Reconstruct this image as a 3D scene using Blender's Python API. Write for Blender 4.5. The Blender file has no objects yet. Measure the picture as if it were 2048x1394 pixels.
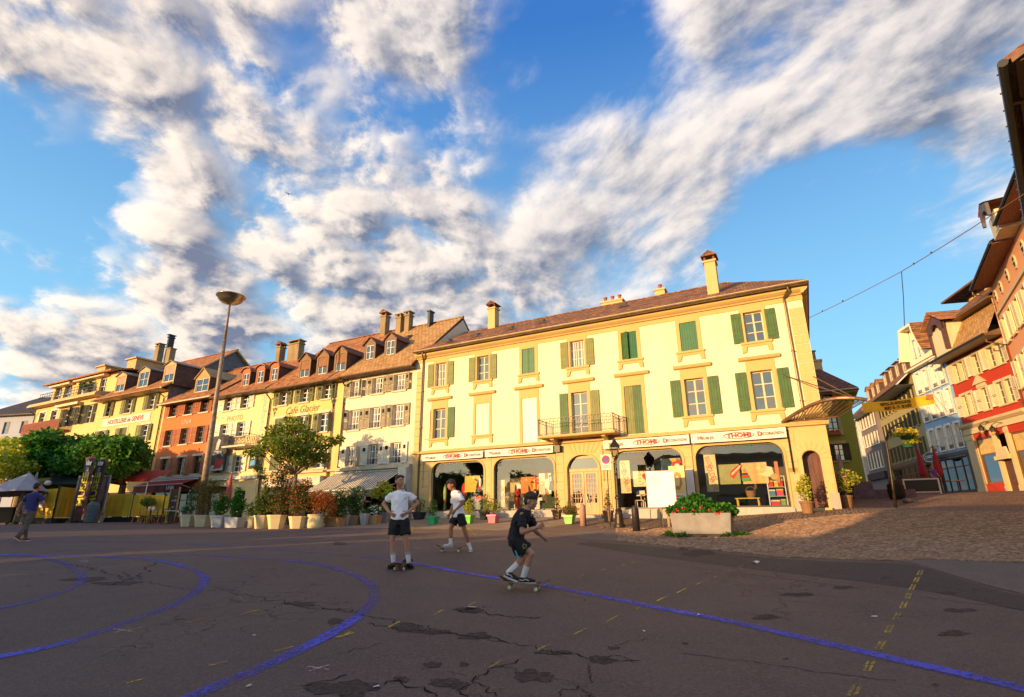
import bpy, bmesh, math, random
import numpy as np
from mathutils import Vector, Matrix, Euler
SC = bpy.context.scene
COL = SC.collection
R = math.radians
rnd = random.Random(7)
# ------------------------------------------------------------------ camera
CZ, FPX, PITCH, ROLL = 1.62, 1068.0, R(17.45), R(0.43)
cd = bpy.data.cameras.new('camera'); cam = bpy.data.objects.new('camera', cd); COL.objects.link(cam)
cd.sensor_width = 36.0; cd.lens = FPX / 2048 * 36.0; cd.clip_start = 0.05; cd.clip_end = 6000
cam.matrix_world = Matrix.Translation((0, 0, CZ)) @ Matrix.Rotation(R(90) + PITCH, 4, 'X') @ Matrix.Rotation(-ROLL, 4, 'Z')
SC.camera = cam
SC.render.resolution_x, SC.render.resolution_y = 1024, 697
SC.view_settings.view_transform = 'Standard'; SC.view_settings.look = 'None'
SC.view_settings.exposure = 0.60; SC.view_settings.gamma = 1.0
SC.view_settings.use_curve_mapping = False
SC.render.engine = 'CYCLES'
SC.cycles.use_denoising = True
SC.cycles.max_bounces = 7; SC.cycles.transparent_max_bounces = 12
SC.cycles.sample_clamp_indirect = 6.0
SC.cycles.caustics_reflective = False; SC.cycles.caustics_refractive = False
# ------------------------------------------------------------------ sun
SUN_TRAVEL = Vector((0.770, 0.638, -0.130)).normalized()
sd = bpy.data.lights.new('sun', 'SUN'); sun = bpy.data.objects.new('sun', sd); COL.objects.link(sun)
sd.energy = 5.0; sd.angle = R(0.5); sd.color = (1.0, 0.61, 0.27)
sun.rotation_euler = SUN_TRAVEL.to_track_quat('-Z', 'Y').to_euler()
sun.location = (-60, -40, 60)

# measured rays: a picture point of the photograph turned into a viewing direction (X/Y, Z/Y)
def ray(px, py):
    x, y = px - 1024, 697 - py
    c, s = math.cos(ROLL), math.sin(ROLL)
    x, y = c * x + s * y, -s * x + c * y
    f = FPX * math.cos(PITCH) - y * math.sin(PITCH)
    u = FPX * math.sin(PITCH) + y * math.cos(PITCH)
    return x / f, u / f
def dirv(px, py):
    b, e = ray(px, py); return Vector((b, 1, e)).normalized()
def pt(px, py, Y):
    b, e = ray(px, py); return Vector((b * Y, Y, e * Y + CZ))

# ------------------------------------------------------------------ world: sky with clouds
W = bpy.data.worlds.new('World'); SC.world = W; W.use_nodes = True
nt = W.node_tree; nt.nodes.clear()
def N(tree, typ, **kw):
    n = tree.nodes.new(typ)
    for k, v in kw.items():
        if k.startswith('i_'):
            n.inputs[k[2:].replace('_', ' ')].default_value = v
        else:
            setattr(n, k, v)
    return n
def wmath(op, a, b=None, c=None, clamp=False, tree=None):
    tree = tree or nt
    n = tree.nodes.new('ShaderNodeMath'); n.operation = op; n.use_clamp = clamp
    for i, v in enumerate((a, b, c)):
        if v is None: continue
        if isinstance(v, (int, float)): n.inputs[i].default_value = v
        else: tree.links.new(v, n.inputs[i])
    return n.outputs[0]
def wvec(op, a, b=None, tree=None):
    tree = tree or nt
    n = tree.nodes.new('ShaderNodeVectorMath'); n.operation = op
    for i, v in enumerate((a, b)):
        if v is None: continue
        if isinstance(v, (tuple, Vector)): n.inputs[i].default_value = tuple(v)
        elif isinstance(v, (int, float)): n.inputs['Scale'].default_value = v
        else: tree.links.new(v, n.inputs[i])
    return n.outputs['Value'] if op in ('DOT_PRODUCT', 'LENGTH') else n.outputs[0]
def wmap(v, a, b, c, d, smooth=True, tree=None):
    tree = tree or nt
    n = tree.nodes.new('ShaderNodeMapRange'); n.interpolation_type = 'SMOOTHSTEP' if smooth else 'LINEAR'
    tree.links.new(v, n.inputs[0])
    for i, q in enumerate((a, b, c, d)): n.inputs[i + 1].default_value = q
    return n.outputs[0]
def wmix(f, a, b, tree=None, blend='MIX'):
    tree = tree or nt
    n = tree.nodes.new('ShaderNodeMix'); n.data_type = 'RGBA'; n.blend_type = blend
    for sock, v in ((n.inputs[0], f), (n.inputs[6], a), (n.inputs[7], b)):
        if isinstance(v, (int, float)): sock.default_value = v
        elif isinstance(v, tuple): sock.default_value = (*v, 1) if len(v) == 3 else v
        else: tree.links.new(v, sock)
    return n.outputs[2]
SUN_ELEV = math.asin(-SUN_TRAVEL.z); SUN_AZ = math.atan2(-SUN_TRAVEL.x, -SUN_TRAVEL.y)
sky = N(nt, 'ShaderNodeTexSky', sky_type='NISHITA', sun_disc=False)
sky.sun_elevation = SUN_ELEV; sky.sun_rotation = SUN_AZ; sky.altitude = 380; sky.air_density = 1.0; sky.dust_density = 0.3; sky.ozone_density = 2.0
tc = N(nt, 'ShaderNodeTexCoord'); D = tc.outputs['Generated']
sep = N(nt, 'ShaderNodeSeparateXYZ'); nt.links.new(D, sep.inputs[0])
dz = sep.outputs[2]
hs = N(nt, 'ShaderNodeHueSaturation', i_Saturation=1.25, i_Value=1.0); nt.links.new(sky.outputs[0], hs.inputs['Color'])
# evening blue: the pale low sky grades to deep blue overhead
up = wmap(dz, 0.0, 0.75, 0, 1, False)
blue = wmix(up, (2.9, 6.1, 7.8), (0.32, 1.30, 3.9))
skyc = wmix(0.78, hs.outputs[0], blue)
# cloud banks (centre as measured, radius in photograph pixels, weight)
BL = [(150,560,150,.42),(265,460,80,.42),(350,370,60,.38),(310,610,170,.42),(470,610,150,.38),(60,590,110,.2),
 (130,40,170,.32),(330,90,130,.4),(440,150,110,.32),(170,190,100,.38),(240,250,80,.3),(600,20,130,.3),(780,0,140,.3),(380,225,80,.22),
 (480,350,90,.3),(600,350,80,.28),(690,480,130,.26),(560,480,90,.26),(720,570,170,.38),(850,520,140,.34),(860,600,150,.36),
 (670,130,70,.36),(830,110,70,.36),(650,250,60,.2),(960,100,120,.14),
 (1040,480,100,.3),(1140,410,120,.34),(1250,350,120,.36),(1340,270,120,.36),(1420,170,120,.34),(1480,80,150,.3),(1560,180,130,.3),(1650,110,150,.3),(1780,60,180,.3),(1920,100,160,.34),(2040,80,140,.3),
 (1500,370,110,.28),(1640,290,110,.3),(1760,220,110,.28),(1300,450,110,.3),(1180,520,110,.30),(1010,570,120,.32),(1380,500,80,.12),
 (1890,320,60,.34),(1970,290,50,.3),(1930,460,90,.42),(1850,545,80,.36),(2010,430,80,.36),(1760,570,40,.15),
 (40,400,150,-.5),(160,330,70,-.3),(560,120,60,-.15),(1060,230,130,-.12),(1800,650,200,-.45),(1660,500,150,-.4),(1260,130,80,-.12),(1800,400,70,-.35),(1980,370,40,-.15),(1600,420,60,-.2)]
def blobs(dvec):
    acc = None; neg = None
    for (px, py, rr, w) in BL:
        c = dirv(px, py); ang = rr / FPX * (0.6 + 0.4 * 1068 / math.hypot(1068, math.hypot(px - 1024, py - 697)))
        m = wmap(wvec('DOT_PRODUCT', dvec, c), math.cos(min(1.2, ang * 1.65)), math.cos(ang * 0.1), 0, abs(w))
        if w > 0: acc = m if acc is None else wmath('SMOOTH_MAX', acc, m, 0.12)
        else: neg = m if neg is None else wmath('MAXIMUM', neg, m)
    return wmath('SUBTRACT', acc, neg)
bias = blobs(D)
streakmask = wmap(wvec('DOT_PRODUCT', D, dirv(1560, 180)), math.cos(R(34)), math.cos(R(14)), 0, 1)
def cloudnoise(dvec):
    s = N(nt, 'ShaderNodeSeparateXYZ'); nt.links.new(dvec, s.inputs[0])
    k = wmath('ADD', wmath('MAXIMUM', s.outputs[2], 0.0), 0.38)
    cx = wmath('DIVIDE', s.outputs[0], k); cy = wmath('DIVIDE', s.outputs[1], k)
    cb = N(nt, 'ShaderNodeCombineXYZ'); nt.links.new(cx, cb.inputs[0]); nt.links.new(cy, cb.inputs[1]); p = cb.outputs[0]
    mp = N(nt, 'ShaderNodeMapping'); mp.inputs['Rotation'].default_value = (0, 0, R(53)); nt.links.new(p, mp.inputs['Vector'])
    ms = N(nt, 'ShaderNodeMapping'); ms.inputs['Scale'].default_value = (0.78, 1.28, 1); nt.links.new(mp.outputs[0], ms.inputs['Vector'])
    def nz(v, sc, det, ro=.55, di=0.0):
        a = N(nt, 'ShaderNodeTexNoise', noise_dimensions='2D', i_Scale=sc, i_Detail=det, i_Roughness=ro, i_Distortion=di); nt.links.new(v, a.inputs['Vector']); return a
    big = nz(p, 2.1, 3.0); med = nz(p, 6.2, 10.0, .60, .12)
    b = N(nt, 'ShaderNodeTexVoronoi', voronoi_dimensions='2D', feature='SMOOTH_F1', i_Scale=11.0, i_Smoothness=0.8)
    wv = wvec('ADD', p, wvec('SCALE', med.outputs['Color'], 0.22)); nt.links.new(wv, b.inputs['Vector'])
    puff = wmath('MULTIPLY', wmath('SUBTRACT', 0.42, b.outputs['Distance']), 0.34)
    iso = wmath('ADD', wmath('ADD', wmath('MULTIPLY', med.outputs[0], .75), wmath('MULTIPLY', big.outputs[0], .35)), puff)
    st = wmath('ADD', wmath('MULTIPLY', nz(ms.outputs[0], 5.2, 9.0, .58, .15).outputs[0], .85), wmath('MULTIPLY', big.outputs[0], .30))
    mx = N(nt, 'ShaderNodeMix', data_type='FLOAT'); nt.links.new(streakmask, mx.inputs[0]); nt.links.new(iso, mx.inputs[2]); nt.links.new(st, mx.inputs[3]); return mx.outputs[0]
n0 = cloudnoise(D)
D2 = wvec('NORMALIZE', wvec('ADD', D, (-0.050, -0.015, 0.035)))
n1 = cloudnoise(D2)
b1 = blobs(D2)
n2 = cloudnoise(wvec('NORMALIZE', wvec('ADD', D, (-0.016, -0.004, 0.012))))
dens = wmath('ADD', n0, bias)
alpha = wmath('MULTIPLY', wmap(dens, 0.55, 0.92, 0, 1), wmap(dz, -0.01, 0.05, 0, 1))
thick = wmap(dens, 0.74, 1.05, 0, 1)
relief = wmath('ADD', wmath('MULTIPLY', wmath('SUBTRACT', n0, n1), 1.0), wmath('MULTIPLY', wmath('SUBTRACT', bias, b1), 0.8))
relief = wmath('ADD', relief, wmath('MULTIPLY', wmath('SUBTRACT', n0, n2), 1.1))
fine = N(nt, 'ShaderNodeTexNoise', i_Scale=9.0, i_Detail=9.0, i_Roughness=0.62); nt.links.new(D, fine.inputs['Vector'])
lit = wmath('SUBTRACT', wmap(wmath('ADD', relief, wmath('MULTIPLY', wmath('SUBTRACT', fine.outputs[0], .5), .45)), -0.46, 0.40, 0, 1), wmath('MULTIPLY', thick, 0.26), clamp=True)
# flanks turned to the low western sun are cream, the far side of each bank is blue-grey
warm = wmap(wvec('DOT_PRODUCT', D, Vector((-0.86, 0.5, 0.1))), 0.3, 1.0, 0, 1)
ccol = wmix(lit, (1.0, 1.25, 1.85), (6.9, 6.1, 5.4))
ccol = wmix(wmath('MULTIPLY', warm, 0.6), ccol, wmix(lit, (1.25, 1.3, 1.8), (8.4, 6.9, 5.2)))
skyall = wmix(wmath('MULTIPLY', alpha, 0.97), skyc, ccol)
# the low sun brightens and warms the sky round itself in the west
glow = wmap(wvec('DOT_PRODUCT', D, -SUN_TRAVEL), math.cos(R(78)), 1.0, 0, 1, False)
glow2 = wmath('POWER', glow, 2.6)
skyall = wmix(1.0, skyall, wmix(glow2, (1.0, 1.0, 1.0), (2.3, 1.75, 1.15)), blend='MULTIPLY')
skyall = wmix(1.0, skyall, wmix(wmath('POWER', glow, 14.0), (0.0, 0.0, 0.0), (14.0, 8.5, 3.6)), blend='ADD')
bg = N(nt, 'ShaderNodeBackground', i_Strength=0.12); nt.links.new(skyall, bg.inputs['Color'])
wo = N(nt, 'ShaderNodeOutputWorld'); nt.links.new(bg.outputs[0], wo.inputs[0])
W.cycles.sampling_method = 'MANUAL'; W.cycles.sample_map_resolution = 1024

# ------------------------------------------------------------------ materials
def pmat(name, col, rough=0.7, var=0.12, scale=3.0, bump=0.0, bscale=60.0, metal=0.0, spec=0.4, col2=None, detail=6.0, trans=None, em=None, stretch=None):
    m = bpy.data.materials.new(name); m.use_nodes = True; t = m.node_tree
    b = t.nodes['Principled BSDF']; b.inputs['Roughness'].default_value = rough; b.inputs['Metallic'].default_value = metal
    b.inputs['Specular IOR Level'].default_value = spec
    co = t.nodes.new('ShaderNodeTexCoord'); v = co.outputs['Object']
    if stretch:
        mp = t.nodes.new('ShaderNodeMapping'); mp.inputs['Scale'].default_value = stretch; t.links.new(v, mp.inputs['Vector']); v = mp.outputs[0]
    nz = t.nodes.new('ShaderNodeTexNoise'); nz.inputs['Scale'].default_value = scale; nz.inputs['Detail'].default_value = detail; nz.inputs['Roughness'].default_value = 0.6
    t.links.new(v, nz.inputs['Vector'])
    c2 = col2 or tuple(max(0, c * (1 - 2.2 * var)) for c in col)
    f = wmap(nz.outputs[0], 0.32, 0.68, 0, 1, False, t)
    t.links.new(wmix(f, c2, tuple(min(1, c * (1 + .5 * var)) for c in col), t), b.inputs['Base Color'])
    if bump:
        n2 = t.nodes.new('ShaderNodeTexNoise'); n2.inputs['Scale'].default_value = bscale; n2.inputs['Detail'].default_value = 4
        t.links.new(v, n2.inputs['Vector'])
        bp = t.nodes.new('ShaderNodeBump'); bp.inputs['Strength'].default_value = bump; bp.inputs['Distance'].default_value = 0.02
        t.links.new(n2.outputs[0], bp.inputs['Height']); t.links.new(bp.outputs[0], b.inputs['Normal'])
    if em:
        b.inputs['Emission Color'].default_value = (*col, 1); b.inputs['Emission Strength'].default_value = em
    return m
def leafmat(name, c1, c2, c3, rough=0.55, trans=0.35):
    m = bpy.data.materials.new(name); m.use_nodes = True; t = m.node_tree; t.nodes.clear()
    g = t.nodes.new('ShaderNodeNewGeometry')
    rp = t.nodes.new('ShaderNodeValToRGB'); t.links.new(g.outputs['Random Per Island'], rp.inputs[0])
    e = rp.color_ramp.elements; e[0].position = 0.0; e[0].color = (*c1, 1); e[1].position = 1; e[1].color = (*c3, 1); x = e.new(0.5); x.color = (*c2, 1)
    pb = t.nodes.new('ShaderNodeBsdfPrincipled'); pb.inputs['Roughness'].default_value = rough; pb.inputs['Specular IOR Level'].default_value = 0.3; t.links.new(rp.outputs[0], pb.inputs['Base Color'])
    tr = t.nodes.new('ShaderNodeBsdfTranslucent'); t.links.new(wmix(1.0, rp.outputs[0], (1.5, 1.7, .6), t, 'MULTIPLY'), tr.inputs[0])
    mx = t.nodes.new('ShaderNodeMixShader'); mx.inputs[0].default_value = trans
    t.links.new(pb.outputs[0], mx.inputs[1]); t.links.new(tr.outputs[0], mx.inputs[2])
    o = t.nodes.new('ShaderNodeOutputMaterial'); t.links.new(mx.outputs[0], o.inputs[0]); return m
def tilemat(name, c1, c2, c3, sx=3.2, sz=2.6):
    m = bpy.data.materials.new(name); m.use_nodes = True; t = m.node_tree; b = t.nodes['Principled BSDF']; b.inputs['Roughness'].default_value = .85; b.inputs['Specular IOR Level'].default_value = .2
    co = t.nodes.new('ShaderNodeTexCoord'); s = t.nodes.new('ShaderNodeSeparateXYZ'); t.links.new(co.outputs['Object'], s.inputs[0])
    cb = t.nodes.new('ShaderNodeCombineXYZ'); t.links.new(wmath('MULTIPLY', wmath('ADD', s.outputs[0], wmath('MULTIPLY', s.outputs[1], .07, tree=t), tree=t), sx, tree=t), cb.inputs[0]); t.links.new(wmath('MULTIPLY', s.outputs[2], sz * 2, tree=t), cb.inputs[1])
    br = t.nodes.new('ShaderNodeTexBrick'); br.inputs['Scale'].default_value = 1; br.inputs['Mortar Size'].default_value = .06; br.inputs['Mortar Smooth'].default_value = .4; br.inputs['Brick Width'].default_value = 1.0; br.inputs['Row Height'].default_value = 1.0; br.offset = .5
    br.inputs['Color1'].default_value = (*c1, 1); br.inputs['Color2'].default_value = (*c2, 1); br.inputs['Mortar'].default_value = (*[c * .25 for c in c1], 1)
    t.links.new(cb.outputs[0], br.inputs['Vector'])
    nz = t.nodes.new('ShaderNodeTexNoise'); nz.inputs['Scale'].default_value = 2.6; nz.inputs['Detail'].default_value = 9; nz.inputs['Roughness'].default_value = .8; t.links.new(co.outputs['Object'], nz.inputs['Vector'])
    t.links.new(wmix(wmap(nz.outputs[0], .42, .66, 0, .85, True, t), br.outputs[0], c3, t), b.inputs['Base Color'])
    bp = t.nodes.new('ShaderNodeBump'); bp.inputs['Strength'].default_value = 1.0; bp.inputs['Distance'].default_value = .05
    fr = wmath('FRACT', wmath('MULTIPLY', s.outputs[2], sz * 2, tree=t), tree=t)
    t.links.new(wmath('ADD', wmath('MULTIPLY', fr, -.8, tree=t), wmath('MULTIPLY', br.outputs['Fac'], -.6, tree=t), tree=t), bp.inputs['Height']); t.links.new(bp.outputs[0], b.inputs['Normal'])
    return m
def glassmat(name, base, refl=0.3, see=False, tint=(1, 1, 1)):
    m = bpy.data.materials.new(name); m.use_nodes = True; t = m.node_tree; t.nodes.clear()
    a = t.nodes.new('ShaderNodeBsdfTransparent' if see else 'ShaderNodeBsdfDiffuse'); a.inputs[0].default_value = (*(tint if see else base), 1)
    g = t.nodes.new('ShaderNodeBsdfGlossy'); g.inputs['Roughness'].default_value = 0.015; g.inputs[0].default_value = (.95, .97, 1, 1)
    co = t.nodes.new('ShaderNodeTexCoord'); nz = t.nodes.new('ShaderNodeTexNoise'); nz.inputs['Scale'].default_value = 0.9; t.links.new(co.outputs['Object'], nz.inputs['Vector'])
    bp = t.nodes.new('ShaderNodeBump'); bp.inputs['Strength'].default_value = .08; bp.inputs['Distance'].default_value = .05; t.links.new(nz.outputs[0], bp.inputs['Height']); t.links.new(bp.outputs[0], g.inputs['Normal'])
    fr = t.nodes.new('ShaderNodeFresnel'); fr.inputs[0].default_value = 1.5
    fac = wmath('ADD', fr.outputs[0], refl, clamp=True, tree=t)
    mx = t.nodes.new('ShaderNodeMixShader'); t.links.new(fac, mx.inputs[0]); t.links.new(a.outputs[0], mx.inputs[1]); t.links.new(g.outputs[0], mx.inputs[2])
    o = t.nodes.new('ShaderNodeOutputMaterial'); t.links.new(mx.outputs[0], o.inputs[0]); return m
_mc = {}
def cm(name, col, **k):
    if name not in _mc: _mc[name] = pmat(name, col, **k)
    return _mc[name]

# ------------------------------------------------------------------ mesh helpers
class MB:
    def __init__(s): s.v = []; s.f = []; s.m = []
    def add(s, vs, fs, mi=0):
        o = len(s.v); s.v += [tuple(v) for v in vs]
        for f in fs: s.f.append([o + i for i in f]); s.m.append(mi)
        return s
    def quad(s, a, b, c, d, mi=0): return s.add([a, b, c, d], [(0, 1, 2, 3)], mi)
    def poly(s, pts, mi=0): return s.add(pts, [tuple(range(len(pts)))], mi)
    def box(s, x0, x1, y0, y1, z0, z1, mi=0):
        return s.add([(x0,y0,z0),(x1,y0,z0),(x1,y1,z0),(x0,y1,z0),(x0,y0,z1),(x1,y0,z1),(x1,y1,z1),(x0,y1,z1)],
                     [(3,2,1,0),(4,5,6,7),(0,1,5,4),(1,2,6,5),(2,3,7,6),(3,0,4,7)], mi)
    def obox(s, M, sx, sy, sz, mi=0):
        vs = [M @ Vector((x * sx / 2, y * sy / 2, z * sz / 2)) for z in (-1, 1) for (x, y) in ((-1,-1),(1,-1),(1,1),(-1,1))]
        return s.add(vs, [(3,2,1,0),(4,5,6,7),(0,1,5,4),(1,2,6,5),(2,3,7,6),(3,0,4,7)], mi)
    def bar(s, a, b, w, h=None, mi=0):
        a = Vector(a); b = Vector(b); d = b - a
        q = d.to_track_quat('Z', 'Y'); M = Matrix.Translation((a + b) / 2) @ q.to_matrix().to_4x4()
        return s.obox(M, w, h or w, d.length, mi)
    def tube(s, pts, rads, n=8, mi=0, caps=True):
        pts = [Vector(p) for p in pts]
        if isinstance(rads, (int, float)): rads = [rads] * len(pts)
        o = len(s.v); up = Vector((0.13, 0.21, 1)).normalized(); prev = None
        for i, p in enumerate(pts):
            d = (pts[min(i + 1, len(pts) - 1)] - pts[max(i - 1, 0)]).normalized()
            if prev is None:
                a = d.cross(up); a = a if a.length > 1e-3 else d.cross(Vector((1, 0, 0)))
            else: a = prev - d * prev.dot(d)
            a.normalize(); prev = a; b = d.cross(a)
            for k in range(n):
                t = 2 * math.pi * k / n; s.v.append(tuple(p + (a * math.cos(t) + b * math.sin(t)) * rads[i]))
        for i in range(len(pts) - 1):
            for k in range(n):
                k2 = (k + 1) % n; s.f.append([o + i * n + k, o + i * n + k2, o + (i + 1) * n + k2, o + (i + 1) * n + k]); s.m.append(mi)
        if caps:
            s.f.append([o + k for k in range(n)][::-1]); s.m.append(mi); e = o + (len(pts) - 1) * n
            s.f.append([e + k for k in range(n)]); s.m.append(mi)
        return s
    def lathe(s, prof, c=(0, 0, 0), n=16, mi=0, sx=1, sy=1, rot=0):
        o = len(s.v)
        for (r, z) in prof:
            for k in range(n):
                t = 2 * math.pi * k / n + rot; s.v.append((c[0] + r * sx * math.cos(t), c[1] + r * sy * math.sin(t), c[2] + z))
        for i in range(len(prof) - 1):
            for k in range(n):
                k2 = (k + 1) % n; s.f.append([o + i * n + k, o + i * n + k2, o + (i + 1) * n + k2, o + (i + 1) * n + k]); s.m.append(mi)
        s.f.append([o + k for k in range(n)][::-1]); s.m.append(mi); e = o + (len(prof) - 1) * n
        s.f.append([e + k for k in range(n)]); s.m.append(mi); return s
    def prism(s, poly, y0, y1, mi=0, axis='y'):
        n = len(poly)
        if axis == 'y': a = [(x, y0, z) for x, z in poly]; b = [(x, y1, z) for x, z in poly]
        elif axis == 'x': a = [(y0, x, z) for x, z in poly]; b = [(y1, x, z) for x, z in poly]
        else: a = [(x, z, y0) for x, z in poly]; b = [(x, z, y1) for x, z in poly]
        return s.add(a + b, [tuple(range(n)), tuple(range(2 * n - 1, n - 1, -1))] + [(i, i + n, (i + 1) % n + n, (i + 1) % n) for i in range(n)], mi)
    def sphere(s, c, r, n=10, mi=0, M=None):
        rx, ry, rz = (r, r, r) if isinstance(r, (int, float)) else r
        o = len(s.v); rings = max(4, n // 2 + 1)
        P = []
        for i in range(1, rings):
            a = math.pi * i / rings
            for k in range(n):
                t = 2 * math.pi * k / n; P.append(Vector((rx * math.sin(a) * math.cos(t), ry * math.sin(a) * math.sin(t), rz * math.cos(a))))
        P += [Vector((0, 0, rz)), Vector((0, 0, -rz))]
        if M is not None: P = [M @ p for p in P]
        s.v += [tuple(Vector(c) + p) for p in P]
        for i in range(rings - 2):
            for k in range(n):
                k2 = (k + 1) % n; s.f.append([o + i * n + k, o + (i + 1) * n + k, o + (i + 1) * n + k2, o + i * n + k2]); s.m.append(mi)
        t = o + (rings - 1) * n; l = o + (rings - 2) * n
        for k in range(n):
            k2 = (k + 1) % n; s.f.append([t, o + k, o + k2]); s.m.append(mi); s.f.append([t + 1, l + k2, l + k]); s.m.append(mi)
        return s
    def mesh(s, name, mats, smooth=False):
        me = bpy.data.meshes.new(name); me.from_pydata(s.v, [], s.f)
        for m in (mats if isinstance(mats, (list, tuple)) else [mats]): me.materials.append(m)
        if any(s.m): me.polygons.foreach_set('material_index', s.m)
        if smooth: me.polygons.foreach_set('use_smooth', [True] * len(me.polygons))
        me.update(); return me
    def build(s, name, mats, parent=None, loc=None, smooth=False):
        return obj(name, s.mesh(name, mats, smooth), parent, loc)
def obj(name, data, parent=None, loc=None, rot=None):
    o = bpy.data.objects.new(name, data); COL.objects.link(o)
    if parent is not None: o.parent = parent
    if loc is not None: o.location = loc
    if rot is not None: o.rotation_euler = rot
    return o
def tag(o, label=None, cat=None, group=None, kind=None):
    if label: o['label'] = label
    if cat: o['category'] = cat
    if group: o['group'] = group
    if kind: o['kind'] = kind
    return o
def thing(name, label, cat, loc=(0, 0, 0), rz=0, group=None):
    o = obj(name, None, None, loc, (0, 0, rz)); o.empty_display_size = .2
    return tag(o, label, cat, group)
def dup(root, loc, rz=0, label=None, group=None, scale=None):
    r = root.copy(); COL.objects.link(r); r.location = loc; r.rotation_euler = (0, 0, rz)
    if scale: r.scale = scale
    if label: r['label'] = label
    if group: r['group'] = group
    for ch in list(root.children):
        c = ch.copy(); COL.objects.link(c); c.parent = r
        for g in ch.children:
            d = g.copy(); COL.objects.link(d); d.parent = c
    return r
def text(body, size, loc, mat, parent=None, rot=(R(90), 0, 0), ext=.006, align='CENTER', shear=0, sx=1.0, name='lettering', space=1.0, bold=0.0):
    cu = bpy.data.curves.new(name, 'FONT'); cu.body = body; cu.size = size; cu.extrude = ext; cu.align_x = align; cu.align_y = 'CENTER'
    cu.shear = shear; cu.space_character = space; cu.offset = bold; cu.resolution_u = 3; cu.materials.append(mat)
    tmp = bpy.data.objects.new(name, cu); me = bpy.data.meshes.new_from_object(tmp); bpy.data.objects.remove(tmp); bpy.data.curves.remove(cu)
    if not me.materials: me.materials.append(mat)
    o = obj(name, me, parent, loc, rot); o.scale = (sx, 1, 1); return o

# ------------------------------------------------------------------ the sloping square
GP = [(0,0,0),(0,4,.26),(.06,8.78,.54),(-2.28,11.56,.66),(-1.28,13,.8),(-15,17.4,.98),(6.5,18.9,.94),(4.67,21.7,1.04),(3,24.4,1.16),(6.1,23,1.2),
 (-3.84,26.7,1.31),(-.93,26.5,1.33),(2.5,24.9,1.33),(-16.6,29.4,1.24),(-11.2,26.8,1.12),(-27.6,36.6,1.43),(-25,33.8,1.45),(17.25,25.2,1.83),(33.8,40,2.95),(32,33,2.9),
 (-5.36,31.77,1.56),(3.46,27.1,1.62),(11.7,22.7,1.74),(12.9,22,1.86),(-16.8,37.9,1.4),(-34.5,47.3,1.4),(-49,55,1.4),(34,50,3.05),(30,58,3.3),(20.5,32,2.5),(28,90,4.6),
 (0,-30,-1.2),(-30,-20,-.8),(-40,10,.3),(30,0,1.1),(30,-20,.2),(-60,40,.9),(-90,80,1.2),(60,60,3.6),(60,20,2.6),(0,-90,-2),(-120,0,-.6),(120,0,2.5),(0,140,4.8),(-150,140,2),(150,140,5)]
_P = np.array(GP, float)
def _tps():
    n = len(_P); d = np.linalg.norm(_P[:, None, :2] - _P[None, :, :2], axis=2)
    K = np.where(d > 0, d * d * np.log(d + 1e-12), 0) + np.eye(n) * 6.0
    A = np.zeros((n + 3, n + 3)); A[:n, :n] = K; A[:n, n] = 1; A[:n, n + 1:] = _P[:, :2]; A[n, :n] = 1; A[n + 1:, :n] = _P[:, :2].T
    return np.linalg.solve(A, np.concatenate([_P[:, 2], [0, 0, 0]]))
_W = _tps()
def GZ(x, y):
    x = np.clip(np.asarray(x, float), -150, 150); y = np.clip(np.asarray(y, float), -90, 140)
    d = np.sqrt((x[..., None] - _P[:, 0]) ** 2 + (y[..., None] - _P[:, 1]) ** 2)
    return (np.where(d > 0, d * d * np.log(d + 1e-12), 0) @ _W[:-3]) + _W[-3] + _W[-2] * x + _W[-1] * y
def gz(x, y): return float(GZ(np.array([x]), np.array([y]))[0])
def gp(px, py, lift=0.0):
    b, e = ray(px, py); Y = 8.0
    for k in range(200):
        z = gz(b * Y, Y) + lift; Yn = (CZ - z) / max(-e, 1e-3) if e < -1e-4 else Y
        # damped march along the ray until it meets the ground
        h = CZ + e * Y - z
        Y += max(-1.5, min(1.5, h * 4)) if abs(h) > 1e-4 else 0
        if Y > 60: break
        if abs(h) <= 1e-4: break
    return Vector((b * Y, Y, gz(b * Y, Y) + lift))
def gpt(px, Y, lift=0.0):            # on the ground at distance Y in the direction of picture column px (at eye level)
    b, e = ray(px, 1035); x = b * Y; return Vector((x, Y, gz(x, Y) + lift))
def drape(pts, lift):                # flat sheet following the slope
    return [(p[0], p[1], gz(p[0], p[1]) + lift) for p in pts]
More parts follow.
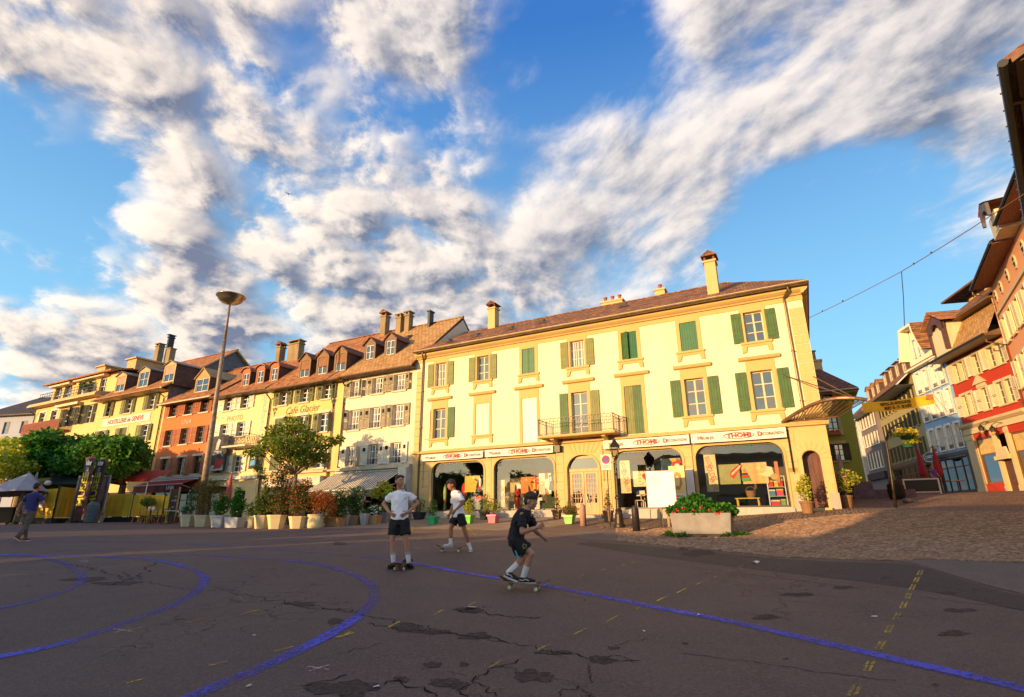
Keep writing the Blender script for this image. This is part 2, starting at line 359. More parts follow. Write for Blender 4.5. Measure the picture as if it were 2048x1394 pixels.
# ------------------------------------------------------------------ ground sheet
def asphalt(name, base, warm):
    m = bpy.data.materials.new(name); m.use_nodes = True; t = m.node_tree; b = t.nodes['Principled BSDF']
    b.inputs['Roughness'].default_value = .75; b.inputs['Specular IOR Level'].default_value = .3; b.inputs['Diffuse Roughness'].default_value = 1.0
    co = t.nodes.new('ShaderNodeTexCoord').outputs['Object']
    def nz(s, d=5, r=.6):
        n = t.nodes.new('ShaderNodeTexNoise'); n.inputs['Scale'].default_value = s; n.inputs['Detail'].default_value = d; n.inputs['Roughness'].default_value = r; t.links.new(co, n.inputs['Vector']); return n.outputs[0]
    big, mid, fine, grit = nz(.16, 4), nz(1.1, 8, .7), nz(38, 3, .7), nz(150, 2, .5)
    c = wmix(wmap(big, .35, .65, 0, 1, True, t), base, warm, t)
    c = wmix(wmap(mid, .40, .72, 0, .45, True, t), c, tuple(x * .55 for x in base), t)
    c = wmix(wmap(fine, .46, .70, 0, .62, True, t), c, tuple(x * 2.1 for x in base), t)
    c = wmix(wmap(nz(24, 4, .7), .50, .30, 0, .55, True, t), c, tuple(x * .45 for x in base), t)
    c = wmix(wmap(nz(.45, 6, .65), .55, .75, 0, .35, True, t), c, tuple(x * 1.5 for x in base), t)
    vo = t.nodes.new('ShaderNodeTexVoronoi'); vo.inputs['Scale'].default_value = 85; t.links.new(co, vo.inputs['Vector'])
    sp = wmath('MULTIPLY', wmath('LESS_THAN', vo.outputs['Distance'], .28, tree=t), wmath('GREATER_THAN', grit, .56, tree=t), tree=t)
    c = wmix(wmath('MULTIPLY', sp, .7, tree=t), c, tuple(x * 3.0 for x in base), t)
    # hairline cracks where the surface is tired
    vc = t.nodes.new('ShaderNodeTexVoronoi'); vc.feature = 'DISTANCE_TO_EDGE'; vc.inputs['Scale'].default_value = 1.25
    wv = t.nodes.new('ShaderNodeTexNoise'); wv.inputs['Scale'].default_value = 3.2; wv.inputs['Detail'].default_value = 6; t.links.new(co, wv.inputs['Vector'])
    t.links.new(wvec('ADD', co, wvec('SCALE', wv.outputs['Color'], .55, t), t), vc.inputs['Vector'])
    cr = wmath('MULTIPLY', wmap(vc.outputs['Distance'], 0, .011, 1, 0, False, t), wmap(nz(.33, 3), .52, .60, 0, 1, True, t), tree=t)
    c = wmix(wmath('MULTIPLY', cr, .85, tree=t), c, (.006, .005, .005), t)
    t.links.new(c, b.inputs['Base Color'])
    bp = t.nodes.new('ShaderNodeBump'); bp.inputs['Strength'].default_value = .8; bp.inputs['Distance'].default_value = .02
    t.links.new(wmath('ADD', wmath('MULTIPLY', fine, .6, tree=t), wmath('SUBTRACT', grit, wmath('MULTIPLY', cr, 2, tree=t), tree=t), tree=t), bp.inputs['Height']); t.links.new(bp.outputs[0], b.inputs['Normal'])
    return m
M_ASPH = asphalt('asphalt', (.120, .078, .068), (.140, .092, .074))
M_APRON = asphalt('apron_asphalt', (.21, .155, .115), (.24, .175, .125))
M_ASPH2 = asphalt('pale_asphalt', (.135, .105, .09), (.15, .115, .095))
M_DARK = pmat('dark_patch', (.088, .060, .052), .85, .42, 26, 1.0, 70, spec=.15, col2=(.030, .021, .019))
M_CRACK = pmat('crack_shadow', (.018, .013, .012), .95, .2, 20, spec=.05)
def gridlines(lo, hi, n0, n1, step):
    a = list(np.linspace(lo, n0, 14)[:-1]) + list(np.arange(n0, n1, step)) + list(np.linspace(n1, hi, 14)); return np.array(a)
gx = gridlines(-900, 900, -62, 62, .8); gy = gridlines(-600, 1200, -40, 78, .8)
XX, YY = np.meshgrid(gx, gy); ZZ = GZ(XX.ravel(), YY.ravel())
nx, ny = len(gx), len(gy); vv = np.stack([XX.ravel(), YY.ravel(), ZZ], 1)
ii = (np.arange(ny - 1)[:, None] * nx + np.arange(nx - 1)[None, :]).ravel()
me = bpy.data.meshes.new('square'); me.from_pydata(vv.tolist(), [], np.stack([ii, ii + 1, ii + nx + 1, ii + nx], 1).tolist())
me.polygons.foreach_set('use_smooth', [True] * len(me.polygons)); me.materials.append(M_ASPH)
ground = tag(obj('town_square', me), 'sloping worn asphalt square with blue painted curves', None, None, 'structure')

def strip(name, pix, width, mat, lift, jit=0.0, sub=10, parent=None, uvs=True, px=True):
    P = [gp(x, y) for x, y in pix] if px else [Vector(p) for p in pix]
    pts = []
    n = len(P)
    for i in range(n - 1):                      # Catmull-Rom through the measured points
        p0, p1, p2, p3 = P[max(i - 1, 0)], P[i], P[i + 1], P[min(i + 2, n - 1)]
        for k in range(sub):
            t = k / sub; pts.append(.5 * ((2 * p1) + (p2 - p0) * t + (2 * p0 - 5 * p1 + 4 * p2 - p3) * t * t + (3 * p1 - p0 - 3 * p2 + p3) * t ** 3))
    pts.append(P[-1]); vs = []; uv = []; L = 0
    nw = 3
    for i, p in enumerate(pts):
        d = pts[min(i + 1, len(pts) - 1)] - pts[max(i - 1, 0)]; d.z = 0; d.normalize(); s = Vector((-d.y, d.x, 0))
        w = width[0] + (width[1] - width[0]) * i / (len(pts) - 1) if isinstance(width, tuple) else width
        if i: L += (p - pts[i - 1]).length
        for k in range(nw):
            u = k / (nw - 1) - .5; q = p + s * w * u + Vector((rnd.uniform(-jit, jit), rnd.uniform(-jit, jit), 0)); vs.append((q.x, q.y, gz(q.x, q.y) + lift)); uv.append((L, k / (nw - 1)))
    fs = [(i * nw + k, (i + 1) * nw + k, (i + 1) * nw + k + 1, i * nw + k + 1) for i in range(len(pts) - 1) for k in range(nw - 1)]
    me = bpy.data.meshes.new(name); me.from_pydata(vs, [], fs); ul = me.uv_layers.new(name='UVMap')
    for l in me.loops: ul.data[l.index].uv = uv[l.vertex_index]
    me.materials.append(mat); return obj(name, me, parent)
def paint(name, c1, c2, wear=.5, edge=.10):
    m = bpy.data.materials.new(name); m.use_nodes = True; t = m.node_tree; t.nodes.clear()
    uvn = t.nodes.new('ShaderNodeTexCoord'); s = t.nodes.new('ShaderNodeSeparateXYZ'); t.links.new(uvn.outputs['UV'], s.inputs[0]); co = uvn.outputs['Object']
    def nz(sc, d=6):
        n = t.nodes.new('ShaderNodeTexNoise'); n.inputs['Scale'].default_value = sc; n.inputs['Detail'].default_value = d; n.inputs['Roughness'].default_value = .7; t.links.new(co, n.inputs['Vector']); return n.outputs[0]
    e = wmath('ABSOLUTE', wmath('SUBTRACT', s.outputs[1], .5, tree=t), tree=t)
    em = wmap(wmath('ADD', e, wmath('MULTIPLY', wmath('SUBTRACT', nz(9), .5, tree=t), .35, tree=t), tree=t), .5 - edge * 1.6, .5 - edge * .2, 1, 0, False, t)
    wearm = wmap(wmath('ADD', nz(26), wmath('MULTIPLY', nz(.7, 3), .7, tree=t), tree=t), .98 - .38 * wear, 1.05 - .10 * wear, 1, .05 if wear > .6 else .35, False, t)
    pb = t.nodes.new('ShaderNodeBsdfPrincipled'); pb.inputs['Roughness'].default_value = .7; pb.inputs['Specular IOR Level'].default_value = .3
    t.links.new(wmix(nz(4), c1, c2, t), pb.inputs['Base Color'])
    tr = t.nodes.new('ShaderNodeBsdfTransparent'); mx = t.nodes.new('ShaderNodeMixShader')
    t.links.new(wmath('MULTIPLY', em, wearm, tree=t), mx.inputs[0]); t.links.new(tr.outputs[0], mx.inputs[1]); t.links.new(pb.outputs[0], mx.inputs[2])
    o = t.nodes.new('ShaderNodeOutputMaterial'); t.links.new(mx.outputs[0], o.inputs[0]); return m
M_BLUE = paint('blue_paint', (.050, .055, .40), (.085, .085, .55), .62)
M_BLUE2 = paint('worn_blue_paint', (.055, .05, .36), (.09, .075, .46), .95, .16)
M_YEL = paint('yellow_paint', (.42, .27, .03), (.5, .34, .05), .75)
M_CHALK = paint('pink_chalk', (.55, .36, .32), (.6, .42, .38), .8)
strip('painted_line', [(-60,1083),(100,1083),(300,1086),(450,1092),(600,1103),(780,1120)], .16, M_BLUE2, .006, parent=ground)
strip('painted_line', [(780,1120),(850,1131),(950,1150),(1050,1164),(1150,1183),(1300,1213),(1450,1241),(1600,1275),(1800,1321),(1950,1355),(2060,1381),(2120,1396)], (.19, .21), M_BLUE, .006, parent=ground)
strip('painted_line', [(320,1109),(430,1112),(560,1120),(640,1130),(700,1147),(735,1165),(749,1185),(741,1207),(716,1234)], .22, M_BLUE2, .006, parent=ground)
strip('painted_line', [(716,1234),(680,1257),(600,1300),(520,1337),(440,1370),(370,1400),(300,1424)], .21, M_BLUE, .006, parent=ground)
strip('painted_line', [(-60,1109),(40,1111),(130,1112),(230,1114),(320,1122),(385,1138)], .22, M_BLUE, .006, parent=ground)
strip('painted_line', [(385,1138),(408,1155),(405,1170),(380,1192),(330,1217),(230,1253),(150,1281)], .20, M_BLUE2, .006, parent=ground)
strip('painted_line', [(150,1281),(80,1298),(0,1314),(-70,1328)], .21, M_BLUE, .006, parent=ground)
strip('painted_line', [(20,1108),(70,1113),(125,1126),(158,1145),(163,1160),(140,1178),(80,1198),(0,1217),(-50,1227)], .21, M_BLUE2, .0065, parent=ground)
strip('painted_line', [(547,1081),(620,1072),(703,1062),(760,1058)], .16, M_BLUE2, .006, parent=ground)
strip('painted_line', [(108,1103.5),(122,1102.5),(136,1102)], .2, M_BLUE2, .006, sub=3, parent=ground)
def dash(x, y, dx, dy, w=.05, m=None): strip('yellow_dash', [(x - dx, y - dy), (x + dx, y + dy)], w, m or M_YEL, .0055, .006, 3, ground)
for zx, zy in [(665,412),(610,437),(548,465),(478,493),(398,527),(313,562),(210,603),(92,650),(75,415)]: dash(1240 + zx / 2.535, 960 + zy / 2.535, 6.5, -3)
for zx, zy in [(1640,265),(1540,288),(1440,313),(1320,347),(1050,415),(885,455),(705,502),(480,563),(230,615),(1600,532),(1435,597),(1245,680),(1000,765),(1850,432),(1955,388)]: dash(600 + zx / 2.56, 1030 + zy / 2.56, 7 + zy * .007, -3 - zy * .005, .045)
for zx, zy in [(1280,498),(1005,540),(700,583),(1765,617),(1455,687),(1115,763),(690,853)]: dash(zx / 2.56, 1030 + zy / 2.56, 19, -4.5, .04)
for zx, zy in [(1540,430),(1523,470),(1503,507),(1483,545),(1463,588),(1438,636),(1405,692),(1367,757),(1322,840),(1262,948),(1190,1070)]:
    k = (zy - 300) / 800; x, y = 1240 + zx / 2.535, 960 + zy / 2.535
    for s in (-1, 1): dash(x + s * (2.0 + 4.5 * k), y, 1.8 + 3.6 * k, -3.2 - 8 * k, .032)
for a, b, w in [((814,1066),(835,1050),.2),((816,1065),(892,1055),.12),((936,1056),(951,1070),.2),((951,1070),(1000,1066),.12),((1076,1060),(1130,1047),.13),((1090,1066),(1170,1058),.12),((835,1050),(930,1046),.1),((1040,1058),(1100,1068),.12),((955,1064),(1010,1052),.12)]:
    strip('parking_line', [a, b], w, M_YEL, .0055, .004, 4, ground)
for cx, cy, s in [(245,1261,1.0),(637,1337,1.05),(170,1123,.6)]:
    strip('chalk_cross', [(cx - 20 * s, cy - 3 * s), (cx + 20 * s, cy + 3 * s)], .035, M_CHALK, .0056, .004, 3, ground)
    strip('chalk_cross', [(cx - 18 * s, cy + 6 * s), (cx + 20 * s, cy - 6 * s)], .035, M_CHALK, .0060, .004, 3, ground)
# tired asphalt: shallow potholes, patches and cracks
def patch(px, py, rx, ry, mat=None, n=26, rough=.28, name='asphalt_patch', lift=.004):
    c = gp(px, py); ex = gp(px + rx, py) - c; ey = gp(px, py - ry) - c; ph = [rnd.uniform(0, 6.28) for _ in range(4)]
    ring = []
    for k in range(n):
        a = 2 * math.pi * k / n; q = 1 + rough * (.5 * math.sin(2 * a + ph[0]) + .4 * math.sin(3 * a + ph[1]) + .5 * math.sin(5 * a + ph[2]) + .35 * math.sin(9 * a + ph[3])) + rnd.uniform(-.12, .12)
        p = c + ex * math.cos(a) * q + ey * math.sin(a) * q; ring.append((p.x, p.y))
    inner = [(c.x + (x - c.x) * .5, c.y + (y - c.y) * .5) for x, y in ring]
    vs = drape(ring, lift) + drape(inner, lift) + drape([(c.x, c.y)], lift)
    mb = MB(); mb.add(vs, [(k, (k + 1) % n, (k + 1) % n + n, k + n) for k in range(n)] + [(k + n, (k + 1) % n + n, 2 * n) for k in range(n)])
    return mb.build(name, mat or M_DARK, ground)
def z5(x, y): return 600 + x / 2.56, 1030 + y / 2.56
for x, y, a, b in [(870,487,30,7),(560,580,38,11),(690,600,34,6),(900,620,32,9),(1300,705,40,5),(1545,742,30,9),(840,765,9,6),(680,768,24,6),(520,842,18,7),(225,888,78,19),(740,858,34,10),(1195,825,42,15),(1600,682,12,3),(200,147,18,3),(185,545,22,6),(820,878,20,9)]:
    patch(*z5(x, y), a * .85, b * .85)
for x, y, a, b in [(900,582,30,4),(1665,575,20,3),(1720,661,29,4),(1690,778,30,5),(740,696,25,5),(400,370,32,6),(1130,545,22,3),(320,352,12,3),(1600,1042,8,3),(330,830,7,2),(840,908,6,2)]:
    patch(1240 + x / 2.535, 960 + y / 2.535, a, b)
for x, y, a, b in [(600,350,40,4),(440,330,44,4),(1540,455,30,5)]: patch(x / 2.56, 1030 + y / 2.56, a, b, rough=.35)
def crack(pix, w=.016, wob=.16):
    P = [gp(x, y) for x, y in pix]; pts = []
    for a, b in zip(P[:-1], P[1:]):
        n = max(4, int((b - a).length / .05)); d = (b - a); s = Vector((-d.y, d.x, 0)).normalized()
        o = 0
        for k in range(n):
            o = o * .8 + rnd.uniform(-1, 1) * wob * .34; pts.append(a + d * (k / n) + s * o)
    pts.append(P[-1]); vs = []
    for i, p in enumerate(pts):
        d = pts[min(i + 1, len(pts) - 1)] - pts[max(i - 1, 0)]; s = Vector((-d.y, d.x, 0)).normalized(); ww = w * .75 * rnd.uniform(.25, 1.3)
        for u in (-.5, .5): q = p + s * ww * u; vs.append((q.x, q.y, gz(q.x, q.y) + .0048))
    mb = MB(); mb.add(vs, [(2 * i, 2 * i + 1, 2 * i + 3, 2 * i + 2) for i in range(len(pts) - 1)]); mb.build('crack', M_CRACK, ground)
for L, w in [([(0,470),(200,490),(480,552),(700,590),(1000,640),(1300,702),(1520,735),(1745,748)],.02),([(330,560),(430,575),(600,600),(840,625),(1060,655)],.022),([(760,485),(960,505),(1230,525)],.03),
          ([(1500,760),(1480,830),(1370,900),(1330,932)],.012),([(1120,740),(900,850),(860,932)],.018),([(420,860),(520,835),(640,880),(700,932)],.022),([(1300,832),(1420,870),(1480,932)],.012),([(880,830),(960,900),(1010,932)],.014),
          ([(1545,742),(1640,720),(1730,760)],.014),([(200,720),(330,690),(420,660)],.012),([(1200,830),(1090,800),(980,760)],.010),([(0,880),(120,850),(240,820)],.02),([(1630,690),(1660,640),(1780,628)],.010)]:
    crack([z5(x, y) for x, y in L], w)
for L, w in [([(60,250),(250,230),(440,270),(700,340)],.03),([(800,245),(700,320),(560,360)],.03),([(1080,370),(1330,425),(1560,460),(1800,495)],.018),([(600,290),(760,340),(1000,390)],.016)]:
    crack([(x / 2.56, 1030 + y / 2.56) for x, y in L], w)
for L, w in [([(300,880),(700,925),(1000,975),(1400,1020)],.012),([(770,565),(900,580),(1150,595)],.016),([(100,405),(560,470),(1000,520),(1400,580),(2040,660)],.016)]:
    crack([(1240 + x / 2.535, 960 + y / 2.535) for x, y in L], w, .05)

# ------------------------------------------------------------------ cobbled street and paler asphalt wedge
def sheet(name, pix, mat, lift, label, step=.5, extra=()):
    P = [gp(x, y) if not isinstance(x, Vector) else x for x, y in pix] + [Vector(e) for e in extra]
    bm = bmesh.new(); f = bm.faces.new([bm.verts.new((p.x, p.y, 0)) for p in P])
    xs = [p.x for p in P]; ys = [p.y for p in P]
    for ax, lo, hi in ((0, min(xs), max(xs)), (1, min(ys), max(ys))):
        k = lo + step
        while k < hi:
            no = (1, 0, 0) if ax == 0 else (0, 1, 0); co = (k, 0, 0) if ax == 0 else (0, k, 0)
            bmesh.ops.bisect_plane(bm, geom=bm.verts[:] + bm.edges[:] + bm.faces[:], plane_co=co, plane_no=no); k += step
    z = GZ(np.array([v.co.x for v in bm.verts]), np.array([v.co.y for v in bm.verts]))
    for v, q in zip(bm.verts, z): v.co.z = q + lift
    bm.faces.ensure_lookup_table()
    for q in bm.faces: q.normal_update()
    if bm.faces[:] and bm.faces[0].normal.z < 0: bmesh.ops.reverse_faces(bm, faces=bm.faces[:])
    me = bpy.data.meshes.new(name); bm.to_mesh(me); bm.free(); me.materials.append(mat)
    return tag(obj(name, me), label, None, None, 'structure'), P
def FPQ(t, y): return Vector((-5.356 + .882 * t - y * -.471, 31.774 - .471 * t + .882 * y, 0))
def cobblemat(name, c1, c2, mort, sx, sy, rot=0.0):
    m = bpy.data.materials.new(name); m.use_nodes = True; t = m.node_tree; b = t.nodes['Principled BSDF']; b.inputs['Roughness'].default_value = .75; b.inputs['Specular IOR Level'].default_value = .3
    co = t.nodes.new('ShaderNodeTexCoord').outputs['Object']
    mp = t.nodes.new('ShaderNodeMapping'); mp.inputs['Scale'].default_value = (sx, sy, 0); mp.inputs['Rotation'].default_value = (0, 0, rot)
    nw = t.nodes.new('ShaderNodeTexNoise'); nw.inputs['Scale'].default_value = .8; t.links.new(co, nw.inputs['Vector'])
    t.links.new(wvec('ADD', co, wvec('SCALE', nw.outputs['Color'], .4, t), t), mp.inputs['Vector'])
    v = t.nodes.new('ShaderNodeTexVoronoi'); v.feature = 'F1'; v.distance = 'CHEBYCHEV'; v.inputs['Randomness'].default_value = .45; v.inputs['Scale'].default_value = 1; t.links.new(mp.outputs[0], v.inputs['Vector'])
    n2 = t.nodes.new('ShaderNodeTexNoise'); n2.inputs['Scale'].default_value = .45; n2.inputs['Detail'].default_value = 5; t.links.new(co, n2.inputs['Vector'])
    s = t.nodes.new('ShaderNodeSeparateColor'); t.links.new(v.outputs['Color'], s.inputs[0])
    c = wmix(s.outputs[0], c1, c2, t); c = wmix(wmap(n2.outputs[0], .4, .68, 0, .55, True, t), c, tuple(x * 1.5 for x in c2), t)
    t.links.new(wmix(wmap(v.outputs['Distance'], .36, .5, 0, .9, True, t), c, mort, t), b.inputs['Base Color'])
    bp = t.nodes.new('ShaderNodeBump'); bp.inputs['Strength'].default_value = 1; bp.inputs['Distance'].default_value = .03
    t.links.new(wmath('MULTIPLY', wmap(v.outputs['Distance'], .2, .5, 1, 0, True, t), 1.0, tree=t), bp.inputs['Height']); t.links.new(bp.outputs[0], b.inputs['Normal']); return m
M_COB = cobblemat('cobbles_far', (.20, .125, .08), (.27, .18, .115), (.035, .025, .018), 7.5, 7.5, .5)
M_JOINT = pmat('cobble_joint', (.05, .042, .03), .95, .35, 8, .5, 60, spec=.1, col2=(.03, .045, .015))
M_SETT = leafmat('cobble_stone', (.19, .112, .07), (.27, .165, .10), (.35, .23, .15), .7, 0.0)
_cobpix = [(1236,1082),(1310,1090),(1420,1100),(1560,1114),(1700,1119),(1800,1122),(1850,1118),(1940,1122),(2060,1126)]
_cobpix_far = [Vector((24, 16, 0)), Vector((40, 20, 0)), Vector((36, 62, 0)), Vector((22, 62, 0)), Vector((14.5, 26.5, 0)), Vector((12.2, 21.9, 0)), Vector((4.2, 26.2, 0)), Vector((3.6, 24.4, 0))]
cob, COBP = sheet('cobbled_street', _cobpix, M_COB, .004, 'brown cobbled street rising beside the yellow building', .6, _cobpix_far)
sheet('pale_asphalt_strip', [(1802,1122.5),(1850,1119),(1940,1123),(2080,1128),(2080,1196),(2000,1178),(1900,1150),(1840,1130)], M_ASPH2, .008, 'wedge of paler asphalt between cobbles and square', .5)
sheet('concrete_strip', [(1102,1067),(1160,1063),(1236,1061),(1306,1068),(1292,1077),(1240,1083),(1180,1080)], M_ASPH2, .008, 'pale worn concrete slab round the bollards', .5)
sheet('asphalt_repair', [(1180,1083),(1300,1093),(1440,1106),(1560,1118),(1700,1125),(1800,1127),(1835,1131),(1900,1153),(2010,1184),(2060,1194),(2060,1225),(1900,1190),(1700,1160),(1500,1138),(1300,1113),(1150,1088)], asphalt('dark_asphalt', (.058, .043, .040), (.066, .048, .043)), .003, 'darker strip of repaired asphalt along the cobbles', .6)
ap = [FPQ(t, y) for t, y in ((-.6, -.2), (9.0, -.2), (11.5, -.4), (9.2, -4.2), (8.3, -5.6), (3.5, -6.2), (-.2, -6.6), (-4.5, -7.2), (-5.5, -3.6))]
sheet('shop_pavement', [(p, 0) for p in ap], M_APRON, .0035, 'paler worn pavement along the yellow shop front', .6)  # warmer and paler than the square: low sunlight is put into its colour
# every cobble of the near field is a stone of its own
def inpoly(x, y, P):
    c = False; j = len(P) - 1
    for i in range(len(P)):
        if (P[i].y > y) != (P[j].y > y) and x < (P[j].x - P[i].x) * (y - P[i].y) / (P[j].y - P[i].y) + P[i].x: c = not c
        j = i
    return c
NEAR = COBP[:9] + [Vector((17.5, 17.5, 0)), Vector((14, 19.8, 0)), Vector((9, 20.5, 0)), Vector((5.4, 22.5, 0)), Vector((4.2, 23.0, 0))]
cells = []
a = R(-14); ca, sa = math.cos(a), math.sin(a); S = .118
for i in range(-40, 220):
    for j in range(-10, 150):
        x0 = 3 + i * S * 1.02 + (.5 * S if j % 2 else 0) + .03 * math.sin(j * .7 + i * .11); y0 = 10 + j * S + .05 * math.sin(i * .16)
        x = ca * (x0 - 8) - sa * (y0 - 18) + 8; y = sa * (x0 - 8) + ca * (y0 - 18) + 18
        if inpoly(x, y, NEAR): cells.append((x, y))
zs = GZ(np.array([c[0] for c in cells]), np.array([c[1] for c in cells]))
cells = sorted(zip([c[0] for c in cells], [c[1] for c in cells], zs), key=lambda c: c[1] ** 2 + c[0] ** 2)
def cobblepts(x, y, z, mb, s=1.0):
    hx = S * rnd.uniform(.37, .47) * s; hy = S * rnd.uniform(.36, .46) * s; r = a + rnd.uniform(-.2, .2); c_, s_ = math.cos(r), math.sin(r); h = rnd.uniform(.012, .026); t1, t2 = rnd.uniform(-.006, .006), rnd.uniform(-.006, .006)
    P = []
    for k, zz in ((1.0, -.004), (.97, h * .7), (.72, h)):
        for u, v in ((-1, -1), (1, -1), (1, 1), (-1, 1)):
            X, Y = u * hx * k, v * hy * k; P.append((x + X * c_ - Y * s_, y + X * s_ + Y * c_, z + .004 + zz + t1 * u + t2 * v))
    mb.add(P, [(0,1,5,4),(1,2,6,5),(2,3,7,6),(3,0,4,7),(4,5,9,8),(5,6,10,9),(6,7,11,10),(7,4,8,11),(8,9,10,11)])
_cv = []
for q in range(6):
    mb = MB(); cobblepts(0, 0, 0, mb); _cv.append(mb.mesh('cobble', M_SETT))
for (x, y, z) in cells[:300]:
    o = obj('cobble', _cv[rnd.randrange(6)], cob, (x, y, z)); o.rotation_euler = (0, 0, rnd.choice((0, 1.571, 3.1416)))
mb = MB()
for (x, y, z) in cells[300:]: cobblepts(x, y, z, mb)
tag(mb.build('cobbles', M_SETT, cob), None, None, None, 'stuff')
# ------------------------------------------------------------------ building kit (house frame: x along the facade, y into the house, z up)
FA = R(-28.1); FP = Vector((-5.3557, 31.774, 0))
def glass_dark(): return _glass
_glass = glassmat('window_glass', (.014, .017, .022), .10)
_shopglass = glassmat('shop_glass', None, .06, True, (.93, .95, .93))
WHITE_P = pmat('white_paint', (.72, .70, .66), .5, .06)
CREAM_P = pmat('cream_paint', (.70, .62, .48), .5, .06)
WOODF = pmat('brown_frame', (.16, .085, .04), .5, .15)
STONE_OCHRE = pmat('ochre_stone', (.56, .39, .17), .8, .14, 1.5, .25, 50)
DARKIN = pmat('dark_room', (.02, .017, .014), .9, .1)
IRON = pmat('black_iron', (.02, .019, .018), .45, .1, 8)
ZINC = pmat('zinc', (.17, .13, .10), .4, .2, 3, metal=.5)
COPPER = pmat('brown_copper', (.20, .115, .06), .4, .2, 3, metal=.4)
CURT = pmat('curtain', (.66, .64, .60), .9, .1, 9, stretch=(12, 12, 1))
RED_TXT = pmat('red_lettering', (.40, .025, .02), .5, .05)
BLACK_TXT = pmat('black_lettering', (.02, .018, .018), .5, .05)
WHITE_TXT = pmat('white_lettering', (.78, .76, .72), .5, .05)
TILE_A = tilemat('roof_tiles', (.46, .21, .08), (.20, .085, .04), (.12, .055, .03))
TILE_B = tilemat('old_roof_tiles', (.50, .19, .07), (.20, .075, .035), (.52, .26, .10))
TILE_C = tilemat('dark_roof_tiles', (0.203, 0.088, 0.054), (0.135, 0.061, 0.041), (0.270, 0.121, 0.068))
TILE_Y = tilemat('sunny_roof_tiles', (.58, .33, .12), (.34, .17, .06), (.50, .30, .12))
_cache = {}
def cached(key, fn):
    if key not in _cache: _cache[key] = fn()
    return _cache[key]
def wall_mb(mb, x0, x1, z0, z1, holes, y=0.0, dep=.2, mi=0, rmi=None):
    rmi = mi if rmi is None else rmi
    xs = sorted({x0, x1, *[h[0] for h in holes], *[h[1] for h in holes]}); zs = sorted({z0, z1, *[h[2] for h in holes], *[h[3] for h in holes]})
    xs = [x for x in xs if x0 <= x <= x1]; zs = [z for z in zs if z0 <= z <= z1]
    for a, b in zip(xs[:-1], xs[1:]):
        run = None
        for c, d in zip(zs[:-1], zs[1:]):
            solid = not any(h[0] <= a and b <= h[1] and h[2] <= c and d <= h[3] for h in holes)
            if solid: run = (run[0], d) if run else (c, d)
            if (not solid or d == zs[-1]) and run:
                mb.quad((a, y, run[0]), (b, y, run[0]), (b, y, run[1]), (a, y, run[1]), mi); run = None
    for h in holes:
        a, b, c, d = h[:4]
        mb.quad((a, y, c), (a, y, d), (a, y + dep, d), (a, y + dep, c), rmi); mb.quad((b, y, c), (b, y + dep, c), (b, y + dep, d), (b, y, d), rmi)
        mb.quad((a, y, d), (b, y, d), (b, y + dep, d), (a, y + dep, d), rmi); mb.quad((a, y, c), (a, y + dep, c), (b, y + dep, c), (b, y, c), rmi)
    return mb
def frame_mesh(w, h, nx, ny, mat, bar=.05, fr=.06, dep=.05, split=None):
    def f():
        mb = MB(); mb.box(-w/2, -w/2 + fr, 0, dep, 0, h); mb.box(w/2 - fr, w/2, 0, dep, 0, h); mb.box(-w/2 + fr, w/2 - fr, 0, dep, 0, fr); mb.box(-w/2 + fr, w/2 - fr, 0, dep, h - fr, h)
        for i in range(1, nx):
            x = -w/2 + w * i / nx; b2 = bar * (1.5 if i * 2 == nx else 1) / 2; mb.box(x - b2, x + b2, .004, dep - .004, fr, h - fr)
        for j in range(1, ny):
            z = h * j / ny
            for i in range(nx):
                a = -w/2 + w * i / nx + (fr if i == 0 else bar * .75); b = -w/2 + w * (i + 1) / nx - (fr if i == nx - 1 else bar * .75); mb.box(a, b, .008, dep - .008, z - bar/2.4, z + bar/2.4)
        return mb.mesh('window', mat)
    return cached(('fr', w, h, nx, ny, mat.name, bar, fr), f)
def shutter_mesh(w, h, mat, style):
    def f():
        mb = MB(); s = .05
        if style == 'plank':
            n = 4
            for i in range(n): mb.box(w * i / n + .004, w * (i + 1) / n - .004, 0, .028, 0, h)
            for z in (h * .14, h * .30, h * .86): mb.box(.02, w - .02, -.014, 0, z - .03, z + .03)
        else:
            mb.box(0, s, 0, .035, 0, h); mb.box(w - s, w, 0, .035, 0, h); mb.box(s, w - s, 0, .035, 0, s); mb.box(s, w - s, 0, .035, h - s, h); mb.box(s, w - s, 0, .035, h * .46, h * .46 + s)
            n = max(6, int(h / .07))
            for i in range(n):
                z = s + (h - 2 * s) * (i + .5) / n
                if abs(z - h * .48) > .05: mb.quad((s, .004, z - .03), (w - s, .004, z - .03), (w - s, .03, z + .03), (s, .03, z + .03))
            if style == 'vent': mb.box(w * .3, w * .7, -.006, .0, h * .66, h * .84, 1); 
        return mb.mesh('shutter', [mat, DARKIN])
    return cached(('sh', w, h, mat.name, style), f)
def pane_mesh(w, h): 
    return cached(('pn', round(w, 3), round(h, 3)), lambda: MB().quad((-w/2, 0, 0), (w/2, 0, 0), (w/2, 0, h), (-w/2, 0, h)).mesh('pane', _glass))
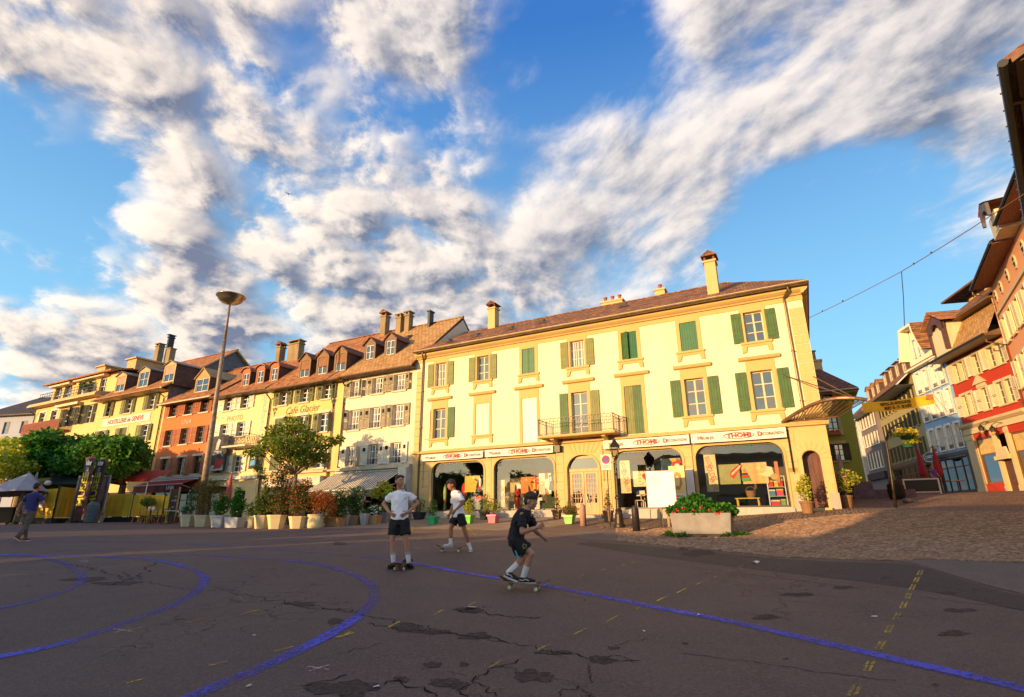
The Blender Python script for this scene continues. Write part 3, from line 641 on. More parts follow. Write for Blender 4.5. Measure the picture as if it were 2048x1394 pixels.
def window(p, x, z, w, h, fmat=None, nx=2, ny=3, sh=None, shm=None, shw=None, style='louvre', sill=None, surround=None, panes=False, curtain=False, depth=.17, shlab=None, sprd=.12, closedz=0.0, bracket=False, open_in=False):
    fmat = fmat or WHITE_P
    f = obj('window', frame_mesh(w, h, nx, ny, fmat), p, (x, depth, z))
    if panes:
        for i in range(nx):
            for j in range(ny):
                q = obj('pane', pane_mesh(w / nx - .05, h / ny - .04), f, (-w/2 + w * (i + .5) / nx, .02, h * j / ny + .02)); q.rotation_euler = (rnd.uniform(-.006, .006), 0, rnd.uniform(-.008, .008))
    else:
        q = obj('pane', pane_mesh(w - .04, h - .04), f, (0, .02, .02)); q.rotation_euler = (0, 0, rnd.uniform(-.02, .02))
    if curtain:
        c = cached(('cur', w, h), lambda: MB().add(*curtmesh(w, h)).mesh('curtain', CURT)); obj('curtain', c, f, (0, .012, 0))
    if sill:
        def sm():
            mb = MB(); ww = w / 2 + sprd; mb.box(-ww, ww, -depth - .10, -depth + .005, -.10, -.002); mb.box(-w/2, w/2, -depth + .006, 0, -.03, 0)
            if bracket:
                mb.box(-ww + .04, ww - .04, -depth - .05, -depth + .005, -.22, -.102)
                for s in (-1, 1): mb.prism([(s * (ww - .03), -.222), (s * (ww - .03), -.50), (s * (ww - .20), -.46), (s * (ww - .26), -.222)], -depth - .07, -depth + .005)
            return mb.mesh('sill', sill)
        obj('sill', cached(('sill', w, sill.name, depth, sprd, bracket), sm), f, (0, 0, 0))
    if surround:
        sw = .17
        def su():
            mb = MB(); yy0, yy1 = -depth - .03, -depth + .004
            mb.box(-w/2 - sw, -w/2, yy0, yy1, 0, h + sw); mb.box(w/2, w/2 + sw, yy0, yy1, 0, h + sw); mb.box(-w/2, w/2, yy0, yy1, h, h + sw); return mb.mesh('surround', surround)
        obj('surround', cached(('sur', w, h, surround.name, depth), su), f)
    if sh:
        shw = shw or w / 2
        m = shutter_mesh(shw, h, shm, style)
        for side, ang in ((-1, sh[0]), (1, sh[1])):
            if ang is None: continue
            o = obj('shutter', m, f); hx = side * (w / 2)
            # closed (0 deg) covers the opening, 180 deg lies open on the wall
            yy = -depth - (.06 if ang > 90 else .01) + (.0 if ang > 20 else closedz)
            o.location = (hx, yy, 0)
            o.rotation_euler = (0, 0, -side * R(180 - ang))
            if side < 0: o.scale = (-1, 1, 1)
            if shlab: o['label'] = shlab
    return f
def curtmesh(w, h):
    n = 16; vs = []
    for i in range(n + 1):
        x = -w/2 + .05 + (w - .1) * i / n; y = .03 * math.sin(i * 1.9); 
        vs += [(x, y, .05), (x, y, h - .05)]
    return vs, [(2*i, 2*i+2, 2*i+3, 2*i+1) for i in range(n) if not (6 <= i < 10)]
def house(name, label, x0, x1, zb, ze, mat, depth=9.0, frame=None, ang=None, holes=(), zr=None, roofmat=None, ov=.55, side_mat=None, rid=.5, roof=True, gut=True, end_l=0.0, end_r=0.0, gutmat=None, reveal=None, hip_r=0.0, hip_l=0.0, soffit=None):
    P = frame or FP; A = FA if ang is None else ang
    h = thing(name, label, 'building', P, A)
    mb = MB(); wall_mb(mb, x0, x1, zb, ze, holes, rmi=2 if reveal else 0)
    for x in (x0, x1): mb.quad((x, 0, zb), (x, depth, zb), (x, depth, ze), (x, 0, ze), 1)
    mb.quad((x0, depth, zb), (x0, depth, ze), (x1, depth, ze), (x1, depth, zb), 1)
    yr = depth * rid
    if roof and zr:
        for x, hp in ((x0, hip_l), (x1, hip_r)):
            if not hp: mb.add([(x, 0, ze), (x, depth, ze), (x, yr, zr - .12)], [(0, 1, 2)], 1)
    mb.build('wall', [mat, side_mat or mat] + ([reveal] if reveal else []), h)
    if roof and zr:
        m = roofmat or TILE_A; s = (zr - ze) / yr; th = .14
        X0, X1 = x0 - end_l, x1 + end_r; e = MB(); zl = ze - ov * s
        a, b = X0 + hip_l * 0, X1; ra, rb = X0 + hip_l, X1 - hip_r
        nn = 8
        def slope(pA, pB, pC, pD):               # eave A-B, ridge D-C : top, underside and edges
            t = Vector((0, 0, th)); A_, B_, C_, D_ = map(Vector, (pA, pB, pC, pD))
            e.quad(A_ + t, B_ + t, C_ + t, D_ + t); e.quad(A_, D_, C_, B_, 1); e.quad(A_, B_, B_ + t, A_ + t, 1); e.quad(B_, C_, C_ + t, B_ + t, 1); e.quad(D_, A_, A_ + t, D_ + t, 1)
        slope((a, -ov, zl), (b, -ov, zl), (rb, yr, zr), (ra, yr, zr))
        ob = ov
        slope((b, depth + ob, zl), (a, depth + ob, zl), (ra, yr, zr), (rb, yr, zr))
        if hip_r: slope((b, -ov, zl), (b, depth + ob, zl), (rb, yr, zr), (rb, yr, zr))
        if hip_l: slope((a, depth + ob, zl), (a, -ov, zl), (ra, yr, zr), (ra, yr, zr))
        ro = e.build('roof', [m, soffit or WOODF], h)
        r = MB(); k = max(3, int((rb - ra) / .38))
        for i in range(k):                         # ridge tiles, each a half barrel
            xa = ra + (rb - ra) * i / k; xb = ra + (rb - ra) * (i + 1.08) / k
            P0 = [(math.cos(t) * .13, math.sin(t) * .12) for t in np.linspace(0, math.pi, 5)]
            r.add([(xa, yr + u, zr + th - .05 + v) for u, v in P0] + [(xb, yr + u * .9, zr + th - .05 + v * .9) for u, v in P0], [(j, j + 5, j + 6, j + 1) for j in range(4)])
        tag(r.build('ridge_tiles', m, ro), kind='stuff')
        if gut:
            g = MB(); gm = gutmat or COPPER
            ring = [(-ov - .07 + .085 * math.cos(t), zl + .05 + .085 * math.sin(t)) for t in np.linspace(math.pi, 2 * math.pi, 6)]
            ring += [(y + 0, z) for y, z in [(-ov + .0, zl + .05)]]
            ring2 = [(-ov - .07 + .075 * math.cos(t), zl + .052 + .075 * math.sin(t)) for t in np.linspace(2 * math.pi, math.pi, 6)]
            pr = ring[:6] + ring2
            g.prism([(y, z) for y, z in pr], a, b, axis='x'); g.build('gutter', gm, h)
            # boxed eave under the overhang
            sfm = soffit or WOODF; mb = MB(); mb.quad((a, -ov + .02, zl + .0), (a, -.002, zl - .02), (b, -.002, zl - .02), (b, -ov + .02, zl + .0)); mb.build('soffit', sfm, h)
        h['ze'] = ze; h['slope'] = s; h['zl'] = zl
    return h
def roofz(h, y): return h['ze'] + h['slope'] * y + .14
def roofy(h, z): return (z - .14 - h['ze']) / h['slope']
def downpipe(p, x, zt, zb, y=-.09, r=.05, mat=None, out=.5):
    mb = MB(); mb.tube([(x + .25, -out, zt + .42), (x + .22, -out, zt + .25), (x, y, zt), (x, y, zt - .2)], r * .95, 8); mb.tube([(x, y, zt - .2), (x, y, zb)], r, 8)
    for z in np.arange(zb + .8, zt - .4, 2.2): mb.box(x - r - .02, x + r + .02, y - r - .01, y + .085, z, z + .04)
    return mb.build('downpipe', mat or COPPER, p)
def chimney(p, x, y, z0, z1, w, d, mat, cap='roof', capmat=None, pots=0):
    mb = MB(); mb.box(x - w/2, x + w/2, y - d/2, y + d/2, z0, z1); mb.box(x - w/2 - .06, x + w/2 + .06, y - d/2 - .06, y + d/2 + .06, z1 + .003, z1 + .11)
    c = mb.build('chimney', mat, p); capmat = capmat or TILE_A
    t = MB()
    if cap == 'roof':
        for sx in (-1, 1):
            for sy in (-1, 1): t.box(x + sx * (w/2 - .05) - .05, x + sx * (w/2 - .05) + .05, y + sy * (d/2 - .05) - .05, y + sy * (d/2 - .05) + .05, z1 + .112, z1 + .32)
        t.prism([(x - w/2 - .12, z1 + .322), (x + w/2 + .12, z1 + .322), (x + w/2 + .12, z1 + .36), (x, z1 + .62), (x - w/2 - .12, z1 + .36)], y - d/2 - .12, y + d/2 + .12)
        t.build('chimney_cap', capmat, c)
    elif cap == 'pots':
        for i in range(pots):
            xx = x + (i - (pots - 1) / 2) * w / pots; q = MB(); q.lathe([(.11, 0), (.10, .28), (.13, .30), (.13, .36), (.07, .37)], (xx, y, z1 + .112), 10); q.build('chimney_pot', cm('terracotta', (.33, .10, .05)), c)
    elif cap == 'slab':
        for sx in (-1, 1): t.box(x + sx * (w/2 - .07) - .06, x + sx * (w/2 - .07) + .06, y - d/2, y + d/2, z1 + .112, z1 + .3)
        t.box(x - w/2 - .1, x + w/2 + .1, y - d/2 - .1, y + d/2 + .1, z1 + .302, z1 + .38); t.build('chimney_cap', mat, c)
    elif cap == 'pipe':
        t.tube([(x, y, z1 + .1), (x, y, z1 + .75)], .1, 8); t.tube([(x, y, z1 + .75), (x, y, z1 + .8)], .18, 8); t.build('chimney_cap', ZINC, c)
    return c
def dormer(h, x, w, z0, hw, gable=.45, wall=None, roofm=None, fmat=None, style='gable', nx=2, ny=2, ovh=.12, blind=None):
    """dormer standing on the front slope with its front at the height z0"""
    y = roofy(h, z0) ; wall = wall or WOODF
    zt = z0 + hw; back = min(roofy(h, zt + gable * .6), 60) + .05
    mb = MB(); fw = .14
    wall_mb(mb, x - w/2, x + w/2, z0 - .25, zt, [(x - w/2 + fw, x + w/2 - fw, z0 + .06, zt - .08)], y, .1)
    for s in (-1, 1): mb.quad((x + s * w/2, y, z0 - .3), (x + s * w/2, back, z0 - .3), (x + s * w/2, back, zt), (x + s * w/2, y, zt), 1)
    if style == 'arch': top = [(x + (w/2 + .04) * math.cos(t), zt + gable * math.sin(t)) for t in np.linspace(0, math.pi, 9)]
    elif style == 'flat': top = [(x + w/2, zt), (x + w/2, zt + .02), (x - w/2, zt + .02), (x - w/2, zt)]
    else: top = [(x + w/2, zt), (x, zt + gable), (x - w/2, zt)]
    mb.poly([(a, y, b) for a, b in top][::-1])
    d = mb.build('dormer', [wall, cm('dormer_side', (.10, .055, .035), var=.2)], h)
    t = MB(); oo = ovh
    if style == 'arch': prof = [(x + (w/2 + .1) * math.cos(t_), zt + (gable + .06) * math.sin(t_)) for t_ in np.linspace(0, math.pi, 9)]
    elif style == 'flat': prof = [(x + w/2 + oo, zt + .03), (x - w/2 - oo, zt + .03)]
    else: prof = [(x + w/2 + oo, zt - gable * oo / (w/2)), (x, zt + gable + .04), (x - w/2 - oo, zt - gable * oo / (w/2))]
    inner = [(a, b) for a, b in prof]; outer = [(a + (0.0), b + .08) for a, b in prof]
    n = len(prof)
    for i in range(n - 1):
        t.add([(inner[i][0], y - oo, inner[i][1]), (inner[i+1][0], y - oo, inner[i+1][1]), (outer[i+1][0], y - oo, outer[i+1][1]), (outer[i][0], y - oo, outer[i][1]),
               (inner[i][0], back + .8, inner[i][1]), (inner[i+1][0], back + .8, inner[i+1][1]), (outer[i+1][0], back + .8, outer[i+1][1]), (outer[i][0], back + .8, outer[i][1])],
              [(0,1,2,3),(3,2,6,7),(1,0,4,5),(0,3,7,4),(2,1,5,6)])
    t.build('dormer_roof', roofm or TILE_B, d)
    ww, hh = w - 2 * fw, hw - .14
    f = obj('window', frame_mesh(round(ww, 3), round(hh, 3), nx, ny, fmat or WHITE_P, .035, .05), d, (x, y + .05, z0 + .06))
    pn = MB(); pn.quad((x - ww/2, y + .08, z0 + .06), (x + ww/2, y + .08, z0 + .06), (x + ww/2, y + .08, zt - .08), (x - ww/2, y + .08, zt - .08)); pn.build('pane', _glass, d)
    if blind: b = MB(); b.box(x - ww/2 + .03, x + ww/2 - .03, y + .02, y + .045, z0 + .06 + hh * .45, zt - .1); b.build('blind', blind, d)
    return d
def skylight(h, x, z, w, l):
    s = h['slope']; y = roofy(h, z); n = math.hypot(1, s); M = Matrix.Translation((x, y, z + .05)) @ Matrix.Rotation(math.atan(s), 4, 'X')
    mb = MB(); mb.obox(M, w, l, .12); k = mb.build('skylight', ZINC, h); q = MB(); q.obox(M @ Matrix.Translation((0, 0, .064)), w - .14, l - .14, .01); q.build('pane', _glass, k); return k
def snowguard(h, x, z):
    s = h['slope']; y = roofy(h, z); mb = MB(); M = Matrix.Translation((x, y, z + .08)) @ Matrix.Rotation(math.atan(s), 4, 'X'); mb.prism([(-.28, 0), (.28, 0), (.22, .14), (-.22, .14)], -.18, .25); 
    mb.v = [tuple(M @ Vector(v)) for v in mb.v]; mb.build('roof_vent', ZINC, h)
def plastermat(name, col, dirt=.5, rough=.9, dirtcol=None, streak=1.0):
    m = bpy.data.materials.new(name); m.use_nodes = True; t = m.node_tree; b = t.nodes['Principled BSDF']; b.inputs['Roughness'].default_value = rough; b.inputs['Specular IOR Level'].default_value = .15
    co = t.nodes.new('ShaderNodeTexCoord').outputs['Object']
    def nz(sc, d, st=None):
        v = co
        if st: mp = t.nodes.new('ShaderNodeMapping'); mp.inputs['Scale'].default_value = st; t.links.new(co, mp.inputs['Vector']); v = mp.outputs[0]
        n = t.nodes.new('ShaderNodeTexNoise'); n.inputs['Scale'].default_value = sc; n.inputs['Detail'].default_value = d; n.inputs['Roughness'].default_value = .62; t.links.new(v, n.inputs['Vector']); return n.outputs[0]
    dc = dirtcol or tuple(c * .62 for c in col)
    c = wmix(wmap(nz(.55, 7), .42, .75, 0, .55 * dirt, True, t), col, dc, t)
    c = wmix(wmap(nz(1.6, 6, (2.2, 2.2, .22)), .50, .78, 0, .6 * dirt * streak, True, t), c, tuple(x * .8 for x in dc), t)
    c = wmix(wmap(nz(9, 4), .35, .7, 0, .18, False, t), c, tuple(min(1, x * 1.12) for x in col), t)
    t.links.new(c, b.inputs['Base Color'])
    bp = t.nodes.new('ShaderNodeBump'); bp.inputs['Strength'].default_value = .25; bp.inputs['Distance'].default_value = .012; t.links.new(nz(60, 4), bp.inputs['Height']); t.links.new(bp.outputs[0], b.inputs['Normal']); return m
# ------------------------------------------------------------------ the yellow furniture shop building
FN = Vector((-math.sin(FA), math.cos(FA), 0))          # into the house
FR = Vector((math.cos(FA), math.sin(FA), 0))
def back(t, zp, y, P=None, A=None):
    """a point seen at (t, zp) on the facade plane, set back by y: its (t, z)"""
    P = P or FP; A = FA if A is None else A
    r = Vector((math.cos(A), math.sin(A))); n = Vector((-math.sin(A), math.cos(A)))
    q = Vector((P[0], P[1])) + r * t; b = q.x / q.y; e = (zp - CZ) / q.y
    o = Vector((P[0], P[1])) + n * y
    tt = (b * o.y - o.x) / (r.x - b * r.y); Y = o.y + tt * r.y
    return tt, e * Y + CZ
def onroof(h, t, zp, **k):
    y = 0.0
    for _ in range(40):
        tt, z = back(t, zp, y, **k); y = max(-.3, y + .5 * (roofy(h, z) - y) if h['slope'] else 0)
    return tt, y, z
def fw(t, y, z): return Vector((FP.x + FR.x * t + FN.x * y, FP.y + FR.y * t + FN.y * y, z))
PL_Y = plastermat('pale_yellow_plaster', (.86, .73, .45), .85, dirtcol=(.72, .56, .30))
PL_OCH = plastermat('ochre_masonry', (.60, .42, .19), .5, dirtcol=(.42, .28, .13))
TRIM = plastermat('ochre_trim', (.56, .385, .155), .4)
GREYST = plastermat('grey_plinth_stone', (.42, .38, .33), .8, dirtcol=(.2, .17, .14))
SH_G = pmat('green_shutter', (.040, .115, .018), .55, .18, 2.5)
SH_GD = pmat('dark_green_shutter', (.012, .13, .045), .5, .12, 2.5)
SH_OL = pmat('olive_shutter', (.17, .18, .035), .55, .15, 2.5)
SH_W = pmat('pale_shutter', (.60, .47, .24), .35, .08, 2.5, spec=.6)  # lit version of the green shutters, sun glare put into the paint
WX = [1.19, 4.15, 7.1, 9.98, 12.8, 15.72, 18.62]
holes = []
for i, x in enumerate(WX):
    holes.append((x - .40, x + .40, 9.10, 10.55))
    lo = 5.36 if i in (2, 3, 4) else 5.98
    holes.append((x - .44, x + .44, lo, 7.74))
SHOPS = [(.81, 4.30), (4.93, 8.46), (11.60, 14.85), (15.43, 19.0)]
for a, b in SHOPS: holes.append((a, b, 1.90, 4.58))
DOOR = (9.18, 10.84, 1.66, 4.52); ARCH = (19.66, 20.32, 1.86, 4.14)
holes += [DOOR, ARCH]
th = house('shop_house', 'long pale yellow three-storey shop house with green shutters and balcony', -.62, 20.7, 1.2, 11.55, PL_Y, 11.0, holes=holes, roof=True, zr=14.15, roofmat=TILE_A, ov=.52, rid=.46, hip_r=3.6, end_r=.36, end_l=-.1, gutmat=ZINC, soffit=cm('cream_soffit', (.58, .42, .20)))
# ground-floor masonry lining, rounded tops of the shop openings
rl = MB()
gf = [h for h in holes if h[2] < 5]
wall_mb(rl, -.62, 20.72, 1.2, 5.12, gf, -.03, .035)
rl.quad((20.72, -.03, 1.2), (20.72, 11, 1.2), (20.72, 11, 5.12), (20.72, -.03, 5.12))
def corner(mb, xc, zc, r, sx, y0, y1, n=8):
    arc = [(xc - sx * r * (1 - math.cos(t)) , zc - r * (1 - math.sin(t))) for t in np.linspace(0, math.pi / 2, n)]
    # spandrel between the square corner and the arc
    P = [(xc, zc)] + [(xc - sx * r + sx * r * math.cos(t), zc - r + r * math.sin(t)) for t in np.linspace(math.pi / 2, 0, n)]
    mb.prism(P, y0, y1)
for a, b in SHOPS:
    corner(rl, a, 4.58, .55, -1, -.03, .17); corner(rl, b, 4.58, .55, 1, -.03, .17)
corner(rl, DOOR[0], 4.52, .75, -1, -.03, .17); corner(rl, DOOR[1], 4.52, .75, 1, -.03, .17)
corner(rl, ARCH[0], 4.14, .33, -1, -.03, .45); corner(rl, ARCH[1], 4.14, .33, 1, -.03, .45)
rl.build('ground_floor_masonry', PL_OCH, th)
# rusticated blocks on the piers
def blocks(x0, x1, z0, z1, rows, y=-.03, pr=.022, gap=.016, mat=PL_OCH, half=False):
    hh = (z1 - z0) / rows
    for k in range(rows):
        w = x1 - x0; parts = [(x0, x1)] if w < 1.0 else ([(x0, x0 + w * .5), (x0 + w * .5, x1)] if k % 2 else [(x0, x0 + w * .27), (x0 + w * .27, x0 + w * .73), (x0 + w * .73, x1)])
        for a, b in parts:
            mb = MB(); e = .008; aa, bb, cc, dd = a + gap / 2, b - gap / 2, z0 + k * hh + gap / 2, z0 + (k + 1) * hh - gap / 2
            mb.add([(aa, y - .001, cc), (bb, y - .001, cc), (bb, y - .001, dd), (aa, y - .001, dd), (aa + e, y - pr, cc + e), (bb - e, y - pr, cc + e), (bb - e, y - pr, dd - e), (aa + e, y - pr, dd - e)], [(0,1,5,4),(1,2,6,5),(2,3,7,6),(3,0,4,7),(4,5,6,7)])
            mb.build('stone_block', mat, th)
for a, b in [(-.05, .62), (4.46, 4.78), (8.62, 9.02), (11.0, 11.44), (14.98, 15.30), (19.12, 19.50)]: blocks(a, b, 1.98, 4.98, 7)
blocks(-.6, -.16, 1.3, 10.2, 20, mat=PL_OCH)
blocks(20.12, 20.69, 5.3, 10.4, 12, y=-.001, pr=.02)
blocks(20.55, 20.70, 1.9, 3.6, 4)
# voussoirs over the door and round the little arch
def voussoir(xc, zc, r0, r1, a0, a1, y=-.031, pr=.02):
    g = .012; P = []
    for r, a in ((r0, a0 + g), (r0, a1 - g), (r1, a1 - g), (r1, a0 + g)):
        P.append((xc + r * math.cos(a), zc + r * math.sin(a)))
    mb = MB(); mb.prism(P, y - pr, y); mb.build('stone_block', PL_OCH, th)
for k in range(9): voussoir(19.99, 3.80, .36, .74, math.pi * k / 9, math.pi * (k + 1) / 9)
for k in range(7):
    x = 9.35 + 1.32 * k / 7; xb = 9.05 + 1.95 * k / 7; x2 = 9.35 + 1.32 * (k + 1) / 7; xb2 = 9.05 + 1.95 * (k + 1) / 7
    mb = MB(); mb.prism([(x + .012, 4.60), (x2 - .012, 4.60), (xb2 - .012, 5.1), (xb + .012, 5.1)], -.05, -.031); mb.build('stone_block', PL_OCH, th)
# door surround mouldings and shop mouldings
def archtrim(a, b, z0, z1, r, w, y0, y1, mat, name):
    inn = [(a, z0)] + [(a + r - r * math.cos(t), z1 - r + r * math.sin(t)) for t in np.linspace(0, math.pi / 2, 9)] + [(b - r + r * math.sin(t), z1 - r + r * math.cos(t)) for t in np.linspace(0, math.pi / 2, 9)] + [(b, z0)]
    out = [(a - w, z0)] + [(a + r - (r + w) * math.cos(t), z1 - r + (r + w) * math.sin(t)) for t in np.linspace(0, math.pi / 2, 9)] + [(b - r + (r + w) * math.sin(t), z1 - r + (r + w) * math.cos(t)) for t in np.linspace(0, math.pi / 2, 9)] + [(b + w, z0)]
    mb = MB(); n = len(inn)
    for i in range(n - 1):
        mb.add([(*inn[i][:1], y0, inn[i][1]), (inn[i+1][0], y0, inn[i+1][1]), (out[i+1][0], y0, out[i+1][1]), (out[i][0], y0, out[i][1]), (inn[i][0], y1, inn[i][1]), (inn[i+1][0], y1, inn[i+1][1]), (out[i+1][0], y1, out[i+1][1]), (out[i][0], y1, out[i][1])], [(0,3,2,1),(0,1,5,4),(3,7,6,2)])
    return mb.build(name, mat, th)
for a, b in SHOPS: archtrim(a, b, 1.9, 4.58, .55, .09, -.07, -.031, TRIM, 'opening_moulding')
archtrim(DOOR[0], DOOR[1], 1.66, 4.52, .75, .10, -.08, -.031, TRIM, 'opening_moulding')
DKFR = pmat('dark_shop_frame', (.035, .028, .02), .4, .1)
SILLST = plastermat('sill_stone', (.50, .42, .36), .9, dirtcol=(.25, .2, .17))
for i, (a, b) in enumerate(SHOPS):
    mb = MB(); y0, y1 = .10, .16; w = .06
    mb.box(a, a + w, y0, y1, 1.9, 4.58); mb.box(b - w, b, y0, y1, 1.9, 4.58); mb.box(a + w, b - w, y0, y1, 1.9, 1.98); mb.box(a + w, b - w, y0, y1, 4.5, 4.58)
    corner(mb, a + w, 4.5, .5, -1, y0, y1); corner(mb, b - w, 4.5, .5, 1, y0, y1)
    f = mb.build('shop_window', DKFR, th)
    q = MB(); q.quad((a + .03, .13, 1.93), (b - .03, .13, 1.93), (b - .03, .13, 4.55), (a + .03, .13, 4.55)); q.build('pane', _shopglass, f)
    q = MB(); q.box(a - .12, b + .12, -.16, -.032, 1.3, 1.86); q.box(a - .06, b + .06, -.10, .08, 1.862, 1.91); q.build('sill', SILLST, f)
for a, b in [(-.62, .65), (4.45, 4.80), (8.6, 9.06), (10.96, 11.45), (14.98, 15.30), (19.15, 19.56), (20.42, 20.76)]:
    mb = MB(); mb.box(a, b, -.09, -.032, 1.2, 1.96 if a < 19 else 2.42); mb.build('plinth_stone', GREYST if a > 19 or a < 0 else SILLST, th)
# string course, frieze and cornice
mb = MB(); mb.prism([(-.03, 5.12), (-.16, 5.16), (-.16, 5.22), (-.10, 5.26), (-.10, 5.30), (0, 5.34)], -.62, 20.86, axis='x'); mb.build('string_course', TRIM, th)
mb = MB(); mb.box(-.62, 20.73, -.03, 0.0, 10.72, 10.94); mb.build('frieze', TRIM, th); mb = MB(); mb.prism([(-.002, 10.942), (-.10, 10.96), (-.13, 11.02), (-.2, 11.06), (-.3, 11.14), (-.32, 11.24), (-.002, 11.24)], -.62, 20.9, axis='x'); mb.build('cornice', TRIM, th)
mb = MB(); mb.prism([(20.70, 10.942), (20.8, 10.96), (20.83, 11.02), (20.9, 11.06), (20.97, 11.14), (20.99, 11.24), (20.70, 11.24)], -.3, 11, axis='y'); mb.build('cornice', TRIM, th)
# windows, top floor
FRM = pmat('ochre_window_frame', (.62, .50, .28), .5, .08)
SIDES = [('G', 180, 180, SH_OL, SH_OL), ('O', 180, 180, SH_OL, SH_OL), ('C', 0, 0, SH_GD, SH_GD), ('G', 180, 180, SH_OL, SH_OL), ('H', 28, 8, SH_G, SH_GD), ('C', 0, 0, SH_GD, SH_GD), ('G', 180, 180, SH_G, SH_G)]
for i, x in enumerate(WX):
    k, l, r, m1, m2 = SIDES[i]
    f = window(th, x, 9.10, .80, 1.45, FRM, 2, 3, None, sill=TRIM, surround=TRIM, panes=True, curtain=i in (0, 3), bracket=True, sprd=.26)
    for s, ang, m in ((-1, l, m1), (1, r, m2)):
        o = obj('shutter', shutter_mesh(.44, 1.45, m, 'plank'), f, (s * .40, -.17 - (.07 if ang > 90 else -.05), 0)); o.rotation_euler = (0, 0, -R(180 - ang) * s); o.scale = (s, 1, 1)
        if ang == 180: o.location.x = s * .50
        o['label'] = 'green plank shutter folded back on the wall' if ang == 180 else 'closed green plank shutter'
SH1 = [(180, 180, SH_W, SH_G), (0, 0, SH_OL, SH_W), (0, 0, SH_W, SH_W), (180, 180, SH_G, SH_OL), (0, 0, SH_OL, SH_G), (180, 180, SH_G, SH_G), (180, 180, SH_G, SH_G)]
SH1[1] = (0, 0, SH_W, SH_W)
for i, x in enumerate(WX):
    l, r, m1, m2 = SH1[i]; lo = 5.36 if i in (2, 3, 4) else 5.98; H = 7.74 - lo
    f = window(th, x, lo, .88, H, FRM, 2, 3 if lo > 5.5 else 4, None, sill=None if i in (2, 3, 4) else TRIM, surround=None, panes=True, bracket=True, sprd=.26)
    s_ = MB()
    for s in (-1, 1): s_.box(min(s * .44, s * .60), max(s * .44, s * .60), -.2, -.166, 0, H)
    s_.box(-.60, .60, -.2, -.166, H, H + .48); s_.prism([(-.166, H + .48), (-.30, H + .53), (-.34, H + .60), (-.36, H + .66), (-.166, H + .68)], -.86, .86, axis='x'); s_.build('hood', TRIM, f)
    for s, ang, m in ((-1, l, m1), (1, r, m2)):
        o = obj('shutter', shutter_mesh(.47, H, m, 'plank'), f, (s * (.44 if ang == 0 else .62), -.17 - (.07 if ang > 90 else -.05), 0)); o.rotation_euler = (0, 0, -R(180 - ang) * s); o.scale = (s, 1, 1)
        o['label'] = ('pale sunlit' if m is SH_W else 'green') + ' plank shutter ' + ('folded back' if ang == 180 else 'closed over the window')
# open casement with a dark room behind at the second top window
# entrance door: two leaves with small panes
DW = pmat('honey_wood_door', (.50, .27, .085), .45, .14, 6, .1, 30, stretch=(1, 1, .2)); 
mb = MB(); mb.box(DOOR[0], DOOR[0] + .1, .10, .17, 1.66, 4.0); mb.box(DOOR[1] - .1, DOOR[1], .10, .17, 1.66, 4.0); mb.box(DOOR[0], DOOR[1], .08, .17, 3.72, 3.86); mb.box(DOOR[0] + .2, DOOR[1] - .2, .10, .16, 4.36, 4.46)
fr = mb.build('door_frame', DW, th)
q = MB(); q.quad((DOOR[0] + .02, .14, 3.87), (DOOR[1] - .02, .14, 3.87), (DOOR[1] - .02, .14, 4.5), (DOOR[0] + .02, .14, 4.5)); q.build('pane', _glass, fr)
for s in (-1, 1):
    xc = (DOOR[0] + DOOR[1]) / 2; a, b = (xc - .72, xc - .012) if s < 0 else (xc + .012, xc + .72); mb = MB()
    mb.box(a, a + .10, .09, .14, 1.68, 3.71); mb.box(b - .10, b, .09, .14, 1.68, 3.71); mb.box(a + .1, b - .1, .09, .14, 3.61, 3.71); mb.box(a + .1, b - .1, .09, .14, 1.68, 2.22)
    mb.box(a + .16, b - .16, .08, .09, 1.78, 2.12); nx_, nz_ = 4, 6
    for i in range(1, nx_): x = a + .1 + (b - a - .2) * i / nx_; mb.box(x - .012, x + .012, .10, .13, 2.22, 3.61)
    for j in range(1, nz_): z = 2.22 + 1.39 * j / nz_; mb.box(a + .1, b - .1, .102, .128, z - .012, z + .012)
    d = mb.build('door', DW, th); q = MB(); q.quad((a + .1, .12, 2.22), (b - .1, .12, 2.22), (b - .1, .12, 3.61), (a + .1, .12, 3.61)); q.build('pane', _glass, d)
    q = MB(); q.tube([(xc + s * .10, .03, 2.6), (xc + s * .30, .06, 1.98)], .016, 6); q.build('handle', WHITE_P, d)
mb = MB(); mb.box(DOOR[0] - .1, DOOR[1] + .1, -.35, .2, 1.2, 1.655); mb.build('door_step', SILLST, th)
# little arched side door
DB = pmat('red_brown_door', (.13, .035, .018), .4, .3, 5, stretch=(3, 1, .3))
mb = MB(); mb.box(ARCH[0], ARCH[1], .44, .49, 1.86, 4.16); 
for x in (19.77, 19.99, 20.2): mb.box(x - .03, x + .03, .42, .44, 1.9, 3.9)
for z in (2.5, 3.2): mb.box(ARCH[0], ARCH[1], .415, .425, z - .04, z + .04)
d = mb.build('door', DB, th); d['label'] = 'narrow red-brown arched wooden door'
mb = MB()
for y in (.0,): mb.quad((ARCH[0], 0, 1.86), (ARCH[0], .45, 1.86), (ARCH[0], .45, 3.9), (ARCH[0], 0, 3.9)); mb.quad((ARCH[1], 0, 1.86), (ARCH[1], .45, 1.86), (ARCH[1], .45, 3.9), (ARCH[1], 0, 3.9)); mb.box(ARCH[0] - .1, ARCH[1] + .1, -.3, .45, 1.3, 1.858)
mb.build('door_reveal', PL_OCH, th)
mb = MB(); mb.box(18.98 + .14, 18.98 + .46, -.062, -.052, 3.3, 3.46); mb.build('name_plate', cm('brass_plate', (.36, .24, .07), metal=.4), th)
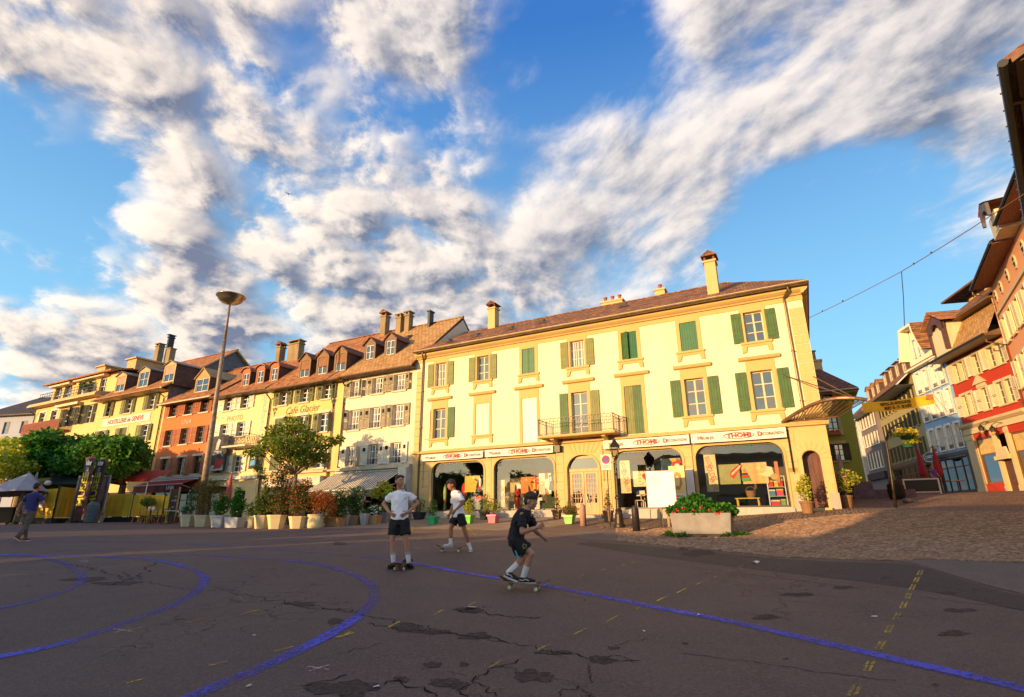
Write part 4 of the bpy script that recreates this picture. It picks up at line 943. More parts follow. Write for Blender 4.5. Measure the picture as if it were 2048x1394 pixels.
# balcony
BX0, BX1 = 8.02, 12.05; mb = MB(); yb = -.95
mb.prism([(-.03, 5.36), (yb, 5.36), (yb - .04, 5.40), (yb - .04, 5.48), (-.03, 5.48)], BX0, BX1, axis='x'); mb.prism([(-.03, 5.05), (-.75, 5.28), (-.75, 5.358), (-.03, 5.358)], 8.6, 8.8, axis='x'); mb.prism([(-.03, 5.05), (-.75, 5.28), (-.75, 5.358), (-.03, 5.358)], 11.3, 11.5, axis='x')
bal = mb.build('balcony', TRIM, th)
mb = MB(); rail = [((BX0 + .05, -.05), (BX0 + .05, yb)), ((BX0 + .05, yb), (BX1 - .05, yb)), ((BX1 - .05, yb), (BX1 - .05, -.05))]
for (a, b) in rail:
    L = math.hypot(b[0] - a[0], b[1] - a[1])
    for z in (5.56, 6.16, 6.32): mb.bar((*a, z), (*b, z), .025)
    n = int(L / .105)
    for i in range(n + 1):
        x = a[0] + (b[0] - a[0]) * i / n; y = a[1] + (b[1] - a[1]) * i / n; mb.bar((x, y, 5.48), (x, y, 6.16), .014)
        if i < n and i % 2 == 0:
            x2 = a[0] + (b[0] - a[0]) * (i + 2) / n; y2 = a[1] + (b[1] - a[1]) * (i + 2) / n
            mb.tube([(x + (x2 - x) * (1 - math.cos(t)) / 2, y + (y2 - y) * (1 - math.cos(t)) / 2, 6.16 + .15 * math.sin(t)) for t in np.linspace(0, math.pi, 6)], .009, 4)
    for q in (a, b): mb.bar((*q, 5.48), (*q, 6.34), .035)
mb.build('railing', IRON, bal)
# sign banners
BANM = pmat('banner_cloth', (.80, .74, .62), .8, .07, 1.2, .5, 4)
OVM = cm('banner_oval_ink', (.05, .03, .02))
for i, (a, b, z0, z1) in enumerate([(.20, 4.34, 4.70, 5.06), (4.48, 8.52, 4.71, 5.08), (11.2, 15.28, 4.71, 5.12), (15.36, 19.24, 4.71, 5.14)]):
    mb = MB(); n = 28
    vs = []
    for k in range(n + 1):
        for j in range(4):
            u, v = k / n, j / 3
            e = .022 * math.sin(u * 40 + v * 9 + i) * (abs(u - .5) * 2) ** 2; vs.append((a + (b - a) * u, -.24 - e - .04 * math.sin(math.pi * u), z0 + (z1 - z0) * v - .02 * math.sin(math.pi * u)))
    mb.add(vs, [(k * 4 + j, (k + 1) * 4 + j, (k + 1) * 4 + j + 1, k * 4 + j + 1) for k in range(n) for j in range(3)])
    bn = mb.build('sign_banner', BANM, th); bn['label'] = 'white cloth shop banner with a red name in an oval'
    zc = (z0 + z1) / 2 - .01; L = b - a; y = -.315
    text('THOMI', .25, (a + L * .52, y, zc), RED_TXT, bn, sx=1.25, bold=.006)
    text('M', .24, (a + L * .095, y, zc - .01), RED_TXT, bn, sx=1.0); text('EUBLES', .17, (a + L * .185, y, zc - .03), BLACK_TXT, bn, sx=.95)
    text('D', .27, (a + L * .735, y, zc - .0), RED_TXT, bn, sx=.9, bold=.004); text('ÉCORATION', .17, (a + L * .86, y, zc - .01), BLACK_TXT, bn, sx=.92)
    mb = MB(); mb.tube([(a + L * .52 + .62 * math.cos(t), y, zc + .135 * math.sin(t)) for t in np.linspace(0, 2 * math.pi, 33)], .010, 5); mb.build('oval_emblem', OVM, bn)
    mb = MB()
    for zz in (z0 - .02, z1 + .01): mb.tube([(a - .05, -.22, zz), (b + .05, -.22, zz)], .012, 5)
    for xx in (a, b): mb.tube([(xx, -.22, z1), (xx, -.03, z1 + .05)], .012, 5)
    mb.build('banner_rail', IRON, bn)
for x in (.25, 8.6, 11.1, 15.32, 19.3): 
    mb = MB(); mb.tube([(x, -.12, 4.9), (x, -.10, 3.2)], .010, 5); mb.build('banner_cord', IRON, th)
mb = MB(); mb.box(8.62, 8.92, -.30, -.04, 4.72, 5.05); mb.build('awning_bracket', IRON, th)
# pipes and roof furniture
downpipe(th, -.10, 10.9, 1.5, y=-.1, out=.5, mat=ZINC); downpipe(th, 20.0, 10.9, 5.4, y=-.1, out=.5); 
mb = MB(); mb.tube([(19.28, -.1, 5.05), (19.28, -.1, 3.3)], .035, 6); mb.build('downpipe', IRON, th)
chimney(th, *back(17.1, 12.3, .9)[:1], .95, 11.5, 13.75, .52, .62, PL_OCH, 'roof', TILE_C)
c = back(4.85, 12.9, 5.0); chimney(th, c[0], 5.0, 13.6, c[1] + .45, .55, .6, PL_OCH, 'roof', TILE_C)
c = back(12.1, 12.6, 5.4); chimney(th, c[0], 5.4, 13.6, 14.52, 1.4, .6, PL_OCH, 'pots', pots=3)
c = back(14.6, 12.7, 5.6); chimney(th, c[0], 5.6, 13.6, 14.75, .6, .6, PL_OCH, 'pots', pots=1)
for t_, zp in [(1.6, 11.75), (3.6, 11.8), (5.9, 11.85), (7.9, 11.9), (12.6, 11.95)]:
    a, y, z = onroof(th, t_, zp); snowguard(th, a, z)
# glass canopy over the corner door: curved front, glazing bars fanning from the wall
mb = MB(); A0, A1, AZ = 19.25, 21.2, 5.42
outer = [(19.15 + 3.0 * u, -1.75 * math.sin(math.pi * u * .55) ** .9 if u > 0 else 0, 5.38 + .52 * math.sin(math.pi * min(1, u * .78))) for u in np.linspace(0, 1, 17)]
wallp = [(19.3 + (20.72 - 19.3) * min(1, u * 1.05) + max(0, u - .7) * 1.6, -.04 - max(0, u - .7) * .8, 5.40) for u in np.linspace(0, 1, 17)]
cg = MB()
for i in range(16): cg.quad(wallp[i], wallp[i + 1], outer[i + 1], outer[i])
cn = MB(); cn.tube(outer, .075, 8); cn.tube(wallp, .05, 6)
for i in range(1, 17): cn.tube([wallp[i], outer[i]], .016, 5)
can = cn.build('canopy', COPPER, th); can['label'] = 'curved glass canopy on iron bars over the corner door'
cg.build('canopy_glass', glassmat('canopy_glass', None, .22, True, (.55, .50, .45)), can)
cn = MB(); cn.tube([(19.42, -.03, 7.45), (outer[13][0], outer[13][1], outer[13][2] + .05)], .022, 6); cn.tube([(20.6, -.03, 7.2), (outer[13][0] + .1, outer[13][1], outer[13][2] + .05)], .022, 6); cn.build('tie_rod', COPPER, can)
# ---- shop interior and window display
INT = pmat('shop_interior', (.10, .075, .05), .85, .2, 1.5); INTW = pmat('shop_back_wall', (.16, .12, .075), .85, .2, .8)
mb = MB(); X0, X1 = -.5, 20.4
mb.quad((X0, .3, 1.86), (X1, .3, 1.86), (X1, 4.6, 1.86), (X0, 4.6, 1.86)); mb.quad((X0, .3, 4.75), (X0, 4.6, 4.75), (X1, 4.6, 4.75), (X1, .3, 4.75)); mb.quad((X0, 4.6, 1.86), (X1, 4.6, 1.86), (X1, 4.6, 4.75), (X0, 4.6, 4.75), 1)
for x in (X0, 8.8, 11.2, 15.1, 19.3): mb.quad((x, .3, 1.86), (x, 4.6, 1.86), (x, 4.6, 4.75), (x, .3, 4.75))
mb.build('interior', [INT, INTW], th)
def canvas(x, z, w, h, y, bg, shapes, label, cat='painting', rot=0, group=None):
    p = fw(x, y, z); t = thing('painting' if cat == 'painting' else 'sale_banner', label, cat, p, FA, group)
    m = MB(); m.box(-w/2, w/2, 0, .03, 0, h); c = m.build('canvas' if cat == 'painting' else 'cloth', cm('paint_%s' % (bg,), bg, rough=.6, spec=.3), t)
    for k, (col, poly) in enumerate(shapes):
        q = MB(); q.prism([(u * w, v * h) for u, v in poly], -.003 - .0015 * k, -.0005 - .0015 * k); q.build('painted_shape', cm('paint_%s' % (col,), col, rough=.6, spec=.3, var=.06), t)
    return t
def circ(cx, cz, rx, rz, n=14, a0=0, a1=2 * math.pi): return [(cx + rx * math.cos(t), cz + rz * math.sin(t)) for t in np.linspace(a0, a1, n, endpoint=abs(a1 - a0) < 6.2)]
RED, YEL, BLK, GRN, ORG, BLU, WHT, CRM, TEAL, PNK = (.62,.03,.02), (.72,.46,.05), (.02,.015,.015), (.06,.35,.07), (.70,.22,.04), (.05,.15,.45), (.8,.78,.7), (.74,.62,.34), (.12,.42,.36), (.75,.12,.18)
canvas(3.19, 2.93, .98, .88, .55, YEL, [(BLK, [(.22,0),(.8,0),(.72,.45),(.62,.72),(.40,.72),(.30,.45)]), (BLK, [(.1,.74),(.38,.66),(.4,.74),(.2,.84)]), (BLK, [(.9,.74),(.63,.66),(.6,.74),(.8,.84)]), (WHT, [(.46,.3),(.56,.3),(.58,.75),(.5,.95),(.44,.75)]), (RED, circ(.52,.24,.13,.1)), (TEAL, [(.62,.1),(.76,.1),(.7,.42)])], 'painting of a cow head on a yellow ground in the shop window')
canvas(5.14, 2.1, .42, 1.4, .40, CRM, [], 'tall sale banner hung in the window with the sun glare', 'banner')
canvas(5.75, 2.85, .70, .52, .75, (.55,.42,.2), [(WHT, [(.1,.2),(.6,.25),(.55,.8),(.15,.85)]), (BLK, [(.0,.0),(.25,.0),(.2,.7),(.08,.8)])], 'small cream picture with a dark figure behind the glare')
canvas(6.67, 2.78, .88, .84, .6, ORG, [(RED, circ(.5,.55,.33,.42)), (YEL, [(.3,.15),(.48,.2),(.44,.9),(.3,.8)]), (BLK, [(.15,.62),(.42,.60),(.38,.70),(.2,.74)]), (BLK, [(.6,.60),(.86,.62),(.8,.74),(.62,.70)]), (BLK, [(.3,.12),(.7,.12),(.62,.24),(.38,.24)]), (YEL, [(.56,.2),(.66,.2),(.7,.5),(.6,.55)]), (BLK, [(.0,.0),(.2,.0),(.12,.35),(0,.5)])], 'pop-style painting of a red and yellow face')
canvas(7.69, 2.7, .69, 1.06, .5, (.72,.66,.5), [(RED, [(0,.7),(.3,.75),(.25,1),(0,1)]), (BLK, [(.3,.2),(.75,.15),(.6,.6),(.55,.9),(.32,.9),(.38,.55)]), (WHT, [(.42,.62),(.52,.62),(.52,.82),(.4,.8)]), (GRN, [(.7,.7),(1,.65),(1,.95),(.75,1)]), (RED, [(0,0),(.3,.02),(.2,.2),(0,.3)]), (PNK, [(.72,.1),(1,.05),(1,.4),(.8,.45)])], 'tall pop painting of a standing dark-haired figure')
canvas(12.02, 2.64, .50, 1.53, .36, CRM, [], 'tall cream sale banner left of the heart picture', 'banner')
canvas(12.62, 2.93, .73, .72, .55, (.8,.74,.45), [(RED, [(.5,.30),(.28,.55),(.22,.72),(.30,.84),(.42,.84),(.5,.74),(.58,.84),(.72,.84),(.80,.7),(.72,.5)])] + [(BLK, [(u, v), (u + .10, v + .02), (u + .09, v + .05), (u, v + .03)]) for u, v in [(.02,.1),(.2,.06),(.45,.1),(.7,.06),(.86,.15),(.02,.3),(.86,.4),(.04,.5),(.88,.62),(.05,.75),(.02,.92),(.3,.93),(.6,.93),(.86,.9),(.2,.2),(.62,.2)]], 'picture of one red heart on a cream ground')
canvas(14.18, 3.56, .92, .62, .6, (.3,.42,.36), [(RED, circ(.32,.5,.28,.42)), (RED, circ(.78,.48,.26,.42)), (YEL, [(0,.7),(.3,.8),(.25,1),(0,1)]), (WHT, circ(.3,.4,.13,.2)), (WHT, circ(.78,.42,.12,.22)), (BLK, [(.45,.0),(.6,.0),(.58,.6),(.48,.7)])], 'bright abstract canvas with two red rounds high in the window')
canvas(15.97, 2.6, .50, 1.62, .34, CRM, [], 'tall cream sale banner behind the flower planter', 'banner')
canvas(16.68, 2.91, .93, .86, .5, (.34,.33,.13), [(RED, [(.05,.4),(.2,.25),(.55,.75),(.62,.95),(.4,.9),(.1,.65)]), (WHT, [(.12,.52),(.16,.5),(.58,.88),(.55,.92)]), (YEL, [(.1,.45),(.15,.42),(.55,.8),(.52,.83)]), (GRN, [(.56,.12),(.95,.15),(.9,.3),(.55,.28)]), (RED, [(.55,.3),(.9,.32),(.86,.42),(.58,.42)]), (BLK, [(.58,.44),(.85,.44),(.82,.52),(.6,.52)]), (YEL, [(.6,.54),(.82,.54),(.78,.6),(.62,.6)]), (ORG, [(.62,.62),(.78,.62),(.7,.74)])], 'olive canvas with two striped flip-flops')
canvas(17.72, 2.90, .98, .90, .55, (.72,.45,.2), [((.75,.35,.12), [(0,0),(.12,0),(.12,1),(0,1)]), ((.62,.5,.12), [(.2,0),(.3,0),(.3,1),(.2,1)]), ((.78,.5,.3), [(.42,0),(.55,0),(.55,1),(.42,1)]), ((.70,.2,.08), [(.86,0),(1,0),(1,1),(.86,1)]), ((.55,.6,.3), circ(.2,.72,.1,.1)), ((.72,.68,.42), [(.15,.45),(.5,.3),(.8,.4),(.75,.75),(.55,.8),(.4,.5)]), ((.5,.35,.12), circ(.8,.3,.15,.15)), ((.6,.55,.2), circ(.4,.62,.11,.09))], 'striped orange canvas with pale rounded figures')
for (x, y, w) in [(5.14, .40, 1.4), (12.02, .36, 1.53), (15.97, .34, 1.62)]:
    for tname, sz, dz in (('SOLDES', .26, .79), ('SOLDES', .34, .50), ('SOLDES', .26, .21)):
        p = [o for o in COL.objects if o.get('category') == 'banner' and (o.location - fw(x, y, o.location.z)).length < .05][0]
        tt = text(tname, sz, (.16 * (.5 - dz), -.006, w * dz), RED_TXT, p, rot=(R(90), R(72), 0), ext=.003, sx=.62)
def boxes(name, label, cat, x, y, z, parts, rz=0.0, group=None):
    t = thing(name, label, cat, fw(x, y, z), FA + rz, group)
    for pn, mt, bs in parts:
        m = MB()
        for b in bs: m.box(*b)
        m.build(pn, mt, t)
    return t
WD = pmat('pale_wood', (.42, .27, .11), .5, .15, 8); 
TEALM = cm('teal_paint', (.22, .42, .36)); REDM = cm('red_goods', (.55, .03, .03)); YELM = cm('yellow_goods', (.62, .40, .05)); WHTM = cm('white_goods', (.7, .66, .58)); BLUM = cm('blue_goods', (.06, .2, .4)); PNKM = cm('pink_goods', (.65, .06, .14)); GRNM = cm('green_goods', (.12, .4, .1))
def legs(w, d, h, r=.025): return [(sx * (w/2 - r) - r, sx * (w/2 - r) + r, sy * (d/2 - r) - r, sy * (d/2 - r) + r, 0, h) for sx in (-1, 1) for sy in (-1, 1)]
boxes('dining_table', 'pale wooden table with chairs behind the heart picture', 'table', 13.1, 1.2, 1.86, [('tabletop', WD, [(-.6, .6, -.4, .4, .70, .74)])] + [('leg', WD, [l]) for l in legs(1.1, .7, .70)])
for i, (x, lab) in enumerate([(12.55, 'cream frame chair nearest the sale banner by the table'), (13.6, 'cream frame chair half hidden by the white notice board')]):
    boxes('chair', lab, 'chair', x, .75, 1.86, [('seat', CREAM_P, [(-.21, .21, -.2, .2, .43, .46)]), ('backrest', CREAM_P, [(-.21, .21, .17, .2, .65, .9)])] + [('leg', CREAM_P, [l]) for l in legs(.42, .4, .43, .018)])
t = boxes('display_shelf', 'white and teal display shelf with red and blue goods', 'shelf', 18.52, .75, 1.86, [('side_panel', WHTM, [(-.36, -.32, -.16, .16, 0, 1.3)]), ('side_panel', WHTM, [(.32, .36, -.16, .16, 0, 1.3)]), ('top_panel', WHTM, [(-.36, .36, -.17, .17, 1.302, 1.34)])] + [('shelf', TEALM, [(-.318, .318, -.16, .16, z, z + .03)]) for z in (.1, .48, .86)])
for k, (dx, z, w, hh, m) in enumerate([(-.2, .89, .2, .26, REDM), (.02, .89, .16, .24, YELM), (.2, .89, .15, .3, REDM), (-.18, .51, .24, .26, BLUM), (.12, .51, .26, .28, PNKM), (-.1, .13, .34, .2, REDM), (.2, .13, .16, .24, GRNM)]):
    nm = ['red', 'yellow', 'tall red', 'blue', 'pink', 'wide red', 'green'][k]; pl = ['top left', 'top middle', 'top right', 'middle left', 'middle right', 'bottom left', 'bottom right'][k]
    t = thing('gift_box', '%s box on the %s of the teal display shelf' % (nm, pl), 'box', fw(18.5 + dx, .72, 1.86 + z), FA, 'boxes on the display shelf')
    q = MB(); q.box(-w/2, w/2, -.1, .1, 0, hh); q.build('body', m, t); q = MB(); q.box(-w/2 - .006, w/2 + .006, -.106, .106, hh * .8, hh + .006); q.build('lid', WHTM if k % 2 else YELM, t)
boxes('side_table', 'low yellow side table with legs under the striped canvas', 'table', 17.3, .9, 1.86, [('tabletop', YELM, [(-.5, .5, -.25, .25, .42, .46)])] + [('leg', YELM, [l]) for l in legs(.9, .45, .42)])
t = thing('wicker_basket', 'brown basket standing on the low yellow table', 'basket', fw(17.45, .9, 2.32), FA); q = MB(); q.lathe([(.14, 0), (.19, .12), (.2, .3), (.185, .3), (.13, .03)], n=14); q.build('body', cm('wicker', (.3, .15, .05), bump=.5), t); q = MB(); q.tube([(.19 * math.cos(a_), 0, .28 + .2 * math.sin(a_)) for a_ in np.linspace(0, math.pi, 9)], .014, 6); q.build('handle', cm('wicker', (.3, .15, .05)), t)
boxes('sofa', 'white low sofa behind the window with the sun glare', 'sofa', 6.2, 1.3, 1.86, [('seat', WHTM, [(-.8, .8, -.3, .3, .12, .38)]), ('backrest', WHTM, [(-.8, .8, .302, .42, .12, .72)]), ('arm', WHTM, [(-.92, -.802, -.3, .42, .1, .55)]), ('arm', WHTM, [(.802, .92, -.3, .42, .1, .55)])])
boxes('armchair', 'dark green armchair under the tall pop painting', 'armchair', 7.75, 1.0, 1.86, [('seat', cm('dark_green_fabric', (.03, .05, .02)), [(-.35, .35, -.3, .3, .15, .42)]), ('backrest', cm('dark_green_fabric', (.03, .05, .02)), [(-.35, .35, .302, .42, .15, .85)])] + [('leg', WD, [l]) for l in legs(.6, .5, .15)])
boxes('red_case', 'bright red case on a stand beside the cow painting', 'case', 3.65, .9, 2.45, [('body', PNKM, [(-.34, .34, -.2, .2, 0, .2)]), ('lid', REDM, [(-.35, .35, -.21, .21, .202, .26)]), ('stand', IRON, [(-.3, .3, -.15, .15, -.59, -.002)])])
t = thing('red_vase', 'tall red vase with red flowers behind the sun glare', 'vase', fw(5.95, .7, 1.9), FA); q = MB(); q.lathe([(.10, 0), (.13, .3), (.09, .6), (.12, .7)], n=12); q.build('body', REDM, t); q = MB(); [q.sphere((rnd.uniform(-.15, .15), rnd.uniform(-.1, .1), .8 + rnd.uniform(0, .35)), .07, 7) for _ in range(12)]; q.build('flowers', REDM, t)
t = thing('standing_figurine', 'slim pale green figure standing at the window edge', 'figurine', fw(1.35, .6, 1.9), FA); q = MB(); q.lathe([(.13, 0), (.1, .05), (.07, .5), (.12, 1.0), (.10, 1.35), (.05, 1.5)], n=10); q.build('body', cm('pale_green_goods', (.4, .5, .2)), t); q = MB(); q.sphere((.1, -.12, .55), (.10, .10, .07), 10); q.build('orange_ball', cm('orange_goods', (.7, .16, .03)), t)
t = thing('table_lamp', 'dark globe lamp on the sideboard in the first window', 'lamp', fw(2.45, 1.0, 1.9), FA); q = MB(); q.lathe([(.14, 0), (.03, .04), (.03, .9)], n=10); q.build('stem', IRON, t); q = MB(); q.sphere((0, 0, 1.25), (.22, .22, .36), 12); q.build('shade', REDM, t)
# ------------------------------------------------------------------ the row of old houses left of the shop
def rowhouse(name, label, x0, x1, ze, wall, zr_on, rows, roofm=TILE_B, depth=10.0, ov=.6, rid=.5, zb=.9, y0=0.0, **k):
    """rows: list of dicts(xs, z0, z1, w)"""
    holes = []
    for r in rows:
        for x in r['xs']: holes.append((x - r['w'] / 2, x + r['w'] / 2, r['z0'], r['z1']))
    for q in k.pop('more', []): holes.append(q)
    t, zr = back((x0 + x1) / 2, zr_on, depth * rid)
    fr = FP + FN * y0 if y0 else FP
    return house(name, label, x0, x1, zb, ze, wall, depth, holes=holes, zr=zr, roofmat=roofm, ov=ov, rid=rid, frame=fr, **k)
def fill(h, rows, **kw):
    for r in rows:
        q = dict(kw); q.update({a: b for a, b in r.items() if a not in ('xs', 'z0', 'z1', 'w', 'skip', 'angs')})
        for i, x in enumerate(r['xs']):
            if i in r.get('skip', ()): continue
            if 'angs' in r: q['sh'] = r['angs'][i]
            window(h, x, r['z0'], r['w'], r['z1'] - r['z0'], **q)
_dimglass = glassmat('dim_shop_glass', (.010, .010, .011), .0)  # darker, duller pane that puts the street's shade into the glass
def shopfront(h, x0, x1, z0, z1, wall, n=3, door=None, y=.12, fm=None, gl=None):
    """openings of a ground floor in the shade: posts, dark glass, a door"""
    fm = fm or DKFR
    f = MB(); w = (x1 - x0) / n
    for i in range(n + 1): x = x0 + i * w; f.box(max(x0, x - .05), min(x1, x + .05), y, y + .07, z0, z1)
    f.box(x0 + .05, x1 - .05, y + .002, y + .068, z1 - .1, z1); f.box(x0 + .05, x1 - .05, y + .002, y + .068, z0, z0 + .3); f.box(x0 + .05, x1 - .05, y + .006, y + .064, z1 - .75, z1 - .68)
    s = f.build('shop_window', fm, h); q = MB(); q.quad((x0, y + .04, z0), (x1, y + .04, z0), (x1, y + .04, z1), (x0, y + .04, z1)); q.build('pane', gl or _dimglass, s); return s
def awning(h, x0, x1, zt, zf, p, val, m1, m2, name='awning', label=None, stripe=.16, mv=None):
    mb = MB(); n = int((x1 - x0) / stripe)
    for i in range(n):
        a = x0 + (x1 - x0) * i / n; b = x0 + (x1 - x0) * (i + 1) / n
        mb.quad((a, -.05, zt), (b, -.05, zt), (b, -p, zf), (a, -p, zf), i % 2)
    a_ = mb.build(name, [m1, m2], h)
    if label: a_['label'] = label
    v = MB(); k = 24
    for i in range(k):
        a = x0 + (x1 - x0) * i / k; b = x0 + (x1 - x0) * (i + 1) / k
        v.quad((a, -p - .02 * math.sin(i * 1.3), zf - .03), (b, -p - .02 * math.sin(i * 1.3 + 1.3), zf - .03), (b, -p - .035 * math.sin(i * 1.3 + 1.3), zf - val), (a, -p - .035 * math.sin(i * 1.3), zf - val))
    v.build('valance', mv or m1, a_); r = MB(); r.tube([(x0 - .05, -p, zf - .015), (x1 + .05, -p, zf - .015)], .035, 8); r.tube([(x0 - .02, -.1, zt - .03), (x1 + .02, -.1, zt - .03)], .06, 8)
    for x in (x0 + .3, x1 - .3): r.bar((x, -.1, zt - .8), (x, -p + .05, zf - .03), .04)
    r.build('awning_bar', WHITE_P, a_); return a_
def dormers(h, xs, w, zp, hp, **k):
    for t in xs:
        a, y, z = onroof(h, t, zp); s = (y + 40) / 40.0
        dormer(h, a, w, z - .12, hp, **k)
SH_GREY = pmat('grey_beige_shutter', (.36, .31, .20), .6, .12, 2); SH_TERRA = pmat('terracotta_shutter', (.40, .13, .05), .6, .12, 2); SH_OLV = pmat('dull_green_shutter', (.15, .17, .07), .6, .12, 2); SH_WH = pmat('white_shutter', (.78, .73, .60), .5, .08, 2); SH_DK = pmat('dark_green_house_shutter', (.045, .06, .03), .6, .15, 2)
LIME = pmat('pale_limestone', (.62, .54, .40), .85, .12, 2)
CHIMD = plastermat('sooty_chimney', (.30, .22, .12), .9, dirtcol=(.10, .075, .05))
# --- cream house with the striped awning
PL_CR = plastermat('cream_plaster', (.76, .62, .43), .45)
R1 = [dict(xs=[-5.62, -3.74, -1.94], z0=9.2, z1=10.28, w=.9, angs=[(172, 120), (168, 165), (165, 160)]), dict(xs=[-5.58, -3.76, -1.92], z0=7.0, z1=8.33, w=.9, angs=[(118, 168), (165, 172), (150, 175)]), dict(xs=[-5.57, -3.74, -1.93], z0=4.72, z1=5.98, w=.9, angs=[(170, 130), (160, 176), (155, 174)])]
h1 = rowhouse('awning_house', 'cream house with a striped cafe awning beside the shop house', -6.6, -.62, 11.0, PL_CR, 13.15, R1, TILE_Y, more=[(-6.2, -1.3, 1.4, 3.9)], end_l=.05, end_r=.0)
fill(h1, R1[:1], fmat=WHITE_P, shm=SH_GREY, style='vent', sill=LIME, surround=None, shw=.45, curtain=True); fill(h1, R1[1:2], fmat=WHITE_P, shm=SH_GREY, style='vent', sill=LIME, shw=.45, curtain=True); fill(h1, R1[2:], fmat=WHITE_P, shm=SH_WH, style='vent', sill=LIME, shw=.45, curtain=True)  # lowest row painted white in place of sun glare on grey-beige shutters
for r in R1:                                       # low iron guards in the windows
    for x in r['xs']:
        mb = MB(); 
        for z in (.1, .32): mb.bar((x - .46, -.03, r['z0'] + z), (x + .46, -.03, r['z0'] + z), .02)
        for i in range(8): mb.bar((x - .42 + .12 * i, -.03, r['z0'] + .1), (x - .42 + .12 * i, -.03, r['z0'] + .32), .012)
        mb.build('window_guard', IRON, h1)
mb = MB(); mb.box(-6.6, -.66, -.28, -.001, 4.42, 4.62); mb.build('ledge', LIME, h1)
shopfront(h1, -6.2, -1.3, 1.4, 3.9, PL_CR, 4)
mb = MB(); mb.box(-1.25, -.66, -.55, -.001, 1.2, 4.4); mb.build('side_pilaster', cm('white_pilaster', (.66, .62, .56)), h1)
aw = awning(h1, -6.7, -1.25, 4.36, 3.14, 2.3, .42, cm('awning_cream', (.80, .74, .62)), cm('awning_black', (.03, .027, .025)), label='black and cream striped cafe awning', stripe=.105, mv=cm('awning_valance', (.17, .145, .115)))
text('Le Charlot', .36, (-4.9, -2.36, 2.93), WHITE_TXT, aw, shear=.15, bold=.004); text('sandwicherie', .22, (-2.55, -2.36, 2.92), cm('grey_lettering', (.45, .42, .38)), aw, shear=.2)
for t, zp, hp, w in [(-4.55, 12.0, 1.0, 1.0), (-2.8, 12.05, 1.0, 1.0)]: dormers(h1, [t], w, zp - .35, hp + .15, wall=WOODF, roofm=TILE_C, gable=.42)
a, y, z = onroof(h1, -1.6, 12.55); skylight(h1, a, z, .6, .8)
for t, zp, w, ztop, cap, pots in [(-3.5, 12.9, .6, 14.35, 'roof', 0), (-2.2, 13.1, .55, 14.0, 'slab', 0), (-1.5, 13.1, .5, 14.05, 'slab', 0), (.25, 12.7, .22, 14.0, 'none', 0)]:
    a, zt = back(t, ztop, 4.6); chimney(h1, a, 4.6, 12.5, zt, w * .85, .5, CHIMD if w > .3 else IRON, cap)
downpipe(h1, -6.55, 10.0, 1.4, mat=IRON, out=.6)
# --- yellow ice-cream cafe house
PL_YE = plastermat('warm_yellow_plaster', (.70, .49, .19), .5)
R2 = [dict(xs=[-12.58, -10.42, -8.28], z0=9.35, z1=10.38, w=.82), dict(xs=[-12.7, -10.45, -8.36], z0=7.12, z1=8.4, w=.9), dict(xs=[-12.7, -10.45, -8.36], z0=4.75, z1=5.7, w=.9)]
h2 = rowhouse('cafe_house', 'yellow house with ornate ice-cream cafe lettering and green shutters', -13.98, -6.6, 10.95, PL_YE, 13.2, R2, TILE_B, more=[(-13.3, -7.4, 1.3, 3.6)], end_l=0, end_r=0)
fill(h2, R2[:1], fmat=WHITE_P, sh=(172, 172), shm=SH_OLV, style='vent', sill=LIME, shw=.52); 
fill(h2, [dict(R2[1], angs=[(4, 4), (172, 165), (172, 150)])], fmat=WHITE_P, shm=SH_OLV, style='vent', sill=LIME, surround=LIME, shw=.45); fill(h2, [dict(R2[2], angs=[(4, 4), (172, 165), (172, 150)])], fmat=WHITE_P, shm=SH_OLV, style='vent', sill=LIME, surround=LIME, shw=.45)
text('Café Glacier', .72, (-10.55, -.012, 8.83), cm('cafe_lettering', (.13, .10, .04)), h2, shear=.28, sx=.92, ext=.004)
for x in (-13.35, -7.55):
    mb = MB(); mb.prism([(x - .13, 8.95), (x, 8.55), (x + .13, 8.95)], -.012, -.002)
    for dx, dz in ((-.12, .02), (.12, .02), (0, .15), (-.17, .12), (.17, .12)): mb.prism(circ(x + dx, 9.03 + dz, .085, .075, 10), -.013, -.003)
    mb.build('cone_emblem', cm('cafe_lettering', (.13, .10, .04)), h2)
mb = MB(); mb.prism([(-.001, 4.42), (-.22, 4.46), (-.22, 4.56), (-.001, 4.6)], -13.95, -6.62, axis='x'); mb.build('ledge', LIME, h2)
mb = MB(); mb.box(-13.3, -7.65, -.35, -.02, 3.62, 4.2); sg = mb.build('shop_sign', cm('sign_cream', (.66, .58, .46)), h2); text('GELATERIA ARTIGIANALE', .36, (-10.4, -.357, 3.9), cm('dark_red_lettering', (.36, .03, .04)), sg, sx=.95)
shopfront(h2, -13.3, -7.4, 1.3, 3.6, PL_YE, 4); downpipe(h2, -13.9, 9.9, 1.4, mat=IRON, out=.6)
for t in (-10.6, -8.85, -7.15): dormers(h2, [t], 1.15, 11.2, 1.35, wall=cm('dormer_wood', (.22, .13, .05)), roofm=TILE_C, gable=.45, blind=cm('brown_blind', (.25, .10, .04)))
for t, zp, w, ztop in [(-13.55, 13.2, .6, 13.75), (-11.9, 13.2, 1.6, 13.75)]:
    a, zt = back(t, ztop, 5.0); chimney(h2, a, 5.0, 13.0, zt, w * .85, .6, CHIMD, 'slab' if w > 1 else 'roof')
